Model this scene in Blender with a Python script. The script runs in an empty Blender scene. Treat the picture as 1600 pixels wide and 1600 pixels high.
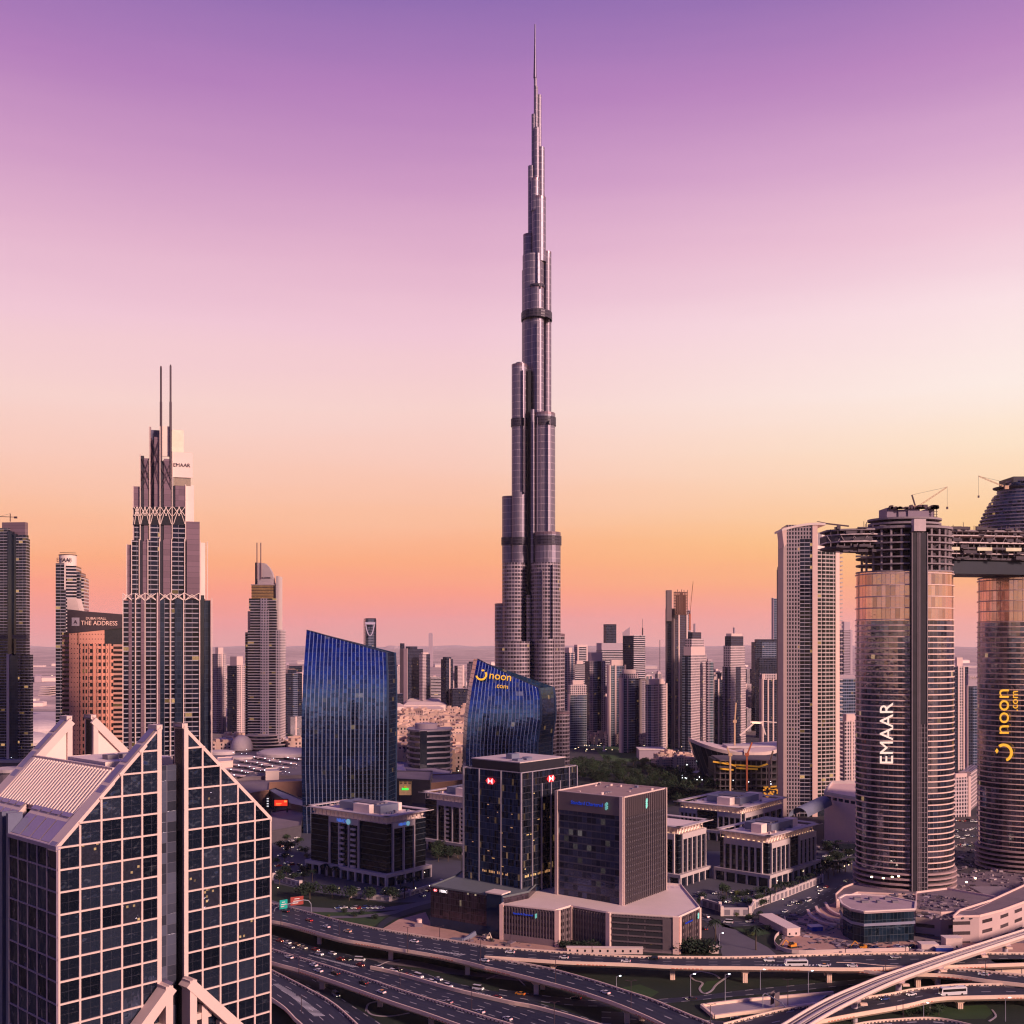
import bpy, math, random
from mathutils import Vector
R = math.radians
random.seed(7)
sc = bpy.context.scene
C = sc.collection
# ---------------------------------------------------------------- camera
F, HZ, CX, CZ = 1728.0, 1003.0, 800.0, 165.0      # focal length and horizon row in photo pixels, eye height in metres
cd = bpy.data.cameras.new('camera'); cam = bpy.data.objects.new('camera', cd); C.objects.link(cam)
cam.location = (0, 0, CZ); cam.rotation_euler = (R(90), 0, 0)
cd.sensor_width = 36; cd.lens = 36 * F / 1600; cd.shift_y = (HZ - 800) / 1600
cd.clip_start = 1; cd.clip_end = 200000
sc.camera = cam
# ---------------------------------------------------------------- render settings
sc.view_settings.view_transform = 'Standard'; sc.view_settings.look = 'None'
sc.view_settings.exposure = 0.0; sc.view_settings.gamma = 1
sc.render.engine = 'CYCLES'
sc.cycles.use_denoising = True
sc.cycles.max_bounces = 5; sc.cycles.diffuse_bounces = 3; sc.cycles.glossy_bounces = 3
sc.cycles.transmission_bounces = 2; sc.cycles.volume_bounces = 1
sc.cycles.caustics_reflective = False; sc.cycles.caustics_refractive = False
sc.cycles.filter_width = 1.2
def lin(c):
    return tuple(((x / 255) / 12.92 if x / 255 <= .04045 else ((x / 255 + .055) / 1.055) ** 2.4) for x in c)
# ---------------------------------------------------------------- node helper
class NB:
    def __init__(s, tree): s.t = tree; s.n = tree.nodes; s.l = tree.links
    def new(s, typ, **kw):
        n = s.n.new(typ)
        for k, v in kw.items(): setattr(n, k, v)
        return n
    def put(s, sock, v):
        if isinstance(v, bpy.types.NodeSocket): s.l.new(v, sock)
        elif v is not None:
            if isinstance(v, tuple) and len(v) == 3 and len(sock.default_value) == 4: v = (*v, 1)
            sock.default_value = v
    def m(s, op, a, b=None, c=None):
        n = s.new('ShaderNodeMath', operation=op)
        s.put(n.inputs[0], a)
        if b is not None: s.put(n.inputs[1], b)
        if c is not None: s.put(n.inputs[2], c)
        return n.outputs[0]
    def mix(s, f, a, b, mode='MIX'):
        n = s.new('ShaderNodeMix', data_type='RGBA', blend_type=mode)
        s.put(n.inputs['Factor'], f); s.put(n.inputs[6], a); s.put(n.inputs[7], b)
        return n.outputs[2]
    def ramp(s, f, stops, mode='LINEAR'):
        n = s.new('ShaderNodeValToRGB'); cr = n.color_ramp; cr.interpolation = mode
        while len(cr.elements) < len(stops): cr.elements.new(0.5)
        for e, (p, c) in zip(cr.elements, stops): e.position = p; e.color = (*c, 1) if len(c) == 3 else c
        s.put(n.inputs[0], f); return n.outputs[0]
    def noise(s, vec, scale, detail=3, rough=.55, dim='3D'):
        n = s.new('ShaderNodeTexNoise', noise_dimensions=dim)
        if vec is not None: s.put(n.inputs['Vector'], vec)
        n.inputs['Scale'].default_value = scale; n.inputs['Detail'].default_value = detail; n.inputs['Roughness'].default_value = rough
        return n.outputs[0]
# ---------------------------------------------------------------- world: the dusk sky
w = bpy.data.worlds.new('World'); sc.world = w; w.use_nodes = True
nb = NB(w.node_tree); w.node_tree.nodes.clear()
tc = nb.new('ShaderNodeTexCoord'); sx = nb.new('ShaderNodeSeparateXYZ'); nb.put(sx.inputs[0], tc.outputs['Generated'])
X, Y_, Z = sx.outputs
hyp = nb.m('SQRT', nb.m('ADD', nb.m('ADD', nb.m('MULTIPLY', X, X), nb.m('MULTIPLY', Y_, Y_)), 1e-6))
tan = nb.m('DIVIDE', Z, hyp)
wob = nb.new('ShaderNodeMapping'); nb.put(wob.inputs[0], tc.outputs['Generated']); wob.inputs['Scale'].default_value = (1.2, 1.2, 14)
streak = nb.m('MULTIPLY', nb.m('SUBTRACT', nb.noise(wob.outputs[0], 2.2, 4), .5), .03)
tt = nb.m('MULTIPLY', nb.m('ADD', tan, streak), 0.8)
def stop(py, c): return (max(0, (HZ - py) / F * 0.8), lin(c))
ZEN = [(.53, lin((104, 92, 184))), (.64, lin((54, 60, 156))), (1, lin((24, 42, 134)))]
front = nb.ramp(tt, [stop(1003, (230, 160, 160)), stop(970, (244, 152, 148)), stop(925, (255, 158, 132)), stop(880, (255, 174, 128)),
                     stop(815, (253, 192, 158)), stop(730, (251, 204, 188)), stop(640, (249, 212, 206)), stop(520, (242, 200, 214)), stop(410, (228, 180, 206)),
                     stop(290, (208, 156, 198)), stop(150, (180, 128, 188)), stop(0, (146, 110, 178))] + ZEN)
right = nb.ramp(tt, [stop(1003, (238, 172, 168)), stop(960, (254, 168, 148)), stop(915, (255, 180, 126)), stop(855, (255, 200, 130)),
                     stop(795, (255, 213, 170)), stop(720, (255, 230, 204)), stop(630, (255, 238, 230)), stop(510, (252, 226, 230)), stop(400, (240, 198, 216)),
                     stop(280, (216, 168, 206)), stop(150, (188, 136, 192)), stop(0, (152, 114, 180))] + ZEN)
back = nb.ramp(tt, [(0, lin((236, 180, 150))), (.035, lin((246, 206, 170))), (.075, lin((176, 158, 184))), (.14, lin((80, 98, 174))), (.28, lin((34, 58, 148))), (1, lin((20, 36, 116)))])
fx = nb.m('MULTIPLY', nb.m('ADD', nb.m('DIVIDE', X, hyp), .05), 2.2); nx = nb.new('ShaderNodeClamp'); nb.put(nx.inputs[0], fx)
fy = nb.m('MULTIPLY', nb.m('SUBTRACT', .35, nb.m('DIVIDE', Y_, hyp)), 1.4); ny = nb.new('ShaderNodeClamp'); nb.put(ny.inputs[0], fy)
col = nb.mix(ny.outputs[0], nb.mix(nx.outputs[0], front, right), back)
bg = nb.new('ShaderNodeBackground'); nb.put(bg.inputs[0], col); bg.inputs[1].default_value = 1.0
ow = nb.new('ShaderNodeOutputWorld'); nb.put(ow.inputs[0], bg.outputs[0])
# ---------------------------------------------------------------- low afterglow sun from the right, a little behind the eye
ld = bpy.data.lights.new('sun', 'SUN'); sun = bpy.data.objects.new('sun', ld); C.objects.link(sun)
ld.energy = 5.0; ld.angle = R(8); ld.color = (1.0, .65, .53)
sdir = Vector((.70, -.62, .38)).normalized()
sun.rotation_euler = sdir.to_track_quat('Z', 'Y').to_euler(); sun.location = (600, -400, 900)
# ---------------------------------------------------------------- pixel geometry of the photo
def Wp(px, py, Y): return Vector(((px - CX) * Y / F, Y, CZ - (py - HZ) * Y / F))
def Gp(px, py, z=0.0):
    Y = (CZ - z) * F / (py - HZ); return Vector(((px - CX) * Y / F, Y, z))
def zp(py, Y): return CZ - (py - HZ) * Y / F
def xp(px, Y): return (px - CX) * Y / F
def yb(py, z=0.0): return (CZ - z) * F / (py - HZ)
# ---------------------------------------------------------------- materials
MATS = {}
def pbr(name, col, rough=.7, metal=0.0, var=.18, scale=.25, bump=0, emit=0, ecol=None, spec=.5):
    if name in MATS: return MATS[name]
    m = bpy.data.materials.new(name); m.use_nodes = True; b = NB(m.node_tree); p = m.node_tree.nodes['Principled BSDF']
    if var:
        t = b.new('ShaderNodeNewGeometry').outputs['Position']
        n = b.noise(t, scale, 4); n2 = b.noise(t, scale * 9, 3)
        f = b.m('ADD', b.m('MULTIPLY', n, .65), b.m('MULTIPLY', n2, .35))
        lo = tuple(c * (1 - var * 1.6) for c in col); hi = tuple(min(1, c * (1 + var * 1.6)) for c in col)
        b.put(p.inputs['Base Color'], b.mix(f, lo, hi))
        b.put(p.inputs['Roughness'], b.m('ADD', rough - .08, b.m('MULTIPLY', n2, .16)))
        if bump:
            bn = b.new('ShaderNodeBump'); bn.inputs['Strength'].default_value = bump; b.put(bn.inputs['Height'], n2); b.put(p.inputs['Normal'], bn.outputs[0])
    else:
        p.inputs['Base Color'].default_value = (*col, 1); p.inputs['Roughness'].default_value = rough
    p.inputs['Metallic'].default_value = metal; p.inputs['Specular IOR Level'].default_value = spec
    if emit:
        p.inputs['Emission Color'].default_value = (*(ecol or col), 1); p.inputs['Emission Strength'].default_value = emit
    MATS[name] = m; return m
def facade(name, wall, glass, bay=3.5, floor=3.6, fw=.6, fh=.6, lit=.03, wr=.7, wm=0., gr=.08, gm=.35, litc=(1, .55, .22), lits=.9, wave=.12, gvar=.5, u0=0., v0=0., line=None, cols=None):
    """wall of repeated windows: u and v of the UV map run in metres"""
    if name in MATS: return MATS[name]
    m = bpy.data.materials.new(name); m.use_nodes = True; b = NB(m.node_tree); p = m.node_tree.nodes['Principled BSDF']
    uv = b.new('ShaderNodeUVMap'); s = b.new('ShaderNodeSeparateXYZ'); b.put(s.inputs[0], uv.outputs[0])
    U = b.m('DIVIDE', b.m('ADD', s.outputs[0], u0), bay); V = b.m('DIVIDE', b.m('ADD', s.outputs[1], v0), floor)
    fu = b.m('FRACT', U); fv = b.m('FRACT', V)
    mask = b.m('MULTIPLY', b.m('LESS_THAN', fu, fw), b.m('LESS_THAN', fv, fh))
    cell = b.new('ShaderNodeCombineXYZ'); b.put(cell.inputs[0], b.m('FLOOR', U)); b.put(cell.inputs[1], b.m('FLOOR', V))
    wn = b.new('ShaderNodeTexWhiteNoise', noise_dimensions='3D'); b.put(wn.inputs['Vector'], cell.outputs[0]); h = wn.outputs['Value']
    geo = b.new('ShaderNodeNewGeometry').outputs['Position']
    nz = b.noise(geo, .06, 5, .6); nf = b.noise(geo, 1.4, 3)
    wc = b.mix(nz, tuple(c * .78 for c in wall), tuple(min(1, c * 1.22) for c in wall))
    gc = b.mix(b.m('MULTIPLY', h, 1.0), tuple(c * (1 - gvar) for c in glass), tuple(min(1, c * (1 + gvar)) for c in glass))
    if cols:                                            # paler runs of panes: bright reflections put into the glass colour
        cc = b.new('ShaderNodeCombineXYZ'); b.put(cc.inputs[0], b.m('FLOOR', b.m('DIVIDE', U, cols[0]))); b.put(cc.inputs[1], b.m('FLOOR', b.m('DIVIDE', V, cols[1])))
        wk = b.new('ShaderNodeTexWhiteNoise', noise_dimensions='3D'); b.put(wk.inputs['Vector'], cc.outputs[0])
        gc = b.mix(b.m('MULTIPLY', b.m('POWER', wk.outputs['Value'], 2.2), cols[3]), gc, cols[2])
    if line:                                            # fine dark joint between the panes
        jm = b.m('MAXIMUM', b.m('LESS_THAN', b.m('FRACT', b.m('MULTIPLY', U, line[0])), line[2]), b.m('LESS_THAN', b.m('FRACT', b.m('MULTIPLY', V, line[1])), line[2]))
        gc = b.mix(jm, gc, line[3])
    b.put(p.inputs['Base Color'], b.mix(mask, wc, gc))
    b.put(p.inputs['Roughness'], b.m('ADD', b.m('MULTIPLY', mask, gr - wr), b.m('ADD', wr, b.m('MULTIPLY', b.m('SUBTRACT', h, .5), .05))))
    b.put(p.inputs['Metallic'], b.m('ADD', b.m('MULTIPLY', mask, gm - wm), wm))
    if wave:
        bn = b.new('ShaderNodeBump'); bn.inputs['Strength'].default_value = wave; bn.inputs['Distance'].default_value = .5
        b.put(bn.inputs['Height'], b.m('ADD', b.m('MULTIPLY', b.noise(geo, .35, 2), mask), b.m('ADD', b.m('MULTIPLY', h, .25), b.m('MULTIPLY', mask, -.4)))); b.put(p.inputs['Normal'], bn.outputs[0])
    if lit:
        wn2 = b.new('ShaderNodeTexWhiteNoise', noise_dimensions='3D'); sh = b.new('ShaderNodeVectorMath', operation='ADD'); b.put(sh.inputs[0], cell.outputs[0]); sh.inputs[1].default_value = (7.3, 3.1, 5.7)
        b.put(wn2.inputs['Vector'], sh.outputs[0])
        e = b.m('MULTIPLY', b.m('MULTIPLY', b.m('LESS_THAN', wn2.outputs['Value'], lit), mask), b.m('MULTIPLY', b.m('ADD', h, .2), b.m('ADD', nf, .1)))
        p.inputs['Emission Color'].default_value = (*litc, 1); b.put(p.inputs['Emission Strength'], b.m('MULTIPLY', e, lits))
    MATS[name] = m; return m
# ---------------------------------------------------------------- mesh builder
class Face:
    """a wall plane: origin (x, y), unit u along it, unit n outwards"""
    def __init__(s, o, u, L):
        s.o = Vector((o[0], o[1])); s.u = Vector(u).normalized(); s.n = Vector((s.u.y, -s.u.x)); s.L = L
    def p(s, u, z, d=0): q = s.o + s.u * u + s.n * d; return (q.x, q.y, z)
def edge_face(a, b): d = Vector(b) - Vector(a); return Face(a, d, d.length)
class MB:
    def __init__(s): s.v = []; s.f = []; s.uv = []; s.mi = []; s.cur = 0
    def face(s, pts, uvs=None, mi=None):
        k = len(s.v); s.v += [tuple(p) for p in pts]; s.f.append(list(range(k, k + len(pts))))
        if uvs is None:
            a = Vector(pts[0]); e1 = (Vector(pts[1]) - a); e1 = e1.normalized() if e1.length > 1e-9 else Vector((1, 0, 0))
            n = e1.cross(Vector(pts[2]) - a); e2 = n.cross(e1); e2 = e2.normalized() if e2.length > 1e-9 else Vector((0, 0, 1))
            uvs = [((Vector(p) - a).dot(e1), (Vector(p) - a).dot(e2)) for p in pts]
        s.uv.append(uvs); s.mi.append(s.cur if mi is None else mi); return s
    def prism(s, pts, z0, z1, top=None, bottom=False, u=0.0, closed=True):
        n = len(pts)
        for i in range(n if closed else n - 1):
            a, b = pts[i], pts[(i + 1) % n]; L = math.hypot(b[0] - a[0], b[1] - a[1])
            s.face([(a[0], a[1], z0), (b[0], b[1], z0), (b[0], b[1], z1), (a[0], a[1], z1)], [(u, z0), (u + L, z0), (u + L, z1), (u, z1)]); u += L
        if closed: s.face([(p[0], p[1], z1) for p in pts], [(p[0], p[1]) for p in pts], s.cur if top is None else top)
        if bottom: s.face([(p[0], p[1], z0) for p in reversed(pts)])
        return s
    def box(s, x0, x1, y0, y1, z0, z1, top=None):
        return s.prism([(x0, y0), (x1, y0), (x1, y1), (x0, y1)], z0, z1, top, True)
    def fbox(s, F_, u0, u1, z0, z1, d0, d1):
        q = [F_.p(u0, 0, d1)[:2], F_.p(u1, 0, d1)[:2], F_.p(u1, 0, d0)[:2], F_.p(u0, 0, d0)[:2]]
        k = len(s.f); s.prism(q, z0, z1, None, True)
        s.uv[k] = [(u0, z0), (u1, z0), (u1, z1), (u0, z1)]; return s
    def cyl(s, cx, cy, r, z0, z1, n=16, ry=None, r1=None, top=None, bottom=False):
        ry = ry or r; r1k = (r1 / r) if r1 is not None else 1; u = 0.
        P = [(math.cos(2 * math.pi * i / n), math.sin(2 * math.pi * i / n)) for i in range(n)]
        for i in range(n):
            a, b = P[i], P[(i + 1) % n]; L = math.hypot((b[0] - a[0]) * r, (b[1] - a[1]) * ry)
            s.face([(cx + a[0] * r, cy + a[1] * ry, z0), (cx + b[0] * r, cy + b[1] * ry, z0), (cx + b[0] * r * r1k, cy + b[1] * ry * r1k, z1), (cx + a[0] * r * r1k, cy + a[1] * ry * r1k, z1)],
                   [(u, z0), (u + L, z0), (u + L, z1), (u, z1)]); u += L
        s.face([(cx + a[0] * r * r1k, cy + a[1] * ry * r1k, z1) for a in P], [(a[0] * r, a[1] * r) for a in P], s.cur if top is None else top)
        if bottom: s.face([(cx + a[0] * r, cy + a[1] * ry, z0) for a in reversed(P)])
        return s
    def bar(s, p, q, w, h=None):
        p = Vector(p); q = Vector(q); h = h or w; d = (q - p).normalized()
        up = Vector((0, 0, 1)) if abs(d.z) < .95 else Vector((0, 1, 0))
        a = d.cross(up).normalized() * w / 2; b = a.cross(d).normalized() * h / 2
        A = [p - a - b, p + a - b, p + a + b, p - a + b]; B = [x + (q - p) for x in A]
        for i in range(4): s.face([A[i], A[(i + 1) % 4], B[(i + 1) % 4], B[i]])
        s.face(A[::-1]); s.face(B); return s
    def loft(s, rings, cap=True, closed=True):
        n = len(rings[0])
        for j in range(len(rings) - 1):
            u = 0.
            for i in range(n if closed else n - 1):
                a, b, c, d = rings[j][i], rings[j][(i + 1) % n], rings[j + 1][(i + 1) % n], rings[j + 1][i]
                L = (Vector(b) - Vector(a)).length
                s.face([a, b, c, d], [(u, a[2]), (u + L, b[2]), (u + L, c[2]), (u, d[2])]); u += L
        if cap: s.face(rings[-1]); s.face(rings[0][::-1])
        return s
    def build(s, name, mats, parent=None, world=False, smooth=False):
        me = bpy.data.meshes.new(name)
        off = Vector((0, 0, 0)) if not (world and parent) else parent.location
        vs = s.v if off.length == 0 else [(a[0] - off.x, a[1] - off.y, a[2] - off.z) for a in s.v]
        me.from_pydata(vs, [], s.f); lay = me.uv_layers.new(name='UVMap')
        flat = [c for f in s.uv for p in f for c in p[:2]]; lay.data.foreach_set('uv', flat)
        mats = mats if isinstance(mats, (list, tuple)) else [mats]
        for m in mats: me.materials.append(m)
        if len(mats) > 1: me.polygons.foreach_set('material_index', s.mi)
        if smooth: me.polygons.foreach_set('use_smooth', [True] * len(s.f))
        me.update()
        o = bpy.data.objects.new(name, me); C.objects.link(o)
        if parent: o.parent = parent
        return o
def tag(o, label, cat, group=None):
    o['label'] = label; o['category'] = cat
    if group: o['group'] = group
    return o
def thing(name, label, cat, loc=(0, 0, 0), rz=0., group=None):
    o = bpy.data.objects.new(name, None); C.objects.link(o); o.location = loc; o.rotation_euler = (0, 0, rz); o.empty_display_size = 3
    return tag(o, label, cat, group)
def struct(o, kind='structure'): o['kind'] = kind; return o
def dup(root, loc, rz=0., label=None, group=None, scale=None):
    r = root.copy(); C.objects.link(r); r.location = loc; r.rotation_euler = (0, 0, rz)
    if scale: r.scale = scale if isinstance(scale, tuple) else (scale,) * 3
    if label: r['label'] = label
    if group: r['group'] = group
    for ch in list(root.children):
        c = ch.copy(); C.objects.link(c); c.parent = r
        for g in ch.children:
            d = g.copy(); C.objects.link(d); d.parent = c
    return r
def place(l, c, r, Y, th):
    """corner nearest the eye at pixel c, walls running back to pixels l and r: origin, rotation, right width, left width"""
    t = R(th); o = Vector((xp(c, Y), Y)); dR = Vector((math.sin(t), math.cos(t))); dL = Vector((-math.cos(t), math.sin(t)))
    def wid(d, px): k = (px - CX) / F; return (k * o.y - o.x) / (d.x - k * d.y)
    return (o.x, o.y, 0), math.pi / 2 - t, wid(dR, r), wid(dL, l)
def faces_of(wr, wl):        # local frame of place(): right wall on y = 0, left wall on x = 0
    return Face((0, 0), (1, 0), wr), Face((0, wl), (0, -1), wl)
def text(name, s_, size, mat, parent, loc, udir, vdir=(0, 0, 1), ext=.15, sx_=1.0, world=True):
    """extruded lettering; udir is the reading direction, vdir the way letters point up"""
    cu = bpy.data.curves.new(name, 'FONT'); cu.body = s_; cu.size = size; cu.extrude = ext; cu.align_x = 'CENTER'; cu.align_y = 'CENTER'; cu.resolution_u = 3
    cu.materials.append(mat); cu.offset = 0
    tmp = bpy.data.objects.new('lettering', cu); me = bpy.data.meshes.new_from_object(tmp); bpy.data.objects.remove(tmp); bpy.data.curves.remove(cu)
    o = bpy.data.objects.new(name, me); C.objects.link(o)
    u = Vector(udir).normalized(); v = Vector(vdir).normalized(); n = u.cross(v)
    from mathutils import Matrix
    mt = Matrix((u, v, n)).transposed()
    L = Vector(loc)
    if parent and world: L = L - parent.location
    o.parent = parent; o.matrix_local = Matrix.Translation(L) @ mt.to_4x4() @ Matrix.Diagonal((sx_, 1, 1, 1))
    return o
# ================================================================ ground
def ground_mat():
    m = bpy.data.materials.new('ground'); m.use_nodes = True; b = NB(m.node_tree); p = m.node_tree.nodes['Principled BSDF']
    g = b.new('ShaderNodeNewGeometry').outputs['Position']; s = b.new('ShaderNodeSeparateXYZ'); b.put(s.inputs[0], g)
    far = b.new('ShaderNodeMapRange'); b.put(far.inputs[0], b.m('ADD', s.outputs[1], b.m('MULTIPLY', b.noise(g, .002, 3), 500))); far.inputs[1].default_value = 2000; far.inputs[2].default_value = 2700
    n1 = b.noise(g, .004, 6, .6); n2 = b.noise(g, .05, 5, .65); n3 = b.noise(g, .0009, 5, .6)
    vor = b.new('ShaderNodeTexVoronoi', feature='F1'); b.put(vor.inputs['Vector'], g); vor.inputs['Scale'].default_value = .006
    sand = b.mix(b.m('SUBTRACT', b.m('MULTIPLY', b.m('ADD', n1, n3), 1.3), .75), (.22, .15, .15), (.95, .72, .64))
    sand = b.mix(b.m('MULTIPLY', b.m('LESS_THAN', n2, .42), .4), sand, (.12, .09, .10))
    plots = b.mix(.4, sand, b.ramp(b.m('MULTIPLY', vor.outputs['Color'], 1.0), [(0, (.07, .06, .07)), (.45, (.28, .2, .19)), (.7, (.62, .46, .40)), (1, (.80, .64, .54))]))
    town = b.mix(n2, (.014, .015, .024), (.055, .050, .062))
    town = b.mix(b.m('MULTIPLY', b.m('GREATER_THAN', n1, .56), .5), town, (.10, .08, .082))
    b.put(p.inputs['Base Color'], b.mix(far.outputs[0], town, plots)); p.inputs['Roughness'].default_value = .9
    return m
mb = MB()
for y0, y1 in ((-3000, 0), (0, 1500), (1500, 6000), (6000, 34000)):
    mb.face([(-30000, y0, 0), (30000, y0, 0), (30000, y1, 0), (-30000, y1, 0)])
struct(mb.build('ground', ground_mat()))
# low ridges of dunes and rock far out on the plain
mb = MB(); rr = random.Random(3)
for (xa, xb, Y, h) in ((-9000, 0, 32000, 105), (-4200, -1200, 25000, 90), (-2000, 9000, 32500, 100), (7000, 20000, 32000, 110), (-20000, -7500, 32500, 110)):
    n = 40; fr = []; mid = []; bk = []
    for i in range(n + 1):
        x = xa + (xb - xa) * i / n; k = math.sin(math.pi * i / n) ** .6; z = h * k * (.55 + .45 * math.sin(i * .7 + xa) * math.sin(i * .23)) * rr.uniform(.85, 1.1)
        fr.append((x, Y - 500, -1)); mid.append((x, Y, max(0, z))); bk.append((x, Y + 700, -1))
    for i in range(n): mb.face([fr[i], fr[i + 1], mid[i + 1], mid[i]]); mb.face([mid[i], mid[i + 1], bk[i + 1], bk[i]])
struct(mb.build('hills', pbr('rock', (.50, .38, .38), .95, scale=.002)))
MATSX = 0
ASPH = pbr('asphalt', (.018, .022, .038), .75, scale=.12, var=.2)
def road_mat():
    m = bpy.data.materials.new('marked_asphalt'); m.use_nodes = True; b = NB(m.node_tree); p = m.node_tree.nodes['Principled BSDF']
    uv = b.new('ShaderNodeUVMap'); s = b.new('ShaderNodeSeparateXYZ'); b.put(s.inputs[0], uv.outputs[0])
    g = b.new('ShaderNodeNewGeometry').outputs['Position']
    fl = b.m('ABSOLUTE', b.m('SUBTRACT', b.m('FRACT', b.m('ADD', s.outputs[1], .5)), .5))
    line = b.m('LESS_THAN', fl, .045); dash = b.m('LESS_THAN', b.m('FRACT', b.m('DIVIDE', s.outputs[0], 11)), .38)
    n = b.noise(g, .15, 5); tr = b.m('MULTIPLY', b.m('ABSOLUTE', b.m('SUBTRACT', b.m('FRACT', b.m('MULTIPLY', s.outputs[1], 2)), .5)), .7)
    base = b.mix(b.m('ADD', b.m('MULTIPLY', n, .8), tr), (.006, .009, .022), (.028, .033, .058))
    b.put(p.inputs['Base Color'], b.mix(b.m('MULTIPLY', b.m('MULTIPLY', line, dash), .75), base, (.55, .52, .52))); p.inputs['Roughness'].default_value = .65
    return m
ROAD = road_mat()
CONC = pbr('warm_concrete', (.98, .66, .52), .8, scale=.1, var=.12)
CONCG = pbr('grey_concrete', (.36, .31, .33), .8, scale=.1, var=.15)
PAVE = pbr('paving', (.12, .11, .14), .85, scale=.06, var=.25)
SANDM = pbr('bare_sand', (.50, .30, .24), .95, scale=.05, var=.3)
GRASSM = pbr('lawn', (.005, .016, .008), .95, scale=.05, var=.45, bump=.4)
GRASSL = pbr('lawn_light', (.020, .055, .012), .95, scale=.08, var=.5, bump=.4)
WHITEP = pbr('road_paint', (.72, .70, .68), .6, var=.08)
def cat_rom(pts, n=6):
    out = []
    for i in range(len(pts) - 1):
        p0 = pts[max(0, i - 1)]; p1 = pts[i]; p2 = pts[i + 1]; p3 = pts[min(len(pts) - 1, i + 2)]
        for k in range(n):
            t = k / n; out.append(tuple(.5 * ((2 * b) + (c - a) * t + (2 * a - 5 * b + 4 * c - d) * t * t + (3 * b - 3 * c + d - a) * t ** 3) for a, b, c, d in zip(p0, p1, p2, p3)))
    out.append(tuple(pts[-1])); return out
def sheet(name, pts, z, mat, kind='structure', parent=None, lab=None):
    q = [Gp(a, b, z) for a, b in pts]; mbs = MB(); mbs.face([(p.x, p.y, z) for p in q], [(p.x, p.y) for p in q]); o = mbs.build(name, mat); struct(o, kind); return o
def strip_pts(far, near, z, n=6):
    f = [Gp(a, b, z) for a, b in cat_rom(far, n)]; g = [Gp(a, b, z) for a, b in cat_rom(near, n)]; return f, g
def resample(P, n):
    L = [0.]
    for a, b in zip(P, P[1:]): L.append(L[-1] + (Vector(b) - Vector(a)).length)
    out = []; j = 0
    for i in range(n + 1):
        t = L[-1] * i / n
        while j < len(L) - 2 and L[j + 1] < t: j += 1
        k = (t - L[j]) / max(1e-9, L[j + 1] - L[j]); out.append(Vector(P[j]).lerp(Vector(P[j + 1]), k))
    return out
def road(name, far, near, z=.05, lanes=3, mat=None, n=40):
    f, g = strip_pts(far, near, z); f = resample(f, n); g = resample(g, n); mbr = MB(); u = 0
    for i in range(n):
        L = ((f[i + 1] + g[i + 1]) / 2 - (f[i] + g[i]) / 2).length
        mbr.face([(*g[i][:2], z), (*g[i + 1][:2], z), (*f[i + 1][:2], z), (*f[i][:2], z)], [(u, -.12), (u + L, -.12), (u + L, lanes + .12), (u, lanes + .12)]); u += L
    return struct(mbr.build(name, mat or ROAD))
DECKS = {}
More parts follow.
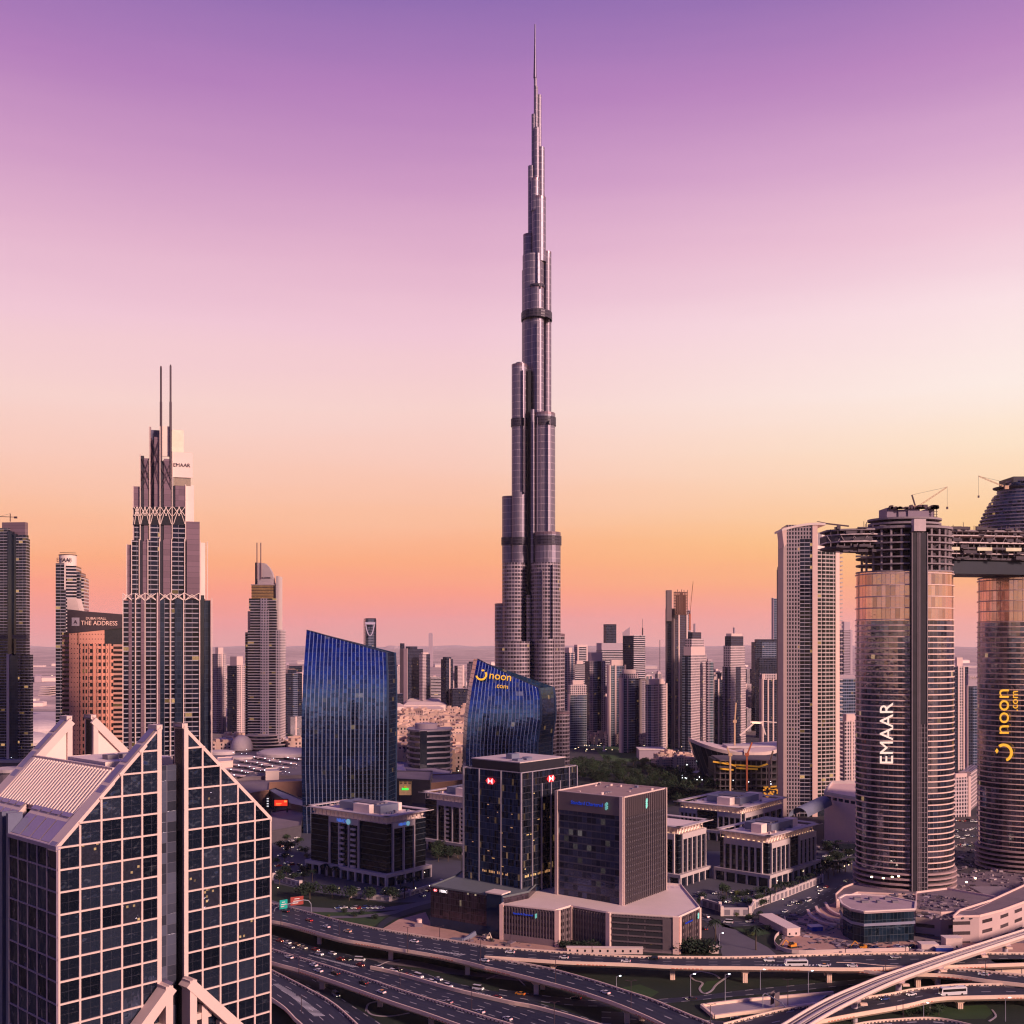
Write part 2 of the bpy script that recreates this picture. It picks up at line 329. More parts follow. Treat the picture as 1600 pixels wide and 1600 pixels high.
def flyover(key, label, far, near, z, lanes=3, piers=(), thick=1.9, n=48, zg=0.0, mat=None, par=(True, True), walls=False):
    """far and near: outer parapet tops in the photo; an elevated carriageway with parapets and piers"""
    zt = z + 1.15; f, g = strip_pts(far, near, zt); f = resample(f, n); g = resample(g, n)
    mid = (f[n // 2] + g[n // 2]) / 2
    t = thing('flyover', label, 'flyover', (mid.x, mid.y, 0)); DECKS[key] = (f, g, z)
    rd = MB(); u = 0; rows = []
    for i in range(n + 1):
        d = (f[i] - g[i]).normalized(); rows.append((g[i], g[i] + d * .55, f[i] - d * .55, f[i]))
    for i in range(n):
        a, b = rows[i], rows[i + 1]; L = (b[1] - a[1]).length
        rd.face([(*a[1][:2], z), (*b[1][:2], z), (*b[2][:2], z), (*a[2][:2], z)], [(u, -.18), (u + L, -.18), (u + L, lanes + .18), (u, lanes + .18)]); u += L
    rd.build('road_deck', mat or ROAD, t, True)
    gd = MB()
    for i in range(n):
        a, b = rows[i], rows[i + 1]
        w = (a[3] - a[0]).normalized() * 2.0; w2 = (b[3] - b[0]).normalized() * 2.0
        gd.face([(*(a[0])[:2], z - .5), (*(b[0])[:2], z - .5), (*(b[0])[:2], z - .02), (*(a[0])[:2], z - .02)])
        gd.face([(*(a[0] + w)[:2], z - thick), (*(b[0] + w2)[:2], z - thick), (*(b[0])[:2], z - .5), (*(a[0])[:2], z - .5)])
        gd.face([(*(a[3] - w)[:2], z - thick), (*(b[3] - w2)[:2], z - thick), (*(b[0] + w2)[:2], z - thick), (*(a[0] + w)[:2], z - thick)])
        gd.face([(*(a[3])[:2], z - .02), (*(b[3])[:2], z - .02), (*(b[3] - w2)[:2], z - thick), (*(a[3] - w)[:2], z - thick)])
        gd.face([(*(a[0])[:2], z - .02), (*(b[0])[:2], z - .02), (*(b[3])[:2], z - .02), (*(a[3])[:2], z - .02)])
        if walls:
            gd.face([(*a[0][:2], 0), (*b[0][:2], 0), (*b[0][:2], z), (*a[0][:2], z)]); gd.face([(*a[3][:2], 0), (*b[3][:2], 0), (*b[3][:2], z), (*a[3][:2], z)])
    gd.build('girder', CONC, t, True)
    for side, on in ((0, par[0]), (1, par[1])):
        if not on: continue
        pm = MB()
        for i in range(n):
            a, b = rows[i], rows[i + 1]; o0, o1, i0, i1 = (a[0], b[0], a[1], b[1]) if side == 1 else (a[3], b[3], a[2], b[2])
            zi = z + .012
            pm.face([(*o0[:2], z - .015), (*o1[:2], z - .015), (*o1[:2], zt), (*o0[:2], zt)]); pm.face([(*o0[:2], zt), (*o1[:2], zt), (*i1[:2], zt), (*i0[:2], zt)]); pm.face([(*i0[:2], zi), (*i1[:2], zi), (*i1[:2], zt), (*i0[:2], zt)])
        pm.build('parapet', CONC, t, True)
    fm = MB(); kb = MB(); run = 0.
    for i in range(n):
        a, b = rows[i][0], rows[i + 1][0]; L = (b - a).length; d = (b - a) / L; nn = (rows[i][0] - rows[i][3]).normalized(); k = 0.
        while k < L:
            if (run + k) % 46 < 15: q = a + d * k + nn * .03; fm.bar((q.x, q.y, z - .25), (q.x + d.x * 1.0, q.y + d.y * 1.0, z - .25), .06, .42)
            k += 1.75
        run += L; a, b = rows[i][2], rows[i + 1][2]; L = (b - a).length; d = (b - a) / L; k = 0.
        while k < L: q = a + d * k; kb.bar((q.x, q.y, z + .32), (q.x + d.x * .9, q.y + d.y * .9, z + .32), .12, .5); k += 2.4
    fm.build('fascia_marks', pbr('fascia_red', (.72, .26, .17), .8, var=0), t, True)['kind'] = 'stuff'
    if par[0]: kb.build('railing_shadow_dashes', pbr('railing_shadow_dark', (.10, .075, .09), .9, var=0), t, True)['kind'] = 'stuff'  # the railing's dashed shadow, put in as dark boxes along the parapet foot
    for k in piers:
        i = int(k * n); a = rows[i]; c = (a[0] * .5 + a[3] * .5); W_ = (a[3] - a[0]).length; d = (a[3] - a[0]).normalized()
        for off in ((-.22, .22) if W_ > 17 else (0,)):
            pr = MB(); q = c + d * off * W_; pr.prism([(q.x - 1.1, q.y - 1.1), (q.x + 1.1, q.y - 1.1), (q.x + 1.1, q.y + 1.1), (q.x - 1.1, q.y + 1.1)], zg, z - thick - 1.6)
            r0 = [(q.x + sx1 * 1.1, q.y + sy1 * 1.1, z - thick - 1.6) for sx1, sy1 in ((-1, -1), (1, -1), (1, 1), (-1, 1))]
            r1 = [(q.x + sx1 * 2.6, q.y + sy1 * 1.7, z - thick - .01) for sx1, sy1 in ((-1, -1), (1, -1), (1, 1), (-1, 1))]
            pr.loft([r0, r1])
            for rb in range(3): pr.box(q.x - 1.2 + rb * .8, q.x - .8 + rb * .8, q.y - 1.25, q.y - 1.1, zg, z - thick - 1.6)
            pr.build('pier', CONC, t, True)
    return t
# ------------------------------------------------ lawns and streets at ground level
sheet('verge_lawn', [(300, 1370), (560, 1384), (690, 1392), (700, 1425), (640, 1436), (590, 1455), (420, 1440), (300, 1430)], .04, GRASSM)
sheet('verge_lawn', [(510, 1437), (560, 1432), (602, 1433), (585, 1447), (560, 1449), (530, 1444)], .10, GRASSL)
sheet('verge_lawn', [(470, 1424), (520, 1423), (600, 1425), (560, 1430), (500, 1431)], .10, GRASSL)
sheet('interchange_lawn', [(300, 1440), (700, 1466), (1000, 1490), (1300, 1490), (1700, 1495), (1700, 1700), (300, 1700)], .03, GRASSM)
sheet('interchange_lawn', [(960, 1545), (1000, 1538), (1030, 1550), (1015, 1560), (975, 1560)], .07, GRASSL)
sheet('interchange_lawn', [(1092, 1545), (1105, 1533), (1125, 1532), (1112, 1545), (1098, 1551)], .07, GRASSL)
sheet('interchange_lawn', [(1440, 1575), (1540, 1570), (1552, 1582), (1540, 1592), (1450, 1592)], .07, GRASSL)
sheet('building_site_sand', [(596, 1452), (622, 1437), (665, 1425), (672, 1440), (720, 1457), (790, 1470), (900, 1482), (900, 1496), (760, 1490), (640, 1478)], .12, SANDM)
PV = pbr('forecourt', (.075, .075, .11), .8, scale=.05, var=.3)
sheet('office_forecourt', [(425, 1300), (480, 1290), (560, 1330), (720, 1345), (720, 1400), (690, 1410), (600, 1410), (500, 1395), (428, 1380)], .05, PV)
sheet('office_forecourt', [(1000, 1330), (1180, 1330), (1330, 1320), (1400, 1300), (1400, 1340), (1300, 1395), (1230, 1428), (1150, 1430), (1090, 1415), (1000, 1400)], .05, PV)
road('service_road', [(390, 1392), (440, 1411), (500, 1418), (580, 1419), (640, 1412), (700, 1400)], [(390, 1402), (440, 1419), (500, 1425), (580, 1424), (640, 1419), (700, 1408)], .16, 2, PAVE)
road('service_road', [(500, 1431), (560, 1430), (620, 1422), (672, 1408), (720, 1398)], [(500, 1434), (560, 1434), (625, 1427), (676, 1413), (720, 1404)], .17, 1, PAVE)
road('slip_road', [(588, 1449), (600, 1437), (630, 1423), (680, 1409), (740, 1400)], [(592, 1456), (610, 1440), (640, 1428), (690, 1415), (745, 1406)], .20, 1, ASPH)
road('street', [(1090, 1432), (1150, 1440), (1210, 1434), (1255, 1412), (1310, 1385), (1350, 1365), (1420, 1345)], [(1110, 1445), (1160, 1449), (1222, 1444), (1275, 1422), (1335, 1397), (1370, 1380), (1440, 1358)], .15, 3)
road('side_street', [(1085, 1418), (1110, 1440), (1120, 1462), (1130, 1500)], [(1130, 1448), (1160, 1456), (1190, 1472), (1222, 1500)], .22, 2, PAVE)
sheet('roundabout_lawn', [(1142, 1448), (1222, 1444), (1228, 1462), (1215, 1480), (1200, 1480), (1165, 1462)], .26, GRASSM)
sheet('roundabout_lawn', [(1150, 1450), (1195, 1452), (1205, 1458), (1185, 1462), (1160, 1456)], .32, GRASSL)
sheet('building_site_sand', [(1225, 1436), (1262, 1424), (1330, 1395), (1345, 1450), (1700, 1460), (1700, 1490), (1250, 1490), (1212, 1484), (1212, 1462)], .14, SANDM)
sheet('hotel_forecourt', [(1330, 1380), (1480, 1370), (1700, 1340), (1700, 1475), (1340, 1470)], .24, pbr('site_paving', (.20, .15, .175), .85, scale=.08, var=.4))
# ------------------------------------------------ ground level carriageways under the decks
road('main_road', [(380, 1452), (426, 1461), (495, 1480), (570, 1497), (620, 1510), (662, 1520), (712, 1536), (800, 1555), (892, 1582), (960, 1604)],
     [(380, 1480), (440, 1500), (500, 1518), (570, 1540), (620, 1556), (700, 1582), (780, 1610), (860, 1640)], .08, 7)
road('side_road', [(430, 1505), (490, 1530), (545, 1567), (595, 1599), (640, 1632)], [(420, 1525), (470, 1549), (520, 1582), (560, 1610), (600, 1640)], .12, 2)
road('service_road', [(560, 1497), (640, 1500), (700, 1512), (745, 1519), (840, 1530), (930, 1545)], [(600, 1506), (660, 1513), (690, 1520), (745, 1526), (840, 1536), (930, 1551)], .06, 1, pbr('worn_paving', (.13, .10, .12), .9, scale=.08, var=.3))
road('lower_road', [(780, 1545), (860, 1556), (940, 1563), (1025, 1561), (1097, 1555), (1160, 1547), (1240, 1539), (1340, 1530), (1440, 1520), (1620, 1505)],
     [(780, 1555), (860, 1568), (940, 1573), (1047, 1567), (1110, 1561), (1160, 1556), (1240, 1549), (1340, 1538), (1440, 1528), (1620, 1512)], .10, 1)
road('lower_road', [(940, 1580), (1000, 1583), (1060, 1590), (1140, 1596)], [(940, 1600), (1000, 1604), (1060, 1612), (1140, 1620)], .10, 2)
# kerb lines and the loops of the drainage channel
def ribbon(name, pts, z, w, h, mat, n=30, cat=None, lab=None, group=None):
    P = resample([Gp(a, b, z) for a, b in cat_rom(pts, 5)], n); m2 = MB()
    for a, b in zip(P, P[1:]): m2.bar((a.x, a.y, z + h / 2), (b.x, b.y, z + h / 2), w, h)
    o = m2.build(name, mat)
    return struct(o) if not cat else tag(o, lab, cat, group)
ribbon('path', [(572, 1580), (577, 1568), (600, 1565), (640, 1566), (668, 1566)], .05, .9, .2, CONCG)
ribbon('path', [(573, 1578), (582, 1586), (610, 1588), (640, 1583)], .05, .9, .2, CONCG)
ribbon('path', [(1078, 1525), (1085, 1532), (1098, 1536), (1093, 1545), (1100, 1553), (1112, 1548), (1120, 1538), (1142, 1523)], .08, 1.0, .2, CONCG)
ribbon('path', [(1078, 1525), (1090, 1519), (1105, 1520), (1118, 1524), (1124, 1529)], .08, 1.0, .2, CONCG)
ribbon('path', [(1455, 1580), (1453, 1570), (1465, 1562), (1500, 1560)], .08, .8, .2, CONCG)
ribbon('path', [(1550, 1578), (1556, 1588), (1545, 1596)], .08, .8, .2, CONCG)
ribbon('path', [(590, 1510), (605, 1503), (625, 1500)], .09, .7, .2, CONCG)
ribbon('path', [(760, 1530), (785, 1522), (800, 1522), (820, 1540)], .09, .7, .2, CONCG)
# ------------------------------------------------ elevated decks
flyover('upper', 'wide left end of the upper flyover, splitting in two beside the dark glass annex', [(380, 1400), (420, 1409), (455, 1417), (530, 1437), (580, 1447.5), (620, 1454.5), (700, 1467), (759, 1477)],
        [(380, 1428), (420, 1437), (455, 1444), (530, 1465), (580, 1474), (620, 1481), (700, 1495), (757, 1509)], 8, 4, (.09, .38, .68, .95))
flyover('level', 'long level flyover running right from the fork in front of the brown annex', [(759, 1477), (800, 1480), (860, 1484.5), (980, 1492), (1060, 1493.5), (1160, 1493.5), (1240, 1491), (1340, 1488), (1460, 1487), (1640, 1488)],
        [(757, 1493.5), (800, 1496), (890, 1502), (980, 1505), (1060, 1509), (1160, 1510), (1240, 1511), (1340, 1512), (1460, 1509), (1640, 1503)], 8, 3, (.14, .335, .475, .62, .8))
flyover('ramp_down', 'flyover ramp curving down to the bottom edge right of the fork', [(757, 1494), (800, 1500.5), (860, 1512), (930, 1531), (980, 1547), (1020, 1560), (1080, 1585), (1120, 1602), (1190, 1640)],
        [(757, 1509.5), (780, 1514.5), (830, 1527), (900, 1546), (960, 1566), (1010, 1587), (1040, 1601), (1110, 1632)], 8, 2, (.22, .6, .85))
flyover('median', 'raised carriageway between the two peach parapets left of centre, with cars and columns below it', [(380, 1466), (427, 1482), (470, 1495), (520, 1510), (570, 1526), (620, 1543), (700, 1568), (760, 1587), (800, 1599), (860, 1620)],
        [(380, 1486), (427, 1503), (470, 1515), (530, 1535), (580, 1553), (620, 1567), (660, 1580), (700, 1594), (740, 1608), (800, 1630)], 6.5, 2, (.12, .35, .55, .72))
ribbon('median_barrier', [(579, 1514), (620, 1523), (700, 1546), (740, 1556), (800, 1569.5), (830, 1575), (880, 1588), (920, 1600), (980, 1618)], .1, .9, 1.6, CONC, 40, 'barrier', 'peach concrete barrier beside the queue of cars left of centre')
flyover('corner', 'wide curving ramp with striped gore in the bottom left beside the glass tower', [(380, 1490), (426, 1515), (470, 1537), (520, 1565), (557, 1597), (600, 1640)],
        [(380, 1530), (426, 1560), (445, 1574), (460, 1590), (472, 1601), (500, 1632)], 5, 4, (.3, .6))
flyover('right_upper', 'narrow ramp peeling off the level flyover under the rail viaduct', [(1307, 1503), (1340, 1504), (1383, 1508), (1495, 1512), (1560, 1518), (1640, 1526)],
        [(1307, 1513), (1340, 1514), (1383, 1519), (1477, 1522), (1547, 1531), (1640, 1541)], 7, 1, (.4, .75))
flyover('bus_deck', 'ramp under the rail viaduct at lower right carrying the white coach', [(1130, 1598), (1215, 1577), (1277, 1567), (1340, 1558), (1390, 1551), (1425, 1544), (1477, 1538), (1530, 1536), (1640, 1537)],
        [(1150, 1618), (1250, 1600), (1320, 1586), (1411, 1570), (1460, 1559), (1512, 1556), (1640, 1554)], 6, 2, (.75, .97), walls=False)
flyover('bottom_deck', 'peach crest of the lowest ramp at the bottom edge under the viaduct', [(1290, 1615), (1340, 1598), (1400, 1591), (1460, 1589), (1510, 1598), (1560, 1612)],
        [(1290, 1640), (1340, 1622), (1400, 1614), (1460, 1612), (1510, 1622), (1560, 1640)], 7, 1, ())
# walled ramp cutting between the lower roads
t = thing('underpass_wall', 'pale walled ramp with orange coping between the lower roads, right of the curving flyover ramp', 'retaining wall', tuple(Gp(1190, 1572)))
for pts in (((1096, 1569), (1160, 1561), (1240, 1554), (1302, 1549)), ((1116, 1586), (1160, 1580), (1215, 1574), (1277, 1566)), ((1096, 1569), (1116, 1586))):
    P = resample([Gp(a, b, 1.5) for a, b in (cat_rom(pts, 4) if len(pts) > 2 else pts)], 20); m2 = MB()
    for a, b in zip(P, P[1:]): m2.bar((a.x, a.y, .75), (b.x, b.y, .75), 1.2, 1.5)
    m2.build('coping', CONC, t, True)
m2 = MB(); q = [Gp(a, b, .35) for a, b in ((1116, 1586), (1160, 1580), (1215, 1574), (1277, 1566), (1302, 1549), (1240, 1554), (1160, 1561), (1096, 1569))]; m2.face([tuple(p) for p in q]); m2.build('ramp_floor', CONCG, t, True)
# retaining wall blocks at the far right
t = thing('abutment', 'tall peach concrete abutment under the flyovers at far right', 'abutment', tuple(Gp(1580, 1530)))
f = Face(tuple(Gp(1555, 1530))[:2], (1, .03), 60); m2 = MB(); m2.fbox(f, 0, 60, 0, 8, -6, 0); m2.build('wall', CONC, t, True)
for u in (3, 13, 24, 36): MB().fbox(f, u, u + .4, 0, 7.4, 0, .15).build('joint', CONCG, t, True)
MB().fbox(f, -32, -2, 1.0, 5.4, -4, -.5).build('opening', pbr('shade_void', (.02, .02, .03), .9, var=0), t, True)
# ------------------------------------------------ rail viaduct
farp = [(1180, 1622), (1220, 1600), (1265, 1573), (1302, 1554), (1340, 1538), (1383, 1521), (1460, 1495), (1530, 1473), (1600, 1451), (1680, 1426)]
nearp = [(1226, 1632), (1258, 1605), (1290, 1585), (1325, 1566), (1390, 1535), (1460, 1508), (1530, 1484), (1600, 1461), (1690, 1433)]
zt = 13.0; f, g = strip_pts(farp, nearp, zt); n = 60; f = resample(f, n); g = resample(g, n)
t = thing('rail_viaduct', 'pale elevated railway viaduct sweeping up to the right on round columns', 'viaduct', tuple(((f[30] + g[30]) / 2).xy) + (0,))
tr, sd, ra = MB(), MB(), MB()
tk = []
for i in range(n + 1):
    d = (f[i] - g[i]).normalized(); W_ = (f[i] - g[i]).length; tk.append((g[i], d, W_))
def at(i, k, z): a, d, W_ = tk[i]; q = a + d * W_ * k; return (q.x, q.y, z)
for i in range(n):
    tr.face([at(i, .06, zt - 1.0), at(i + 1, .06, zt - 1.0), at(i + 1, .94, zt - 1.0), at(i, .94, zt - 1.0)])
    for a, b, z0, z1 in ((0, 0, zt, zt - 1.3), (0, .10, zt - 1.3, zt - 1.6), (.10, .30, zt - 1.6, zt - 3.6), (.30, .70, zt - 3.6, zt - 3.6), (.70, .9, zt - 3.6, zt - 1.6), (.9, 1, zt - 1.6, zt - 1.3), (1, 1, zt - 1.3, zt)):
        sd.face([at(i, a, z0), at(i + 1, a, z0), at(i + 1, b, z1), at(i, b, z1)])
    sd.face([at(i, 0, zt), at(i + 1, 0, zt), at(i + 1, .06, zt), at(i, .06, zt)]); sd.face([at(i, .06, zt), at(i + 1, .06, zt), at(i + 1, .06, zt - 1), at(i, .06, zt - 1)])
    sd.face([at(i, 1, zt), at(i + 1, 1, zt), at(i + 1, .94, zt), at(i, .94, zt)]); sd.face([at(i, .94, zt), at(i + 1, .94, zt), at(i + 1, .94, zt - 1), at(i, .94, zt - 1)])
    for k in (.17, .33, .60, .76): ra.bar(at(i, k, zt - .8), at(i + 1, k, zt - .8), .28, .3)
    ra.bar(at(i, .465, zt - .62), at(i + 1, .465, zt - .62), .8, .7)
tr.build('track_bed', pbr('track_bed', (.12, .10, .12), .85), t, True); sd.build('girder', pbr('pale_concrete', (.80, .62, .56), .75, var=.1), t, True)
ra.build('rail', pbr('rail', (.62, .52, .52), .45, .3), t, True)
for px_, py_ in ((1338, 1612), (1401, 1587), (1469, 1550), (1533, 1530), (1574, 1519)):
    # column foot under the girder's middle
    best = min(range(n + 1), key=lambda i: abs(CX + F * at(i, .5, 0)[0] / at(i, .5, 0)[1] - px_)); q = at(best, .5, 0)
    c = MB(); c.cyl(q[0], q[1], 1.35, 0, zt - 5.2, 14); c.cyl(q[0], q[1], 1.35, zt - 5.2, zt - 3.61, 14, r1=2.9); c.build('column', pbr('column_concrete', (.52, .44, .50), .7, var=.08), t, True)
    c2 = MB(); s_ = at(best, -.02, 0); c2.box(s_[0] - 1.8, s_[0] + 1.2, s_[1] - 1.4, s_[1] + .2, zt - 4.4, zt - 3.5); c2.build('emergency_landing', CONC, t, True)

def hatch(label, path, z, w0, w1, n, cat='road marking'):
    """a row of white slanting bars painted on the road between the pixel points of path"""
    P = resample([Gp(a, b, z) for a, b in path], n); m = MB()
    for i, (a, b) in enumerate(zip(P, P[1:])):
        d = (b - a).normalized(); s_ = Vector((-d.y, d.x, 0)); w_ = w0 + (w1 - w0) * i / n; c = (a + b) / 2; e = d * (b - a).length * .22; q = d * w_ * .5
        m.face([c - s_ * w_ - e - q, c - s_ * w_ + e - q, c + s_ * w_ + e + q, c + s_ * w_ - e + q])
    struct(m.build('road_markings', WHITEP))
hatch('', [(655, 1481), (690, 1487), (725, 1492)], 8.06, .4, 1.6, 15); hatch('', [(482, 1492), (520, 1502), (556, 1511)], .16, .4, 1.4, 26); hatch('', [(700, 1546), (735, 1550), (765, 1556)], .16, .3, 1.4, 14)
hatch('', [(1190, 1507.5), (1250, 1508.5), (1300, 1507)], 8.06, .5, 1.5, 20); hatch('', [(430, 1537), (460, 1556), (500, 1588)], 5.06, 1.2, 2.2, 30)
# ================================================================ shared building materials
BEIGE = (.54, .46, .47); PALE = (.74, .60, .57)
STONE = pbr('stone', BEIGE, .75, scale=.08, var=.12); WHITE = pbr('white_frame', (.70, .54, .50), .6, scale=.2, var=.08)
CREAM = pbr('cream_panel', (.84, .68, .62), .6, scale=.1, var=.08)
MAUVE = facade('mauve_panel', (.08, .06, .08), (.23, .15, .19), 40, 4.2, 1.0, .95, lit=0, gr=.32, gm=.35, wave=.05, gvar=.10)
DARKG = pbr('dark_glass', (.012, .018, .038), .09, .3, var=.3, scale=.05, spec=1)
DARK = pbr('dark_metal', (.03, .028, .045), .5, .4, var=.2)
BLUEM = pbr('blue_grey_plant', (.18, .20, .29), .6, .2, var=.15)
ROOFM = pbr('roof_screed', (.60, .49, .48), .9, scale=.07, var=.18)
LOUV = pbr('louvre', (.24, .21, .25), .6, .2)
VOID = pbr('shade_void', (.02, .02, .03), .9, var=0)
SLAB = facade('slab_bands', (.66, .56, .57), (.012, .015, .034), 6, 3.7, 1.0, .66, lit=.05, gr=.1, gm=.3, gvar=.7)
BALC = facade('balcony_bands', (.34, .31, .38), (.010, .012, .028), 5, 3.6, .97, .80, lit=.03, gr=.12, gm=.3, gvar=.7)
CURT = facade('curtain_wall', (.05, .06, .09), (.020, .032, .070), 1.6, 3.8, .93, .93, lit=.0, gr=.06, gm=.55, gvar=.6, wave=.25)
LAMP = pbr('lamp_glow', (1, .8, .6), .5, var=0, emit=9, ecol=(1, .72, .42)); LAMPW = pbr('white_lamp', (1, 1, 1), .5, var=0, emit=8, ecol=(.85, .92, 1))
class PxF:
    """a wall plane laid out from the photo: starts at pixel px0 at distance Y0, turned by phi (positive recedes to the right)"""
    def __init__(s, px0, Y0, phi=0.):
        s.c = math.cos(R(phi)); s.s = math.sin(R(phi)); s.o = Vector((xp(px0, Y0), Y0)); s.n = Vector((s.s, -s.c)); s.d = Vector((s.c, s.s))
    def U(s, px, d=0.):
        o = s.o + s.n * d; k = (px - CX) / F; return (k * o.y - o.x) / (s.c - k * s.s)
    def pt(s, px, py, d=0.):
        o = s.o + s.n * d; u = s.U(px, d); q = o + s.d * u; return Vector((q.x, q.y, CZ - (py - HZ) * q.y / F))
    def bx(s, mb, a, b, t, bot, d0, d1, tz=None):
        """box between pixel columns a, b, from row t down to row bot (None: the ground), its face at depth d1, its back at d0"""
        o = s.o + s.n * d1; ua, ub = s.U(a, d1), s.U(b, d1); fc = Face((o.x, o.y), (s.c, s.s), ub)
        zt_ = s.pt((a + b) / 2, t, d1).z; z0 = 0 if bot is None else s.pt((a + b) / 2, bot, d1).z
        return mb.fbox(fc, ua, ub, z0, zt_, d0 - d1, 0)
def root_at(name, label, cat, P, px, group=None, d=0):
    q = P.pt(px, HZ, d); return thing(name, label, cat, (q.x, q.y, 0), group=group)
# ================================================================ the glass tower with twin gables, foreground left
loc, rz, _, _ = place(15, 90, 423, 197, 43)
T = thing('gabled_tower', 'foreground glass office tower with pink grid frame and split gables, cut by left edge', 'skyscraper', loc, rz)
WR, DP, EV, PK = 45.1, 41.0, 128.3, 149.0; GL, GR = 20.15, 24.95; SL = (PK - EV) / GL; PT = 4.03
def zs(u): return EV + SL * u if u <= GL else (EV + SL * (WR - u) if u >= GR else PK)
GLS = facade('mirror_glass', (.03, .03, .05), (.040, .058, .115), PT, 4.0, 1.0, 1.0, lit=.0, gr=.03, gm=.75, wave=1.0, gvar=.6, line=(2, 2, .03, (.16, .17, .24)), cols=(1, 1, (.085, .11, .18), .8))
GLL = facade('mirror_glass_lit', (.03, .03, .05), (.055, .060, .10), .45, .45, 1.0, 1.0, lit=.035, gr=.05, gm=.6, gvar=.15, lits=1.2, wave=.6)
GLP = pbr('skylight_glass', (.24, .22, .36), .18, .35, var=.15, scale=.1, spec=.8)
core = MB()                                            # body behind the glass
core.prism([(.5, .5), (GL, .5), (GL, DP - .5), (.5, DP - .5)], 0, EV - .3); core.prism([(GL + .1, 3), (GR - .1, 3), (GR - .1, DP - 3), (GL + .1, DP - 3)], 0, 133); core.prism([(GR, .5), (WR - .5, .5), (WR - .5, DP - .5), (GR, DP - .5)], 0, EV - .3)
core.build('core', DARK, T)
sp = MB(); sp.box(GL + .3, GR - .3, 2.2, 2.9, 0, 141.0); sp.build('recessed_strip', facade('slot_glass', (.10, .10, .15), (.10, .11, .17), 2.3, 2.0, .9, .96, lit=.01, gr=.2, gm=.4, wave=.3), T)
jm = MB()
for k in range(38): jm.box(GL + .2, GR - .2, 2.0, 2.15, 4 * k - .3, 4 * k)
pass
def gable_slab(v0, v1, name):
    g = MB()
    for s_ in ((0, GL), (GR, WR)):
        u0, u1 = s_; P = [(u0, 0), (u1, 0), (u1, zs(u1) - .6), (u0, zs(u0) - .6)]
        g.face([(a, v0, z) for a, z in P]); g.face([(a, v1, z) for a, z in reversed(P)])
        for (a, z), (b, z2) in zip(P, P[1:] + P[:1]): g.face([(a, v0, z), (a, v1, z), (b, v1, z2), (b, v0, z2)])
    return g.build(name, DARK, T)
gable_slab(.4, 3.2, 'gable_wall'); gable_slab(DP - 3.2, DP - .4, 'gable_wall')
# sloping coping bands of the gables: violet panels between pale joints
PANV = pbr('violet_panel', (.20, .19, .32), .35, .35, var=.12, scale=.3)
for v0, v1 in ((0, 3.4), (DP - 3.4, DP)):
    for u0, u1 in ((-.3, GL + .3), (WR + .3, GR - .3)):
        n = 6
        for k in range(n):
            a = u0 + (u1 - u0) * k / n; b = u0 + (u1 - u0) * (k + .86) / n; c = u0 + (u1 - u0) * (k + 1) / n
            za, zb, zc = (zs(min(max(x, 0), WR)) if not GL < x < GR else zs(GL if x < 22 else GR) for x in (a, b, c))
            pn = MB(); pn.face([(a, v0 + .6, za + .25), (b, v0 + .6, zb + .25), (b, v1 - .5, zb + .25), (a, v1 - .5, za + .25)]); pn.build('coping_panel', PANV, T)
        cb = MB(); z0, z1 = zs(0), zs(GL)
        cb.face([(u0, v0, z0 + .2), (u1, v0, z1 + .2), (u1, v1, z1 + .2), (u0, v1, z0 + .2)]); cb.face([(u0, v0, z0 - .7), (u1, v0, z1 - .7), (u1, v0, z1 + .2), (u0, v0, z0 + .2)]); cb.face([(u0, v1, z0 - .7), (u1, v1, z1 - .7), (u1, v1, z1 + .2), (u0, v1, z0 + .2)])
        cb.face([(u0, v0, z0 - .7), (u1, v0, z1 - .7), (u1, v1, z1 - .7), (u0, v1, z0 - .7)]); cb.face([(u0, v0, z0 - .7), (u0, v0, z0 + .2), (u0, v1, z0 + .2), (u0, v1, z0 - .7)])
        cb.build('coping', WHITE, T)
        up = MB(); e = GL if u0 < 10 else GR; sgn = 1 if u0 < 10 else -1
        up.box(min(e, e - sgn * .9), max(e, e - sgn * .9), v0, v1, EV - 4 if v0 > 5 else 0, PK + .1); up.build('gable_post', WHITE, T)
# inner leaf of the posts lining the slot
for e, w_ in ((GL, .9), (GR, -.9)):
    b_ = MB(); b_.box(min(e, e - w_), max(e, e - w_), -.25, .5, 0, PK - .8 ); b_.build('slot_frame', WHITE, T)
# front grid
fr = MB(); FR_ = Face((0, 0), (1, 0), WR)
cols = [PT * k for k in range(6)] + [GR + PT * k for k in range(6)]
for cu in cols:
    if cu in (cols[5], cols[6]): continue
    c0 = max(cu - .18, 0 if cu == 0 else -1); c0 = min(c0, WR - .36) if cu > 44 else c0
    fr.fbox(FR_, c0, c0 + .36, 0, zs(min(max(cu, .1), WR - .1)) - .5, -.1, .3)
z = EV - 4 * 32
rows = [EV - 4 * k for k in range(32, -6, -1)]
for z in rows:
    for s0, s1 in ((0, GL), (GR, WR)):
        if z <= EV + .01: a, b = s0, s1
        else: k = (z - EV) / SL; a, b = (k, s1) if s0 == 0 else (s0, WR - k)
        if b - a > .5: fr.fbox(FR_, a, b, z - .16, z + .16, -.08, .27)
fr.build('grid_frame', WHITE, T)
def clip(poly, f):
    out = []
    for i in range(len(poly)):
        a, b = poly[i], poly[(i + 1) % len(poly)]; fa, fb = f(a), f(b)
        if fa >= 0: out.append(a)
        if fa * fb < 0: t = fa / (fa - fb); out.append((a[0] + (b[0] - a[0]) * t, a[1] + (b[1] - a[1]) * t))
    return out
pcs = []
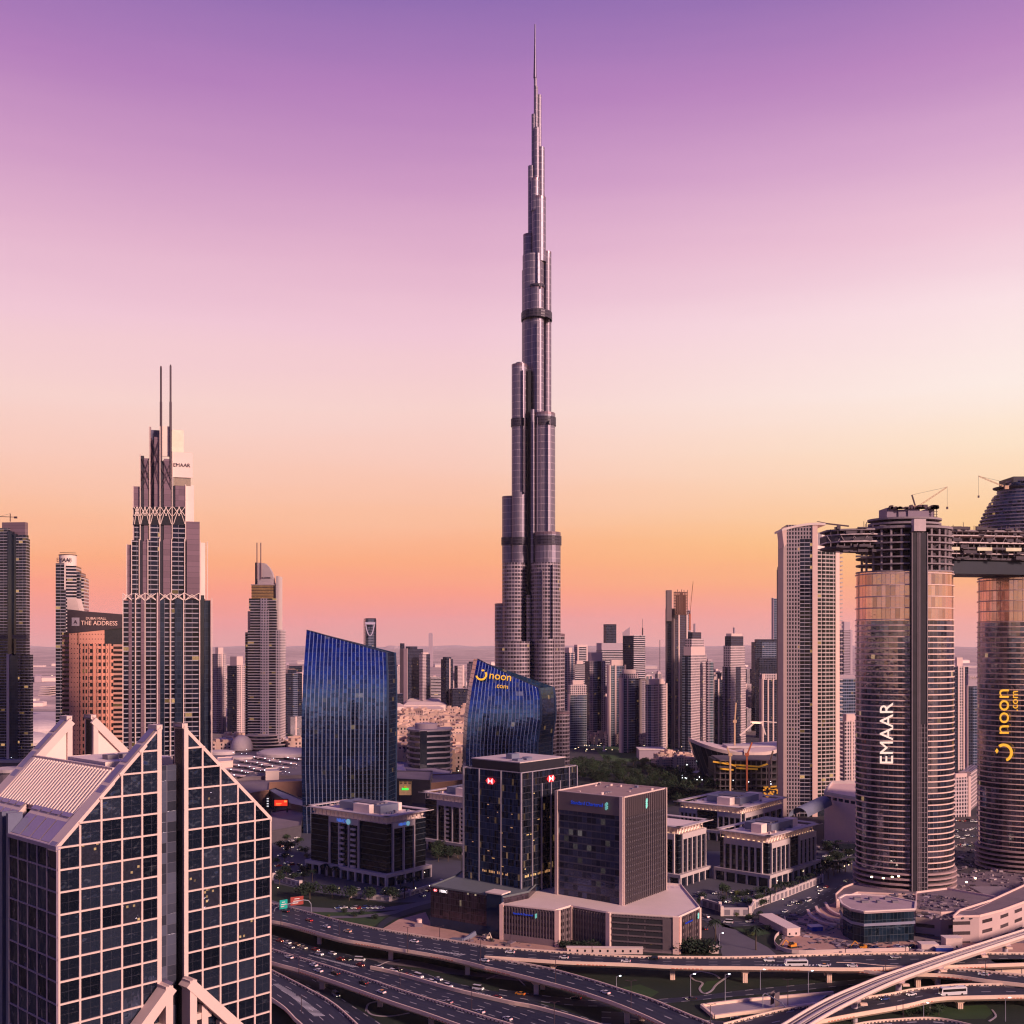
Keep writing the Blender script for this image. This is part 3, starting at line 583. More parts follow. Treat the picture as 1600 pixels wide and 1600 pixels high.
for s0, s1 in ((0, GL), (GR, WR)):
    for k in range(5):
        for j in range(-24, 6):
            u0 = s0 + PT * k; u1 = min(s0 + PT * (k + 1), s1); z1 = EV + 4 * j; z0 = z1 - 4
            q = clip([(u0, z0), (u1, z0), (u1, z1), (u0, z1)], (lambda p: EV + SL * p[0] - .5 - p[1]) if s0 == 0 else (lambda p: EV + SL * (WR - p[0]) - .5 - p[1]))
            if len(q) < 3 or z1 < 60: continue
            ar = abs(sum(q[i][0] * q[(i + 1) % len(q)][1] - q[(i + 1) % len(q)][0] * q[i][1] for i in range(len(q)))) / 2
            if ar > 1: pcs.append((ar * (2 if z0 > 96 else .1), 'f', q, (u0, z0)))
for k in range(5):
    for j in range(-12, 0): pcs.append((9 if EV + 4 * j > 92 else .5, 'l', [(4.05 * k, EV + 4 * j), (4.05 * k + 4.05, EV + 4 * j), (4.05 * k + 4.05, EV + 4 * j + 4), (4.05 * k, EV + 4 * j + 4)], (0, 0)))
pcs.sort(key=lambda t: -t[0]); rest = MB(); rr = random.Random(5)
for i, (ar, kd, q, o0) in enumerate(pcs):
    m_ = rest if i >= 100 else MB(); jt = rr.uniform(-.055, .055); jt2 = rr.uniform(-.04, .04)
    if kd == 'f': m_.face([(a, .02 + jt * (a - q[0][0]) / 4 + jt2 * (z - q[0][1]) / 4, z) for a, z in q], [(a if a < 22 else a - GR, z - EV) for a, z in q])
    else: m_.face([(.02 + jt * (z - q[0][1]) / 4 + jt2 * (a - q[0][0]) / 4, a, z) for a, z in reversed(q)], [(a, z - EV) for a, z in reversed(q)])
    if i < 100: m_.build('window', GLL if rr.random() < .05 and kd == 'f' else GLS, T)
rest.build('window', GLS, T)['kind'] = 'stuff'
lower = MB(); lower.box(.1, GL, .05, .3, 0, 59.8); lower.box(GR, WR - .1, .05, .3, 0, 59.8); lower.build('lower_glazing', GLS, T)
# left side wall: slim mullions with violet shade put into their colour, slot, second block
FL_ = Face((0, DP), (0, -1), DP); sm = MB(); S1 = DP - 20.3; S0 = DP - 24.0
SHADEF = pbr('shaded_frame', (.34, .27, .37), .5, var=.08)
for k in range(6): sm.fbox(FL_, DP - 4.05 * k - .11, DP - 4.05 * k + (.11 if k else 0), 0, EV - .2, -.06, .2)
for k in range(5): sm.fbox(FL_, S0 - 4.05 * k - .16, S0 - 4.05 * k + .16, 0, EV - .2, -.06, .2)
for k in range(1, 32):
    for a, b in ((S1, DP), (0, S0)): sm.fbox(FL_, a, b, EV - 4 * k - .12, EV - 4 * k + .12, -.05, .18)
sm.build('side_mullions', SHADEF, T)
eb = MB(); eb.fbox(FL_, S1, DP + .2, EV - .4, EV + .3, -.5, .4); eb.fbox(FL_, -.2, S0, EV - .4, EV + .3, -.5, .4); eb.build('eave', SHADEF, T)
sg = MB(); sg.fbox(FL_, 0, S0, 0, EV - .3, -.4, 0); sg.fbox(FL_, S1, DP, 0, EV - 49, -.4, 0); sg.build('side_glazing', GLS, T)
sl = MB(); sl.fbox(FL_, S0, S0 + .9, 0, EV + 4, -2.5, .3); sl.fbox(FL_, S1 - .9, S1, 0, EV + 4, -2.5, .3); sl.fbox(FL_, S0 + .9, S1 - .9, 0, EV + 1, -2.5, -1.5); sl.build('slot_lining', pbr('slot_blue', (.14, .15, .24), .45, .2), T)
# roof slopes: skylights low down, ribs above
U1, U2 = 4.6, 12.2
for a, b in ((3.4, 20.3), (24.0, DP - 3.4)):
    for u0, u1, zo in ((0, 3.4, .3), (3.8, U1, .5)):
        n = 4
        for k in range(n):
            v0 = a + (b - a) * k / n + .2; v1 = a + (b - a) * (k + 1) / n - .2
            sk = MB(); sk.face([(u0 + .2, v0, zs(u0 + .2) + zo), (u1, v0, zs(u1) + zo), (u1, v1, zs(u1) + zo), (u0 + .2, v1, zs(u0 + .2) + zo)]); sk.build('skylight', GLP, T)
    bs = MB(); bs.face([(-.1, a, zs(0) + .1), (U1 + .3, a, zs(U1 + .3) + .1), (U1 + .3, b, zs(U1 + .3) + .1), (-.1, b, zs(0) + .1)])
    bs.face([(-.1, a, zs(0) - 2), (U1, a, zs(0) - 2), (U1 + .3, a, zs(U1 + .3) + .1), (-.1, a, zs(0) + .1)]); bs.face([(-.1, b, zs(0) - 2), (U1, b, zs(0) - 2), (U1 + .3, b, zs(U1 + .3) + .1), (-.1, b, zs(0) + .1)])
    bs.build('roof_frame', WHITE, T)
rb = MB(); n = 27
for k in range(n):
    v = 3.9 + (DP - 7.6) * k / n
    rb.bar((U1 + .5, v, zs(U1) + .0), (U2, v, zs(U2) - .2), .42, 1.0)
rb.build('roof_ribs', CREAM, T)
ud = MB(); ud.face([(U1 + .3, 3.4, zs(U1) - .7), (U2, 3.4, zs(U2) - .9), (U2, DP - 3.4, zs(U2) - .9), (U1 + .3, DP - 3.4, zs(U1) - .7)])
ud.face([(U2, 3.4, EV - 1), (U2, 3.4, zs(U2) - .9), (U2, DP - 3.4, zs(U2) - .9), (U2, DP - 3.4, EV - 1)]); ud.build('roof_slope', pbr('tan_roof', (.50, .34, .29), .7), T)
rt = MB(); rt.bar((U2 + .2, 3.4, zs(U2)), (U2 + .2, DP - 3.4, zs(U2)), .7, .9); rt.build('roof_kerb', WHITE, T)
rs = MB(); rs.face([(WR, 3.4, EV), (WR - U2, 3.4, zs(U2)), (WR - U2, DP - 3.4, zs(U2)), (WR, DP - 3.4, EV)]); rs.build('roof_slope', GLP, T)
wf = MB(); wf.box(U2 + .1, WR - U2, 3.3, DP - 3.3, EV - 1, 132.6); wf.build('roof_well', ROOFM, T)
pl = MB(); pl.box(14.5, 29, 11, 27, 132.7, 141.6); pl.box(31, 34, 14, 22, 132.7, 137); pl.build('plant_room', CREAM, T)
for k in range(3): m_ = MB(); m_.box(17 + k * 3.2, 19.4 + k * 3.2, 15, 17.2, 141.6, 142.5); m_.build('roof_fan', LOUV, T)
# pale inner face of the rear gable
ig = MB(); v = DP - 3.45
for (a, za), (b, zb) in (((U2, 132.6), (U2, zs(U2) - 1.6)), ((GL - .5, 132.6), (GL - .5, PK - 1.5)), ((GR + .5, 132.6), (GR + .5, PK - 1.5))): ig.bar((a, v - .3, za), (b, v - .3, zb), 1.1, .7)
ig.bar((0, v - .35, EV - .6), (GL, v - .35, PK - 1.0), .7, 1.6); ig.bar((WR, v - .35, EV - .6), (GR, v - .35, PK - 1.0), .7, 1.6)
ig.build('gable_truss', WHITE, T)
iw = MB(); iw.face([(3, v, 130), (GL, v, 130), (GL, v, PK - 1), (3, v, EV + 2)]); iw.face([(GR, v, 130), (WR - 3, v, 130), (WR - 3, v, EV + 2), (GR, v, PK - 1)]); iw.face([(GL, v + .6, 130), (GR, v + .6, 130), (GR, v + .6, 140.5), (GL, v + .6, 140.5)]); iw.build('gable_lining', CREAM, T)
# small lower gable standing in front of the facade
lg = MB(); zl = 100.6
for s_ in (1, -1):
    e = GL + .6 if s_ == 1 else GR - .6; x0 = 0 if s_ == 1 else WR
    lg.bar((x0, -1.9, zl - (GL + .6) * SL - 1.2), (e, -1.9, zl - 1.2), 3.2, 2.0); lg.box(min(e - s_ * 1.5, e), max(e - s_ * 1.5, e), -3.4, -.4, 40, zl - .8)
lg.build('lower_gable', WHITE, T)
lg = MB()
for k in (1, 2, 3, 4):
    for s_ in (1, -1):
        x = GL + .6 - s_ * 0 - k * 4.0 if s_ == 1 else GR - .6 + k * 4.0; zt_ = zl - 2.4 - (k * 4.0) * SL
        lg.box(x - .7, x + .7, -2.2, -.8, 40, zt_)
for z in (92, 86, 80, 74): w_ = min(GL, (zl - 2 - z) / SL); lg.box(GL - w_ + 1.5, GL + .1, -2.0, -.9, z - .6, z + .6); lg.box(GR - .1, GR + w_ - 1.5, -2.0, -.9, z - .6, z + .6)
lg.build('lower_frame', WHITE, T)
lg = MB(); w_ = (zl - 60) / SL
lg.face([(GL, -.75, zl - 3), (GL, -.75, 50), (0, -.75, 50), (0, -.75, zl - 3 - GL * SL)], [(0, 0), (0, 50), (20, 50), (20, 20)]); lg.face([(GR, -.75, zl - 3), (WR, -.75, zl - 3 - GL * SL), (WR, -.75, 50), (GR, -.75, 50)], [(0, 0), (20, 20), (20, 50), (0, 50)]); lg.build('lower_glazing', GLS, T)
bs = MB(); bs.face([(0, -3.5, zl - (GL + .6) * SL - .3), (GL + .6, -3.5, zl - .2), (GL + .6, -.4, zl - .1), (0, -.4, zl - (GL + .6) * SL - .2)]); bs.build('lower_coping', PANV, T)
# ================================================================ twin bank towers and their annexes in the middle
def annex(name, label, cat, bott, h, back, wall, roofm, group=None):
    """low block from the pixel feet of its front walls; back: extra corner points (x, y) closing the plan"""
    P = [Gp(a, b).xy for a, b in bott]; cx_ = sum(p.x for p in P) / len(P); cy = sum(p.y for p in P) / len(P)
    T_ = thing(name, label, cat, (cx_, cy, 0)); pts = [tuple(p) for p in P] + [tuple(p) for p in back]
    m_ = MB(); m_.prism(pts, 0, h); m_.build('walls', wall, T_, True)
    r_ = MB(); r_.prism(pts, h + .01, h + .35, None, True); r_.build('roof', roofm, T_, True)
    pr = MB()
    for a, b in zip(pts, pts[1:] + pts[:1]): pr.bar((*a, h + .75), (*b, h + .75), .5, .8)
    pr.build('parapet', roofm, T_, True); return T_, [Face(tuple(a), Vector(b) - Vector(a), (Vector(b) - Vector(a)).length) for a, b in zip(P, P[1:])]
# --- bank tower with red hexagon signs
loc, rz, WRh, WLh = place(725, 815, 900, 636, 41)
T = thing('bank_tower', 'dark blue glass office tower with silver ribs and red hexagon signs near its top', 'office tower', loc, rz)
HT = zp(1209, 636); B0 = 22; fR, fL = faces_of(WRh, WLh)
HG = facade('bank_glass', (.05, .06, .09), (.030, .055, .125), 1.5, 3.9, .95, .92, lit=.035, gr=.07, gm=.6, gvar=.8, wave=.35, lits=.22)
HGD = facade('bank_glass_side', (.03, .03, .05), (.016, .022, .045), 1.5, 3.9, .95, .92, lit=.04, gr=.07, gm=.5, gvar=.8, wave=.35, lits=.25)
m_ = MB(); m_.prism([(0, 0), (WRh, 0), (WRh, WLh), (0, WLh)], 0, HT); o = m_.build('glazing', HG, T); 
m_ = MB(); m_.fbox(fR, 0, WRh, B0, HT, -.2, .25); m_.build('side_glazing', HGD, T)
for u in (0, .28, .66, 1): m_ = MB(); w_ = .5 if 0 < u < 1 else .9; m_.fbox(fL, WLh * u - w_ / 2, WLh * u + w_ / 2, 0, HT + .6, 0, .8); m_.build('rib', pbr('silver_rib', (.55, .50, .58), .4, .5), T)
for u in (.17, .34, .51, .68, .85, 1): m_ = MB(); m_.fbox(fR, WRh * u - .3, WRh * u + .3, 0, HT + (.4 if u > .8 or u < .2 else -7), .25, 1.1); m_.build('rib', MATS['silver_rib'], T)
m_ = MB()
for a, b in (((0, 0), (WRh, 0)), ((WRh, 0), (WRh, WLh)), ((WRh, WLh), (0, WLh)), ((0, WLh), (0, 0))): m_.bar((*a, HT + .5), (*b, HT + .5), .5, .5)
m_.build('roof_rail', MATS['silver_rib'], T)
m_ = MB(); m_.box(3, WRh - 6, 4, WLh - 4, HT, HT + 5.5); m_.build('penthouse', DARK, T)
m_ = MB(); m_.box(2.6, WRh - 5.6, 3.6, WLh - 3.6, HT + 5.5, HT + 6.1); m_.build('roof', ROOFM, T)
for a, b, w_, h_ in ((12, 18, 7, 3), (6, 8, 5, 1.2), (14, 8, 5, 1.1), (20, 12, 4, 1)): m_ = MB(); m_.box(a, a + w_, b, b + 4.5, HT + 6.1, HT + 6.1 + h_); m_.build('roof_plant', BLUEM, T)
WWIN = pbr('warm_window', (1, .6, .25), .5, var=.6, scale=1.2, emit=.45, ecol=(1, .46, .17)); ra = random.Random(12)
for fc_, L_, d_, n_ in ((fL, WLh, .02, 16), (fR, WRh, .27, 18)):      # one storey with its lights on, and a few more higher up
    for k in range(n_):
        if k % 5 != 3: u = L_ * (.33 if fc_ is fL else .05) + k * 1.3; m_ = MB(); m_.fbox(fc_, u, u + ra.uniform(.6, 1.1), B0 + 7, B0 + 8.2 + ra.uniform(-.3, .5), d_, d_ + .04); m_.build('lit_window', WWIN, T)
    for k in range(12): u = ra.uniform(2, L_ - 3); z = B0 + 3.9 * ra.randrange(3, 15); m_ = MB(); m_.fbox(fc_, u, u + ra.uniform(.6, 2.2), z, z + .5, d_, d_ + .04); m_.build('lit_window', WWIN, T)
REDL = pbr('sign_red', (.85, .02, .03), .4, var=0, emit=.75, ecol=(1, .04, .05)); WHL = pbr('sign_white', (1, 1, 1), .4, var=0, emit=.9, ecol=(1, .92, .95))
def hexsign(fc, u, z, s_, T_):
    m1 = MB(); q = [(-1, 0), (-.5, -.5), (.5, -.5), (1, 0), (.5, .5), (-.5, .5)]
    def P_(a, b, d): return fc.p(u + a * s_, z + b * s_, d)
    m1.face([P_(a, b, 1.2) for a, b in q])
    for (a, b), (c, d) in zip(q, q[1:] + q[:1]): m1.face([P_(a, b, .9), P_(c, d, .9), P_(c, d, 1.2), P_(a, b, 1.2)])
    o1 = m1.build('logo_sign', REDL, T_); m2 = MB()
    for sx_ in (1,): 
        m2.face([P_(-.5, .5, 1.26), P_(0, 0, 1.26), P_(-.5, -.5, 1.26)]); m2.face([P_(.5, .5, 1.26), P_(.5, -.5, 1.26), P_(0, 0, 1.26)])
    m2.build('logo_mark', WHL, o1)
hexsign(fL, WLh * .49, HT - 6.0, 3.7, T); hexsign(fR, WRh * .5, HT - 5.0, 3.9, T)
# --- its annex
yA = yb(1393); bk = [Vector((xp(868, 700), 700)), Vector((xp(735, 702), 702)), Vector((xp(710, 668), 668))]
AGL = facade('annex_glass', (.035, .035, .055), (.085, .06, .085), 1.3, 3.6, .92, .95, lit=.02, gr=.1, gm=.6, gvar=.45, wave=.6, lits=.5, litc=(1, .75, .5))
A1, fs = annex('bank_annex', 'low dark glass annex with grey roof and small red sign below the blue tower', 'annex', [(673, 1447), (785, 1467)], 22.6, [Vector((xp(826, 628), 628))] + bk, AGL, pbr('green_roof', (.13, .15, .17), .85, var=.15))
f0 = fs[0]; m_ = MB(); m_.fbox(f0, f0.L * .80, f0.L + .2, 0, 24.5, -7, 1.0); m_.build('stair_tower', pbr('navy_glass', (.02, .04, .10), .15, .4, var=.3), A1, True)
m_ = MB(); m_.fbox(f0, f0.L * .79, f0.L + .5, 24.5, 25.2, -7.5, 1.4); m_.build('stair_roof', PALE and CREAM, A1, True)
m_ = MB(); m_.fbox(f0, 0, f0.L * .8, 0, 5.5, .05, .4); m_.build('plinth', MATS['navy_glass'], A1, True)
hexs = MB(); 
o = text('sign_letters', 'HSBC', 2.2, WHL, A1, f0.p(9.5, 21.3, .4), (f0.u.x, f0.u.y, 0))
m1 = MB(); q = [(-1, 0), (-.5, -.5), (.5, -.5), (1, 0), (.5, .5), (-.5, .5)]; m1.face([f0.p(3.6 + a * 1.6, 21.3 + b * 1.6, .4) for a, b in q]); o1 = m1.build('logo_sign', REDL, A1, True)
m2 = MB(); m2.face([f0.p(3.6 + a * 1.6, 21.3 + b * 1.6, .46) for a, b in ((-.5, .5), (0, 0), (-.5, -.5))]); m2.face([f0.p(3.6 + a * 1.6, 21.3 + b * 1.6, .46) for a, b in ((.5, .5), (.5, -.5), (0, 0))]); o2 = m2.build('logo_mark', WHL, None); o2.parent = o1; o2.location = -A1.location
# --- brown bank tower with blue lettering
YS = 612; loc, rz, WRs, WLs = place(868, 973, 1040, YS, 37)
T = thing('bank_tower', 'brown stone office tower with ribbed right side and blue lettering, standing on the pale roof', 'office tower', loc, rz)
fR, fL = faces_of(WRs, WLs); PB = 19.4; HS = zp(1246, YS)
BRN = pbr('brown_stone', (.17, .125, .135), .6, var=.12, scale=.1); BRN2 = pbr('taupe_stone', (.50, .37, .35), .6, var=.1)
BG = facade('brown_glass', (.06, .055, .085), (.050, .060, .125), 3.1, 3.9, .95, .80, lit=.03, gr=.12, gm=.55, gvar=.6, wave=.4, lits=.12, litc=(1, .85, .7))
m_ = MB(); m_.prism([(.3, .3), (WRs - .3, .3), (WRs - .3, WLs - .3), (.3, WLs - .3)], PB, HS - 1.2); m_.build('core', BG, T)
m_ = MB(); m_.fbox(fL, .6, WLs - .6, HS - 10.5, HS, -.3, .35); m_.build('fascia', BRN, T)
for u0, u1, hh in ((0, 1.8, 1.5), (WLs - 1.7, WLs + .4, 1.5)): m_ = MB(); m_.fbox(fL, u0, u1, PB, HS + hh * .3, -1.2, .9); m_.build('corner_pier', BRN2 if u0 == 0 else WHITE, T)
m_ = MB(); m_.fbox(fR, -.4, .9, PB, HS + .5, -.4, .8); m_.build('corner_pier', BRN2, T); m_ = MB(); m_.fbox(fR, WRs - 1.2, WRs + .4, PB, HS + .5, -1, .9); m_.build('corner_pier', BRN2, T)
for k in range(22):
    u = 1.4 + (WRs - 3) * k / 21; m_ = MB(); m_.fbox(fR, u - .17, u + .17, PB, HS - .4, .1, 1.3); o = m_.build('fin', pbr('fin_taupe', (.20, .165, .18), .6, var=.08), T)
m_ = MB(); m_.fbox(fR, 1, WRs - 1.2, HS - 11, HS - .6, -.2, .25); m_.build('fascia', BRN, T)
m_ = MB()
for k in range(1, 15): m_.fbox(fR, 1, WRs - 1.2, PB + 3.35 * k, PB + 3.35 * k + .8, -.2, .55)
m_.build('spandrels', pbr('spandrel_grey', (.09, .08, .11), .5, .2), T)
m_ = MB(); m_.box(0, WRs, 0, WLs, HS - 1.2, HS - .4); m_.build('roof', pbr('brown_roof', (.36, .24, .22), .85, var=.15), T)
m_ = MB()
for a, b in (((0, 0), (WRs, 0)), ((WRs, 0), (WRs, WLs)), ((WRs, WLs), (0, WLs)), ((0, WLs), (0, 0))): m_.bar((*a, HS), (*b, HS), .6, .7)
m_.build('parapet', WHITE, T)
ra = random.Random(77)
for k in range(12): a, b = ra.uniform(2, WRs - 5), ra.uniform(2, WLs - 4); m_ = MB(); m_.box(a, a + ra.uniform(.8, 2.4), b, b + ra.uniform(.8, 2), HS - .4, HS + ra.uniform(.1, 1.0)); m_.build('roof_unit', ra.choice((LOUV, BLUEM, WHITE)), T)
for k in range(3): m_ = MB(); m_.box(9 + 2.6 * k, 11 + 2.6 * k, 17, 20, HS - .4, HS + .2); m_.build('roof_hatch', LOUV, T)
BLUL = pbr('sign_blue', (.01, .05, .5), .4, var=0, emit=.30, ecol=(.02, .08, .8)); TEAL = pbr('sign_teal', (.2, .8, .7), .4, var=0, emit=.22, ecol=(.35, 1, .85))
o = text('sign_letters', 'Standard Chartered', 2.9, BLUL, T, fL.p(WLs * .48, HS - 5.6, .5), (0, -1, 0), sx_=.92, world=False)
def knot(fc, u, z, s_, T_, world=False):
    m1 = MB(); P_ = lambda a, b, d: fc.p(u + a * s_, z + b * s_, d)
    for pts in (((-.5, .45), (.1, 1), (.45, .7), (-.1, .2)), ((.5, -.45), (-.1, -1), (-.45, -.7), (.1, -.2)), ((-.5, .05), (-.15, -.15), (.5, .5), (.15, .5)), ((.5, -.05), (.15, .15), (-.5, -.45), (-.15, -.5))):
        m1.face([P_(a, b, 1.3) for a, b in pts])
        for (a, b), (c, d) in zip(pts, pts[1:] + pts[:1]): m1.face([P_(a, b, 1.0), P_(c, d, 1.0), P_(c, d, 1.3), P_(a, b, 1.3)])
    m1.build('logo_mark', TEAL, T_, world)
knot(fL, WLs * .78, HS - 5.6, 2.3, T); knot(fR, WRs * .5, HS - 6, 3.0, T)
# --- the brown annex it stands on
fb = [(783, 1468), (868, 1479), (892, 1471), (950, 1483), (1060, 1491), (1093, 1474)]
BAX = facade('annex_openings', (.17, .125, .14), (.035, .026, .036), 1.7, 3.7, .62, .58, lit=.004, gr=.35, gm=.1, gvar=.5, v0=1.2)
back = [Vector((xp(1064, 662), 662)), Vector((xp(1000, 672), 672)), Vector((xp(858, 668), 668)), Vector((xp(838, 650), 650))]
A2, fs = annex('bank_annex', 'low brown annex with pale flat roof, folded front and blue signs', 'annex', fb, 19, back, BAX, CREAM)
PINK = pbr('pink_stone', (.80, .56, .50), .65, var=.08)
for f_, u0, u1 in ((fs[0], -.6, 1.6), (fs[0], fs[0].L - .2, fs[0].L + 2.4), (fs[1], -.1, 2.0), (fs[2], -1.4, 1.2), (fs[2], fs[2].L - 1.0, fs[2].L + 1.6), (fs[3], fs[3].L - 2.8, fs[3].L + .4), (fs[4], .2, 2.0), (fs[4], fs[4].L - 1.6, fs[4].L + .4)):
    m_ = MB(); m_.fbox(f_, u0, u1, 0, 19.6, -1.4, .9); m_.build('pier', PINK, A2, True)
for f_, n_ in ((fs[0], 19), (fs[2], 14), (fs[1], 5), (fs[4], 12)):
    m_ = MB()
    for k in range(1, n_): u = f_.L * k / n_; m_.fbox(f_, u - .14, u + .14, 1.5, 18.4, 0, .55)
    m_.build('fins', pbr('bronze_fin', (.16, .125, .14), .5, .2), A2, True)
m_ = MB(); m_.fbox(fs[0], 1.7, fs[0].L - .3, .1, 3.6, 0, .62); m_.fbox(fs[3], 1.7, fs[3].L - 2.9, .1, 1.2, 0, .5); m_.build('plinth', pbr('plinth_brown', (.22, .16, .18), .7), A2, True)
f3 = fs[3]
for k in range(5):
    for j in range(3):
        u0 = 2.2 + j * f3.L * .24; m_ = MB(); m_.fbox(f3, u0, u0 + f3.L * .225, 2.0 + k * 3.3, 4.1 + k * 3.3, .03, .12); m_.build('garage_opening', VOID, A2, True)
m_ = MB()
for k in range(6): m_.fbox(f3, 1.7, f3.L * .78, 1.2 + k * 3.3, 1.9 + k * 3.3, .02, .7)
m_.fbox(f3, f3.L * .78, f3.L - 2.8, 1.2, 18.6, .02, .45); m_.build('spandrels', MATS['bronze_fin'], A2, True)
text('sign_letters', 'Standard Chartered', 1.5, BLUL, A2, fs[0].p(fs[0].L * .42, 15.6, .9), (fs[0].u.x, fs[0].u.y, 0)); knot(fs[0], fs[0].L * .66, 15.6, 1.4, A2, True)
text('sign_letters', 'Standard Chartered', 1.2, BLUL, A2, fs[4].p(fs[4].L * .42, 15, .9), (fs[4].u.x, fs[4].u.y, 0), sx_=.9); knot(fs[4], fs[4].L * .85, 16, 1.7, A2, True)
m_ = MB(); a = Vector((xp(1046, 655), 655)); 
for i in range(9): m_.box(a.x - 18 + i * 3, a.x - 17.8 + i * 3, a.y, a.y + .2, 19.3, 20.6)
m_.bar((a.x - 18, a.y + .1, 20.6), (a.x + 6, a.y + .1, 20.6), .15); m_.build('roof_railing', WHITE, A2, True)
# ================================================================ white canopied office blocks
DKB = facade('office_glass', (.045, .055, .075), (.010, .014, .026), 30, 3.9, 1.0, .90, lit=.0, gr=.1, gm=.35, gvar=.3, wave=.3)
WL_ = pbr('lit_soffit', (.85, .66, .56), .6, var=.1, emit=.0)
def office(label, px, Y, th, top, R_=(), L_=(), hp=8.5, sq=(), lit=True, cat='office building', plant=True, group='canopied office blocks'):
    loc, rz, wr, wl = place(*px, Y, th); fR, fL = faces_of(wr, wl); H = zp(top, Y)
    T_ = thing('office_block', label, cat, loc, rz, group); hb = H - 5.5
    m = MB(); m.prism([(1, 1), (wr - 1, 1), (wr - 1, wl - 1), (1, wl - 1)], 0, hb); m.build('glazing', DKB, T_)
    m = MB(); m.prism([(-2.5, -2.5), (wr + 2, -2.5), (wr + 2, wl + 2), (-2.5, wl + 2)], hp - 2.2, hp); m.build('podium_band', STONE, T_)
    m = MB(); m.prism([(-1, -1), (wr + 1, -1), (wr + 1, wl + 1), (-1, wl + 1)], 0, hp - 2.2); m.build('shopfront', DARKG, T_)
    for f_, L in ((fR, wr), (fL, wl)):
        n_ = max(3, int(L / 7))
        for k in range(n_ + 1): u = -2.0 + (L + 2.6) * k / n_; m = MB(); m.fbox(f_, u, u + 1.3, 0, hp - 2.2, 1.1, 2.4); m.build('podium_pier', STONE, T_)
    for f_, L, segs in ((fR, wr, R_), (fL, wl, L_)):
        for (a, b, npier) in segs:
            u0, u1 = a * L, b * L; m = MB(); m.fbox(f_, u0, u1, hb - 3.6, hb + .2, -.9, .5); m.build('lintel', STONE, T_)
            for k in range(npier): u = u0 + (u1 - u0 - 1.1) * k / (npier - 1); m = MB(); m.fbox(f_, u, u + 1.1, hp, hb - 3.6, -.9, .5); m.build('pier', STONE, T_)
    for (a, b) in sq:                        # ladder of small square windows between two piers
        u0, u1 = a * wl, b * wl; m = MB()
        for k in range(8): z = hp + (hb - 3.6 - hp) * k / 8; m.fbox(fL, u0, u1, z, z + 1.5, -.9, .35)
        m.build('spandrel_ladder', STONE, T_)
    # upper storey, canopy ring and slender props
    m = MB(); m.prism([(3.5, 3.5), (wr - 3.5, 3.5), (wr - 3.5, wl - 3.5), (3.5, wl - 3.5)], hb, H - 1.2, None); m.build('upper_storey', CREAM, T_)
    m = MB(); e = 3.2
    for a, b in (((-e, -e), (wr + e, -e)), ((wr + e, -e), (wr + e, wl + e)), ((wr + e, wl + e), (-e, wl + e)), ((-e, wl + e), (-e, -e))):
        d = (Vector(b) - Vector(a)).normalized(); nrm = Vector((-d.y, d.x)); a2 = Vector(a) + nrm * 2.4; b2 = Vector(b) + nrm * 2.4
        a2 = a2 + d * 0; m.bar((*a2, H), (*b2, H), 4.6, .55)
    m.build('canopy', STONE, T_)
    m = MB(); m.prism([(1, 1), (wr - 1, 1), (wr - 1, wl - 1), (1, wl - 1)], hb + .01, hb + .25); m.build('roof_deck', ROOFM, T_)
    pm = MB()
    for f_, L in ((fR, wr), (fL, wl)):
        n_ = int(L / 4)
        for k in range(n_): u = 1 + (L - 2) * k / n_; pm.fbox(f_, u, u + .35, hb, H - .3, -1.2, -.8); pm.fbox(f_, u + .5, u + 3.0, hb + 2.0, H - .9, -2.6, -2.3)
    pm.build('canopy_props', CREAM, T_)
    if lit:
        lm = MB()
        for f_, L in ((fR, wr), (fL, wl)):
            for k in range(int(L / 4)): u = 2.2 + 4 * k; lm.fbox(f_, u, u + 1.4, hb + .5, hb + .8, -1.9, -1.6)
        lm.build('uplights', pbr('uplight', (1, .7, .45), .5, var=0, emit=2.0, ecol=(1, .58, .30)), T_)
    if plant:
        m = MB(); m.box(wr * .28, wr * .72, wl * .22, wl * .75, H - 1.2, H + 4.2); m.build('plant_enclosure', BLUEM, T_)
        m = MB(); m.box(wr * .16, wr * .27, wl * .3, wl * .5, H - 1.2, H + 4.8); m.build('stair_head', CREAM, T_); m = MB(); m.box(wr * .74, wr * .86, wl * .25, wl * .45, H - 1.2, H + 4); m.build('stair_head', CREAM, T_)
        ra = random.Random(int(wr * 10))
        for k in range(9): a, b = ra.uniform(5, wr - 8), ra.choice((ra.uniform(4.5, wl * .18), ra.uniform(wl * .78, wl - 7))); m = MB(); m.box(a, a + ra.uniform(1.2, 3), b, b + ra.uniform(1, 2.4), H - 1.2, H + ra.uniform(-.4, .9)); m.build('roof_unit', ra.choice((LOUV, BLUEM, WHITE)), T_)
        m = MB()
        for k in range(3): m.box(wr * .34 + k * 4, wr * .34 + k * 4 + 2.8, wl * .3, wl * .6, H + 4.2, H + 5); 
        m.build('cooling_units', LOUV, T_)
    return T_, fR, fL, wr, wl, H, hb
T_, fR, fL, wr, wl, H, hb = office('canopied office block with blue illuminated sign, closest one to the blue glass tower', (483, 604, 668), 746, 39, 1276,
    R_=((.14, .68, 3),), L_=((.27, .66, 4),), sq=((.40, .46), (.55, .61)), lit=False)
text('sign_letters', 'NBAD', 3.4, pbr('sign_sky', (.1, .3, 1), .4, var=0, emit=.4, ecol=(.12, .28, 1)), T_, fL.p(wl * .44, hb - 1.6, .7), (0, -1, 0), world=False)
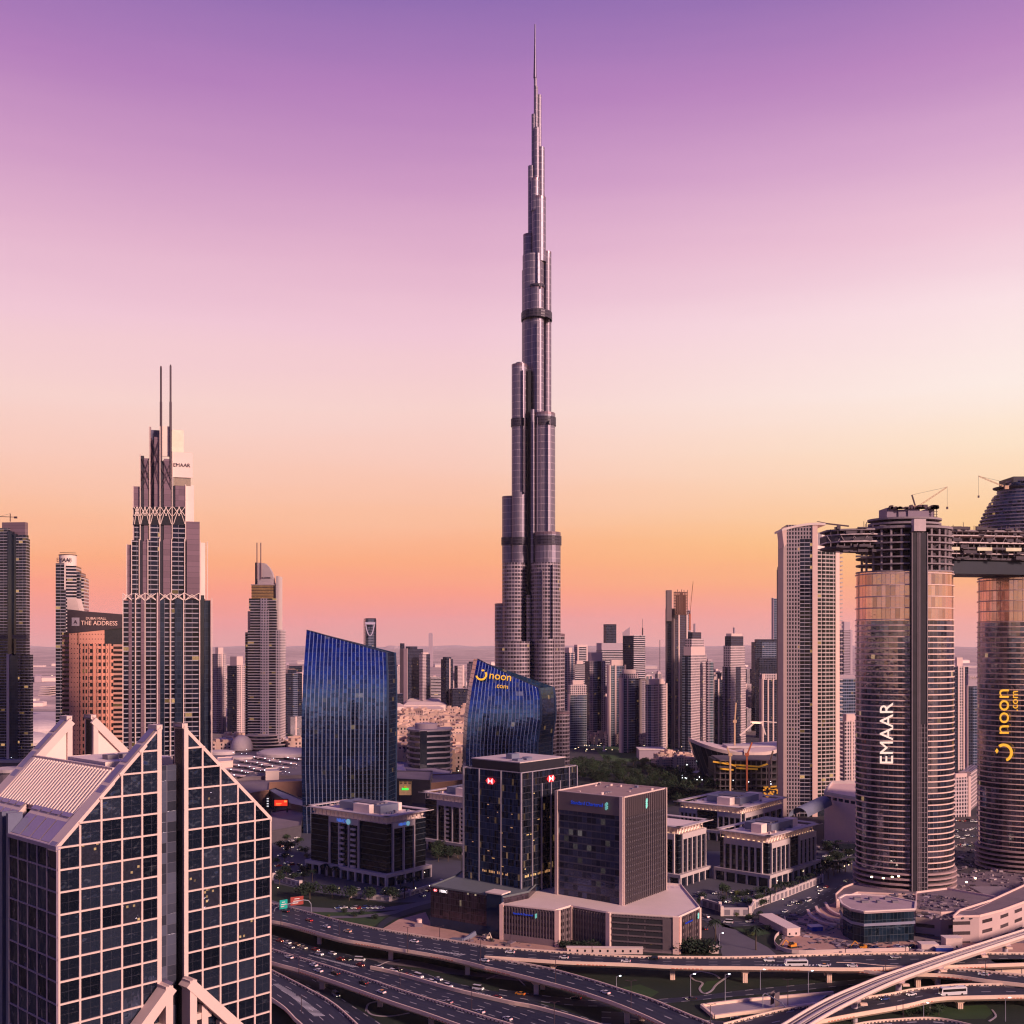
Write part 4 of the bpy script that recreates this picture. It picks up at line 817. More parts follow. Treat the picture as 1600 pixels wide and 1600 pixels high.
m_ = MB(); q = fL.p(wl * .535, hb - 1.6, .9); m_.cyl(0, 0, 2.0, 0, .3, 20); o = m_.build('logo_disc', pbr('sign_cyan', (.3, .8, 1), .4, var=.5, scale=.5, emit=.35, ecol=(.35, .8, 1)), T_); o.location = q; o.rotation_euler = (R(90), 0, R(-90))
text('sign_letters', 'NBAD', 2.6, MATS['sign_sky'], T_, fR.p(wr * .36, hb - 1.4, .7), (1, 0, 0), world=False)
m_ = MB(); q = fR.p(wr * .49, hb - 1.4, .9); m_.cyl(0, 0, 1.6, 0, .3, 20); o = m_.build('logo_disc', MATS['sign_cyan'], T_); o.location = q; o.rotation_euler = (R(90), 0, 0)
office('canopied office block half hidden behind the left side of the red-sign bank tower', (662, 745, 800), 850, 39, 1247, R_=((.1, .9, 4),), L_=((.26, .98, 6),), sq=((.42, .48), (.70, .76)), lit=False)
office('canopied office block just right of the brown bank tower with lit soffit', (990, 1061, 1105), 745, 39, 1292, R_=((.1, .95, 6),), L_=((.1, .9, 5),), plant=False)
office('canopied office block with dark ribs and blue-grey roof plant before the arched slab tower', (1122, 1201, 1276), 744, 42, 1306, R_=((.05, .42, 5), (.62, .98, 5)), L_=((.12, .88, 7),))
office('wide canopied office block behind the others, below the construction cranes', (1060, 1160, 1225), 905, 39, 1262, R_=((.05, .95, 7),), L_=((.02, .3, 5), (.62, .98, 5)))
# ================================================================ the tall stepped spire tower in the centre
YB = 1187.0
BK = facade('steel_glass', (.44, .37, .43), (.20, .17, .23), 1.7, 7.2, .93, .92, lit=0, wr=.55, wm=.2, gr=.44, gm=.6, gvar=.12, wave=.04)
BKL = facade('steel_glass_low', (.38, .31, .36), (.08, .065, .10), 3.1, 3.9, .84, .66, lit=.004, wr=.5, wm=.3, gr=.26, gm=.6, gvar=.6, wave=.06)
BND = facade('louvre_band', (.055, .045, .075), (.03, .025, .045), 2, 3, .9, .5, lit=0, gr=.4, gm=.3)
SPR = pbr('spire_steel', (.07, .055, .10), .4, .6, var=.1)
T = thing('spire_tower', 'by far the tallest tower, silvery stepped tubes narrowing to a needle spire', 'skyscraper', (xp(835, YB), YB, 0))
def lobe(x0, x1, top, bot=None, d=0., dep=None, mat=BK, name='tube', cr=True, n=20, ext=1.):
    """rounded tube between pixel columns; d: metres in front (+) of the tower's axis"""
    Y = YB - d; a, b = xp(x0, Y), xp(x1, Y); r = (b - a) / 2; cx = (a + b) / 2; z1 = zp(top, Y); z0 = 0 if bot is None else zp(bot, Y)
    m = MB(); m.cyl(cx, Y, r, z0, z1, n, ry=dep or r); o = m.build(name, mat, T, True)
    if cr and r > 4:
        m = MB(); m.cyl(cx, Y, r * 1.01, z1, z1 + 2.6, n, ry=(dep or r) * 1.01); m.build('crown_ring', MAUVE, T, True)
        m = MB(); m.cyl(cx, Y, r * .82, z1 + 2.61, z1 + 2.8, n, ry=(dep or r) * .82); m.build('terrace', BND, T, True)
    return o
Y = YB
m = MB(); m.cyl(xp(836, Y), Y, 1.0, zp(75, Y), zp(38, Y), 8, r1=.6); m.cyl(xp(836, Y), Y, 1.8, zp(122, Y), zp(75, Y), 8, r1=1.0); m.build('spire', SPR, T, True)
lobe(834, 839, 123, 205, 0, cr=False, mat=BK); lobe(834.8, 840.5, 136, 205, 3, cr=False)
lobe(838.5, 846, 149, 235, 0); lobe(830.5, 837, 179, 270, 2); lobe(834, 843, 200, 290, 5)
lobe(839.5, 851, 231, 330, 3); lobe(825, 836, 260, 375, 2); lobe(830, 843, 283, 330, 10)
lobe(831, 853, 313, 410, 8); lobe(817.5, 836, 371, 510, 2); lobe(846, 861.5, 398, None, 2); lobe(816.5, 850, 372 + 28, 640, 6, cr=False)
lobe(815.5, 830, 427, 580, 0); lobe(828, 850, 452, 652, 14, cr=True)
m = MB(); m.box(xp(824, YB - 8), xp(829.5, YB - 8), YB - 24, YB - 8, 0, zp(578, YB - 24)); m.build('dark_recess', VOID, T, True)
lobe(799.5, 824, 574, 790, 18); lobe(806, 820, 567, 575, 18, cr=False)
lobe(829, 835.5, 640, None, 29, cr=False); lobe(833.5, 867.5, 650, None, 22); lobe(784.5, 812, 780, None, 10); lobe(799.5, 824, 770, 1190, 20, cr=False)
lobe(835.5, 876, 836, None, 32); lobe(773, 799, 947, None, 14, mat=BKL); lobe(784.5, 823.5, 880, None, 22, mat=BKL, cr=False)
lobe(829.5, 876, 880, None, 34, mat=BKL, cr=False); lobe(856, 882.5, 994, None, 26, mat=BKL); lobe(773, 835, 1002, None, 31, mat=BKL, cr=False); lobe(835, 870, 998, None, 44, mat=BKL, cr=False)
lobe(858, 890, 1115, None, 40, mat=BKL); lobe(820, 870, 1112, None, 52, mat=BKL)
lobe(822, 831, 930, None, 36, mat=BKL, cr=False)
for x0, x1, t_, b_, d in ((815, 862, 490, 502, 5), (799, 824.5, 655, 667, 18.3), (833, 868, 653, 666, 22.3), (784, 812.5, 840, 852, 10.3), (798.8, 824.6, 840, 852, 20.4), (835, 876.6, 838, 852, 32.3), (828, 850.6, 446, 450, 14.2)):
    Y = YB - d; a, b = xp(x0, Y), xp(x1, Y); r = (b - a) / 2 + .5; dep = 20 if t_ == 490 else r
    m = MB(); m.cyl((a + b) / 2, Y, r, zp(b_, Y), zp(t_, Y), 24, ry=dep); m.build('louvre_band', BND, T, True)
for px_, t_, b_, d in ((812.5, 780, 1100, 23), (840, 652, 834, 38), (860, 655, 834, 38), (845, 318, 450, 22), (843, 500, 648, 27), (858, 402, 648, 13), (848, 890, 1100, 52), (866, 880, 1100, 52), (820, 575, 770, 30), (798.5, 955, 1040, 26)):
    Y = YB - d; m = MB(); m.box(xp(px_, Y) - .22, xp(px_, Y) + .22, Y - .5, Y + 3, zp(b_, Y), zp(t_, Y)); m.build('vertical_fin', pbr('bright_steel', (.45, .36, .40), .4, .5), T, True)
# ================================================================ curved blue mirror towers
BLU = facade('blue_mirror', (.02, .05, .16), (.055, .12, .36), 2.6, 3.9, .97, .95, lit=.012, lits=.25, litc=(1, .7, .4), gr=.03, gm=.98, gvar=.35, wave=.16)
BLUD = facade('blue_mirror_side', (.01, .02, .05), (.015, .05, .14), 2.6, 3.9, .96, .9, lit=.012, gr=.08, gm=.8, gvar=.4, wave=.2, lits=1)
FIN = pbr('pale_fin', (.46, .52, .72), .28, .75, var=.08)
def curved(label, left, right, top, Y, dep, lean, nf, side, lname='curved_tower'):
    """left/right: outline as (row, column) pairs; top: the two upper corners; lean: metres the front falls back at the top"""
    def edge(pairs, py):
        if py <= pairs[0][0]: return pairs[0][1]
        for (a, x0), (b, x1) in zip(pairs, pairs[1:]):
            if a <= py <= b: t = (py - a) / (b - a); return x0 + (x1 - x0) * t
        return pairs[-1][1]
    T_ = thing(lname, label, 'skyscraper', (xp((left[-1][1] + right[-1][1]) / 2, Y), Y, 0))
    bot = HZ + CZ * F / Y; NU, NV = nf, 26; G = []
    for j in range(NV + 1):
        row = []
        for i in range(NU + 1):
            s = i / NU; pt_ = top[0] + (top[1] - top[0]) * s; py = bot + (pt_ - bot) * (j / NV)
            px = edge(left, py) + (edge(right, py) - edge(left, py)) * s
            h = max(0, (bot - py) / (bot - min(top))); yy = Y + lean * h ** 4 + 3.5 * (2 * s - 1) ** 2 + 5 * s
            row.append(Wp(px, py + (0), yy))
        G.append(row)
    m = MB()
    for j in range(NV):
        for i in range(NU): m.face([G[j][i], G[j][i + 1], G[j + 1][i + 1], G[j + 1][i]], [(i * 2.6, G[j][i].z), (i * 2.6 + 2.6, G[j][i + 1].z), (i * 2.6 + 2.6, G[j + 1][i + 1].z), (i * 2.6, G[j + 1][i].z)])
    m.build('mirror_front', BLU, T_, True, smooth=True)
    for i in range(1, NU):
        m = MB(); 
        for j in range(NV):
            a, b = G[j][i], G[j + 1][i]; w_ = .30; d = Vector((0, -.55, 0)); e = Vector((w_, 0, 0))
            m.face([a - e + d, a + e + d, b + e + d, b - e + d]); m.face([a + e + d, a + e, b + e, b + e + d]); m.face([a - e, a - e + d, b - e + d, b - e])
        m.build('fin', FIN, T_, True)
    m = MB(); ml = MB(); back = Vector((0, dep, 0))
    for j in range(NV):
        a, b = G[j][NU], G[j + 1][NU]; ins = Vector((-2.2, 0, 0)) * 0
        m.face([a, a + back + Vector((side, 0, 0)), b + back + Vector((side, 0, 0)), b], [(0, a.z), (dep, a.z), (dep, b.z), (0, b.z)])
        a, b = G[j][0], G[j + 1][0]; ml.face([a, b, b + back + Vector((-side * .3, 0, 0)), a + back + Vector((-side * .3, 0, 0))], [(0, a.z), (0, b.z), (dep, b.z), (dep, a.z)])
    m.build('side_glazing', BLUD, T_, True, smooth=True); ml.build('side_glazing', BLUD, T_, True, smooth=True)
    m = MB()
    for i in range(NU): m.face([G[NV][i], G[NV][i + 1], G[NV][i + 1] + back, G[NV][i] + back])
    m.build('roof', DARK, T_, True)
    m = MB(); sv = Vector((side, 0, 0))
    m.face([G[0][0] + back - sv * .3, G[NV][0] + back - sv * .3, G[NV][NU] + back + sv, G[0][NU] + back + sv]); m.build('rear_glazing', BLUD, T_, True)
    m = MB()
    for i in range(NU): m.bar(G[NV][i] + Vector((0, .2, .3)), G[NV][i + 1] + Vector((0, .2, .3)), .8, .8)
    m.build('top_edge', pbr('dark_blue_trim', (.015, .025, .07), .4, .4), T_, True)
    for off, rr_ in ((0., 1.5), (1., 1.5)):
        m = MB()
        for j in range(NV):
            a, b = G[j][NU] + back * off + sv * off, G[j + 1][NU] + back * off + sv * off; m.bar(a, b, rr_, rr_)
        m.build('edge_frame', pbr('edge_frame', (.06, .10, .19), .35, .5), T_, True)
    return T_, G
curved('tall blue mirror tower with slanting top and pale vertical fins, left of centre', ((985, 479), (1040, 475), (1110, 471.5), (1200, 471), (1300, 474), (1400, 478)), ((1019, 604), (1060, 606), (1130, 606), (1400, 604)), (985, 1020), 950, 24, 7, 21, 5)
T2, G2 = curved('blue mirror tower with slanting arched side and yellow lettering, in front of the spire tower', ((1030, 746), (1070, 738), (1120, 731), (1170, 728), (1400, 728)), ((1072, 842), (1090, 845), (1120, 846), (1160, 840), (1400, 838)), (1030, 1075), 980, 26, 7, 20, 14)
YEL = pbr('sign_yellow', (.92, .55, .03), .5, var=0, emit=.18, ecol=(1, .60, .04))
o = text('sign_letters', 'noon', 9.8, YEL, T2, Wp(782, 1057, 984) + Vector((0, -2, 0)), (1, .08, -.13), (0.1, .15, 1), ext=.4); text('sign_letters', '.com', 6, YEL, T2, Wp(784, 1072, 981) + Vector((0, -2, 0)), (1, .08, -.13), (.1, .15, 1), ext=.4)
def smile(T_, cen, u, v, r, mat, a0=200, a1=395, w_=.30):
    u = Vector(u).normalized(); v = Vector(v).normalized(); nn = u.cross(v); m = MB(); n = 18
    for k in range(n):
        p, q = R(a0 + (a1 - a0) * k / n), R(a0 + (a1 - a0) * (k + 1) / n)
        A = [cen + (u * math.cos(t) + v * math.sin(t)) * rr_ for t, rr_ in ((p, r), (q, r), (q, r * (1 - w_)), (p, r * (1 - w_)))]
        m.face(A); m.face([a + nn * .6 for a in A]); m.face([A[0], A[1], A[1] + nn * .6, A[0] + nn * .6])
    c2 = cen + v * r * .75 + u * r * .2; q = [c2 + u * a + v * b + nn * .5 for a, b in ((-r * .3, 0), (0, r * .2), (r * .3, 0), (0, -r * .2))]; m.face(q)
    m.build('logo_mark', mat, T_, True)
smile(T2, Wp(752, 1054, 984) + Vector((0, -2.5, 0)), (1, .08, -.12), (.1, .15, 1), 5.2, YEL)
# ================================================================ generic towers laid out on a wall plane
SP = pbr('mast_metal', (.07, .04, .06), .5, .3, var=0)
def lattice(m, P, a, b, t, bt, d, w_=.5, kind='X'):
    p = P.pt
    if kind == 'X': m.bar(p(a, bt, d), p(b, t, d), w_); m.bar(p(b, bt, d), p(a, t, d), w_)
    else: c = (a + b) / 2; m.bar(p(a, bt, d), p(c, t, d), w_); m.bar(p(c, t, d), p(b, bt, d), w_)
# --- tall stepped hotel tower with twin masts
P = PxF(192, 830, 17); T = root_at('stepped_tower', 'tall stepped tower with two masts and X-braced crown, behind the gabled glass tower', 'skyscraper', P, 262)
def bay(a, b, t, bt, d, mat, name, dep=34): m = MB(); P.bx(m, a, b, t, bt, d - dep, d); return m.build(name, mat, T, True)
# lowest tier
GLB = facade('blue_bay', (.03, .04, .07), (.03, .045, .09), 3, 3.6, .95, .93, lit=.0, gr=.1, gm=.5, gvar=.3, wave=.1)
for a, b, t_, mt, d, nm in ((192, 201, 938, BALC, 0, 'balcony_bay'), (201, 206, 930, MAUVE, .4, 'panel_bay'), (206, 220, 932, BALC, 0, 'balcony_bay'), (220, 228, 928, MAUVE, .6, 'panel_bay'), (228, 244, 936, BALC, 0, 'balcony_bay'), (244, 250, 930, MAUVE, .6, 'panel_bay'),
                            (250, 257, 936, GLB, .2, 'glass_bay'), (257, 273, 936, BALC, -.6, 'balcony_bay'), (273, 287, 936, GLB, .1, 'glass_bay'), (287, 312, 937, BALC, 0, 'balcony_bay'), (312, 319, 930, DARKG, -4, 'glass_bay'), (319, 329, 938, GLB, -8, 'glass_bay')):
    bay(a, b, t_, None, d, mt, nm)
for a, t_, d in ((192, 928, .8), (211.5, 927, 1.2), (226.5, 926, 1.2), (246, 926, 1.2), (266, 926, 1.0), (287, 926, 1.2), (312, 926, 1.0), (331, 935, -4)):
    bay(a - .7, a + .8, t_, None, d, WHITE, 'fin', 3)
m = MB()
for a, b in ((192, 206), (211, 226), (228, 244), (250, 266), (268, 287), (289, 311)): lattice(m, P, a, b, 927, 938, 1.0, .45); lattice(m, P, a, b, 929, 938, 1.0, .4, 'A')
m.build('lattice_band', CREAM, T, True)
# second tier
for a, b, t_, mt, d, nm in ((198, 206, 851, MAUVE, -2, 'panel_bay'), (206, 217, 844, BALC, -1, 'balcony_bay'), (217, 223, 844, DARK, -1.4, 'recess'), (223, 231, 846, MAUVE, -1, 'panel_bay'), (231, 249, 844, BALC, -.8, 'balcony_bay'), (249, 255, 843, DARK, -1.5, 'recess'), (255, 268, 844, MAUVE, -.8, 'panel_bay'),
                            (268, 288, 843, BALC, -.8, 'balcony_bay'), (288, 292, 843, DARK, -2, 'recess'), (292, 312, 845, MAUVE, -1.0, 'panel_bay'), (312, 321, 848, CREAM, -6, 'gold_panel')):
    bay(a, b, t_, 936, d, mt, nm, 30)
for a, t_, d in ((198, 850, -1.2), (205.5, 843, 0), (217.5, 842, 0), (231, 842, .2), (249, 842, .2), (268, 842, .2), (288.5, 842, .2), (313, 845, -1), (324, 846, -4)): bay(a - .6, a + .7, t_, 937, d, WHITE, 'fin', 3)
# third tier
for a, b, t_, mt, d, nm in ((208, 219, 760, MAUVE, -4, 'panel_bay'), (210, 219, 820, BALC, -3.8, 'balcony_bay'), (219, 225, 712, DARK, -3.4, 'recess'), (225, 232, 716, MAUVE, -3, 'panel_bay'), (234, 250, 820, BALC, -2.2, 'balcony_bay'), (250, 256, 720, DARK, -3.4, 'recess'), (256, 268, 717, MAUVE, -2.6, 'panel_bay'), (268, 271, 720, DARK, -3.4, 'recess'),
                            (270, 289, 820, BALC, -2.2, 'balcony_bay'), (269, 274, 759, DARK, -3.5, 'recess'), (274, 289, 759, MAUVE, -2.6, 'panel_bay'), (289, 303, 758, CREAM, -4.6, 'gold_panel'), (291, 312, 815, MAUVE, -4, 'panel_bay')):
    bay(a, b, t_, 846, d, mt, nm, 26)
for a, b in ((210, 218), (220, 233), (235, 249), (251, 268), (271, 289)):
    m = MB(); P.bx(m, a, b, 792, 820, -3.2, -1.9); m.build('lattice_recess', VOID, T, True); m = MB(); lattice(m, P, a, (a + b) / 2 + 1, 792, 806, -1.5, .4); lattice(m, P, (a + b) / 2 - 1, b, 792, 806, -1.5, .4); lattice(m, P, a, b, 792, 819, -1.5, .4, 'A'); m.build('lattice_band', CREAM, T, True)
for a, t_, d in ((208, 759, -3), (219, 709, -2), (234, 666, -1.6), (250, 666, -1.4), (269, 705, -1.6), (290, 757, -2)): bay(a - .6, a + .7, t_, 846, d, WHITE, 'fin', 3)
# crown panels
bay(233, 236, 667, 800, -5, MAUVE, 'crown_panel', 14); bay(236, 250, 672, 800, -10, pbr('blue_shade_panel', (.10, .10, .18), .5, .2), 'crown_panel', 2); bay(241, 249, 683, 800, -4, MAUVE, 'crown_panel', 4)
bay(250, 266, 666, 713, -5, CREAM, 'crown_panel', 1.2); bay(268, 287, 672, 712, -14, pbr('pale_gold_panel', (.95, .78, .62), .5, .1), 'crown_panel', 1.2); bay(270, 301, 707, 746, -3.2, CREAM, 'sign_panel', 1.2); bay(272, 298, 746, 759, -4.5, pbr('gold_glass', (.85, .6, .36), .2, .8), 'crown_glass', 8)
m = MB(); lattice(m, P, 236, 250, 684, 728, -2.6, .45); lattice(m, P, 236, 250, 700, 762, -2.6, .4); lattice(m, P, 255, 268, 719, 752, -2.0, .45); lattice(m, P, 252, 268, 730, 765, -2.2, .4); lattice(m, P, 222, 233, 716, 750, -2.4, .4); lattice(m, P, 222, 233, 735, 765, -2.4, .4); m.build('crown_bracing', SP, T, True)
text('sign_letters', 'EMAAR', 3.9, SP, T, P.pt(284, 727, -2.9), (P.c, P.s, 0))
for px_, t_, b_ in ((251.5, 574, 720), (266.5, 572, 760)):
    q = P.pt(px_, 700, -3); m = MB(); m.cyl(q.x, q.y, .55, zp(t_, q.y), zp(t_, q.y) + 1, 8, bottom=True); m.cyl(q.x, q.y, .75, zp(628, q.y), zp(t_, q.y), 8); m.cyl(q.x, q.y, .95, zp(b_, q.y), zp(628, q.y), 8); m.build('mast', SP, T, True)
# --- dark twin-tier tower at the left edge
P = PxF(-12, 1380, -6); T = root_at('dark_tower', 'dark balconied tower cut by the left edge with a small crane on its roof', 'skyscraper', P, 20)
for a, b, t_, mt, d, nm in ((-14, 12, 825, BALC, 0, 'balcony_bay'), (12, 18, 830, DARKG, 1, 'glass_bay'), (18, 25, 834, DARKG, -2, 'glass_bay'), (25, 40, 836, BALC, 0, 'balcony_bay'), (40, 42, 842, BALC, -9, 'balcony_bay'), (3, 39, 816, MAUVE, -6, 'roof_screen'),
                            (-14, 10, 1025, BALC, 6, 'balcony_bay'), (10, 14, 1022, WHITE, 7, 'fin'), (14, 28, 1024, GLB, 6, 'glass_bay'), (28, 32, 1020, BALC, 7, 'balcony_bay'), (32, 47, 1023, BALC, 5, 'balcony_bay')):
    bay(a, b, t_, None, d, mt, nm, 7)
m = MB(); P.bx(m, -14, 41, 992, 998, -6, .4); m.build('louvre_band', BND, T, True)
q = P.pt(16, 815, -8); c = thing('tower_crane', 'small flat tower crane on the dark tower at the left edge', 'crane', q); m = MB(); m.bar(q, q + Vector((0, 0, 10)), .8); m.build('mast', SP, c, True)
m = MB(); m.bar(q + Vector((-18, 0, 6.5)), q + Vector((8, 0, 5.5)), .7); m.bar(q + Vector((0, 0, 10)), q + Vector((-14, 0, 6.5)), .2); m.build('jib', SP, c, True); m = MB(); m.box(q.x + 5, q.x + 8.5, q.y - 1, q.y + 1, q.z + 4, q.z + 6.4); m.build('counterweight', SP, c, True)
# --- slim pale tower with a drum
P = PxF(87, 1230, 12); T = root_at('drum_tower', 'slim balconied tower with lettered drum on top, behind the orange hotel', 'skyscraper', P, 105)
bay(87, 103, 880, None, 0, BALC, 'balcony_bay'); bay(103, 119, 884, None, .6, SLAB, 'balcony_bay'); bay(119, 126, 894, None, -3, BALC, 'balcony_bay'); bay(126, 131, 902, None, -8, SLAB, 'balcony_bay')
q = P.pt(106, 880, -9); m = MB(); m.cyl(q.x, q.y, 9.3, q.z - 30, zp(868, q.y), 24); m.build('drum', CREAM, T, True); m = MB(); m.cyl(q.x, q.y, 9.8, zp(868, q.y), zp(867, q.y), 24); m.bar((q.x - 9, q.y, zp(866, q.y) + 2), (q.x + 9, q.y, zp(866, q.y) + 1.4), .5); m.build('drum_rim', SP, T, True)
text('sign_letters', 'EMAAR', 6.2, SP, T, Vector((q.x, q.y - 9.8, zp(876, q.y))), (1, .1, 0), sx_=.85)
# --- orange hotel
P = PxF(97, 1010, 9); T = root_at('hotel', 'orange hotel slab with deep square windows and dark name board on its slanted roof', 'hotel', P, 150)
ORG = facade('orange_windows', (.72, .33, .24), (.025, .022, .028), 6.0, 6.2, .66, .58, lit=.02, wr=.6, gr=.2, gm=.2, gvar=.5)
OR2 = facade('orange_wall', (.76, .35, .25), (.14, .06, .05), 2.6, 4.4, .3, .2, lit=0, wr=.6, gr=.5)
ORB = facade('orange_balconies', (.56, .30, .24), (.03, .02, .026), 40, 4.4, 1, .55, lit=.02, wr=.6)
bay(97, 108, 988, None, -6, ORB, 'side_wing', 26); bay(108, 124, 986, None, 0, OR2, 'wall', 30); bay(124, 177, 1006, None, .5, ORG, 'window_wall', 30); bay(120, 163, 983, 1008, 0, OR2, 'wall', 30); bay(163, 196, 980, 1010, -1, DARKG, 'glass_top', 28); bay(177, 196, 1006, None, 0, ORB, 'balcony_bay', 30)
for k in range(8): bay(125 + k * 6.7, 126.8 + k * 6.7, 1006, None, 1.2, OR2, 'pier', 2)
m = MB(); a = [P.pt(105, 953, .5), P.pt(194, 960, .5), P.pt(194, 981, .5), P.pt(105, 990, .5)]; bk_ = [v + Vector((0, 3, 0)) for v in a]
m.loft([a, bk_]); m.build('name_board', pbr('board_brown', (.06, .04, .05), .6, .1), T, True)
text('sign_letters', 'THE ADDRESS', 5.8, pbr('letter_pink', (.95, .6, .5), .5, var=0, emit=.12), T, P.pt(155, 974, 1.0), (P.c, P.s, -.02), sx_=.88); text('sign_letters', 'DUBAI MALL', 3.2, MATS['letter_pink'], T, P.pt(150, 966.5, 1.0), (P.c, P.s, -.02))
m = MB(); P.bx(m, 112, 124, 965, 978, .6, 1.0); o = m.build('logo_board', pbr('logo_grey', (.42, .36, .42), .5), T, True); text('logo_mark', 'A', 4.5, SP, T, P.pt(118, 972, 1.4), (P.c, P.s, 0))
m = MB(); a = [P.pt(105, 952, -2), P.pt(124, 954, -2), P.pt(119, 935, -2), P.pt(105, 935, -2)]; m.loft([a, [v + Vector((0, 12, 0)) for v in a]]); m.build('roof_fin', WHITE, T, True)
# --- pale stepped hotel with quarter-sail crown
P = PxF(383, 1500, 0); T = root_at('sail_tower', 'pale stepped tower with quarter-sail crown, two thin masts and rounded podium', 'skyscraper', P, 410)
VW = facade('white_grid', (.72, .60, .60), (.03, .03, .05), 3.6, 3.7, .5, .5, lit=.03, gr=.2, gm=.2)
for a, b, t_, bt, d, mt, nm in ((383, 388, 988, None, -3, BALC, 'side_wing'), (387, 436, 984, None, 0, SLAB, 'balcony_bay'), (407, 420, 984, None, 1.2, VW, 'grid_bay'), (431, 438, 984, None, .6, VW, 'grid_bay'), (387, 392, 955, 984, -4, MAUVE, 'panel_bay'), (391, 432, 953, 984, -3, SLAB, 'balcony_bay'), (407, 420, 953, 984, -2, VW, 'grid_bay'), (389, 431, 935, 953, -5, SLAB, 'balcony_bay'), (407, 419, 935, 953, -4, VW, 'grid_bay'), (393, 427, 914, 935, -6, pbr('copper_glass', (.80, .36, .16), .25, .7, var=.5, scale=.1), 'glass_lantern'), (392, 428, 913, 914.5, -5, WHITE, 'cornice'), (431, 435, 900, 984, -8, CREAM, 'panel_bay')):
    bay(a, b, t_, bt, d, mt, nm, 34 + d)
m = MB()
for k in range(4): P.bx(m, 392.5, 427.5, 917 + k * 4.6, 918 + k * 4.6, -10, -5.5)
m.build('lantern_floors', BND, T, True)
m = MB(); pr_ = [(402, 913), (427, 913), (427.5, 905), (425, 895), (420, 886), (413, 880), (402, 879)]; a = [P.pt(x, y, -8) for x, y in pr_]; m.loft([a, [v + Vector((0, 9, 0)) for v in a]]); m.build('sail_crown', CREAM, T, True)
m = MB(); a = [P.pt(x, y, -14) for x, y in ((427, 984), (434, 984), (431, 915), (424, 890), (416, 881), (420, 900))]; m.loft([a, [v + Vector((0, 3, 0)) for v in a]]); m.build('rear_sail', CREAM, T, True)
m = MB(); P.bx(m, 398.5, 402, 879, 913, -22, -7); m.build('crown_slot', DARK, T, True)
for px_ in (401.5, 407.5): q = P.pt(px_, 900, -7); m = MB(); m.cyl(q.x, q.y, .7, zp(905, q.y), zp(848, q.y), 6); m.build('mast', pbr('mast_pink', (.30, .16, .18), .5), T, True)
text('sign_letters', 'THE ADDRESS', 3, SP, T, P.pt(415, 903, -7.6), (1, 0, 0), sx_=.7)
q = P.pt(413, 1100, -12); m = MB(); po = MB()
for k in range(9):
    z0 = 2 + 4.3 * k; rx = 32 - .12 * (k - 4) ** 2 * 1.0 - (1.2 * k if k > 5 else 0) * .6
    po.cyl(q.x, q.y, rx * .97, z0 - 2, z0 + 1.3, 36, ry=24); m.cyl(q.x + (k % 2) * .0, q.y, rx, z0 + 1.3, z0 + 2.6, 36, ry=25, bottom=True)
po.build('podium_glazing', DARKG, T, True); m.build('podium_slab', WHITE, T, True)
# --- tall white slab with curved top, right
P = PxF(1224, 1046, -4); T = root_at('curved_slab_tower', 'tall pale slab tower with gently arched top and balconies, left of the lettered cylinder tower', 'skyscraper', P, 1255)
GRID = facade('punched_grid', (.34, .27, .30), (.016, .018, .03), 2.7, 3.7, .56, .66, lit=.01, wr=.6, gr=.2, gm=.2)
GRB = facade('balcony_grid', (.46, .37, .37), (.02, .024, .024), 4.6, 3.7, .86, .70, lit=.03, wr=.6, gr=.15, gm=.2)
bay(1224, 1229.5, 824, None, .6, BRN2, 'end_wall', 30); bay(1229, 1250, 820, None, 0, GRID, 'window_grid', 28); bay(1250, 1270, 842, None, -.6, BALC, 'balcony_bay', 26); bay(1250, 1270, 819, 842, 0, GRID, 'window_grid', 28); bay(1269.5, 1277.5, 817, None, .8, PINK, 'central_pier', 30)
P2 = PxF(1277, 1044, 22); P, Pk = P2, P
for k, (a, b) in enumerate(((1277, 1286), (1286, 1296), (1296, 1306))): bay(a, b, 858, 1246, 1.2 - abs(k - 1) * .6, GRB, 'balcony_bay', 22)
bay(1305, 1312, 862, None, .6, PINK, 'end_wall', 22); bay(1277, 1306, 1240, None, -2, DARKG, 'base_glazing', 18); bay(1277, 1290, 835, 862, 0, CREAM, 'wall', 24); bay(1278.5, 1284, 832, 852, .3, LOUV, 'opening', .6)
m = MB()
for k in range(56): q = P.pt(1313, 864 + k * 6.6, -2); m.box(q.x, q.x + 2.4, q.y, q.y + 12, q.z - .5, q.z + .5)
m.build('balcony_edges', STONE, T, True)
P = Pk; m = MB(); n = 14; prev = None
for k in range(n + 1):
    px_ = 1222 + (1290 - 1222) * k / n; py_ = 828 - 11.5 * math.sin(math.pi * min(1, k / n * .9 + .08) * .62); q = P.pt(px_, py_, 1.5)
    if prev is not None: m.loft([[prev, prev + Vector((0, 0, -2.2)), prev + Vector((0, 30, -2.2)), prev + Vector((0, 30, 0))], [q, q + Vector((0, 0, -2.2)), q + Vector((0, 30, -2.2)), q + Vector((0, 30, 0))]])
    prev = q
m.build('arched_roof', CREAM, T, True)
m = MB(); pr_ = [(1222, 829), (1229, 824), (1229, 850), (1225, 855)]; a = [P.pt(x, y, .9) for x, y in pr_]; m.loft([a, [v + Vector((0, 20, 0)) for v in a]]); m.build('flared_corner', PINK, T, True)
q = P.pt(1290, 818, -6); m = MB(); m.bar(q, q + Vector((22, 0, -2.5)), 1.6, 1.2); m.bar(q + Vector((-8, 0, 2)), q + Vector((8, 0, -1)), .6); m.build('roof_beam', SP, T, True)
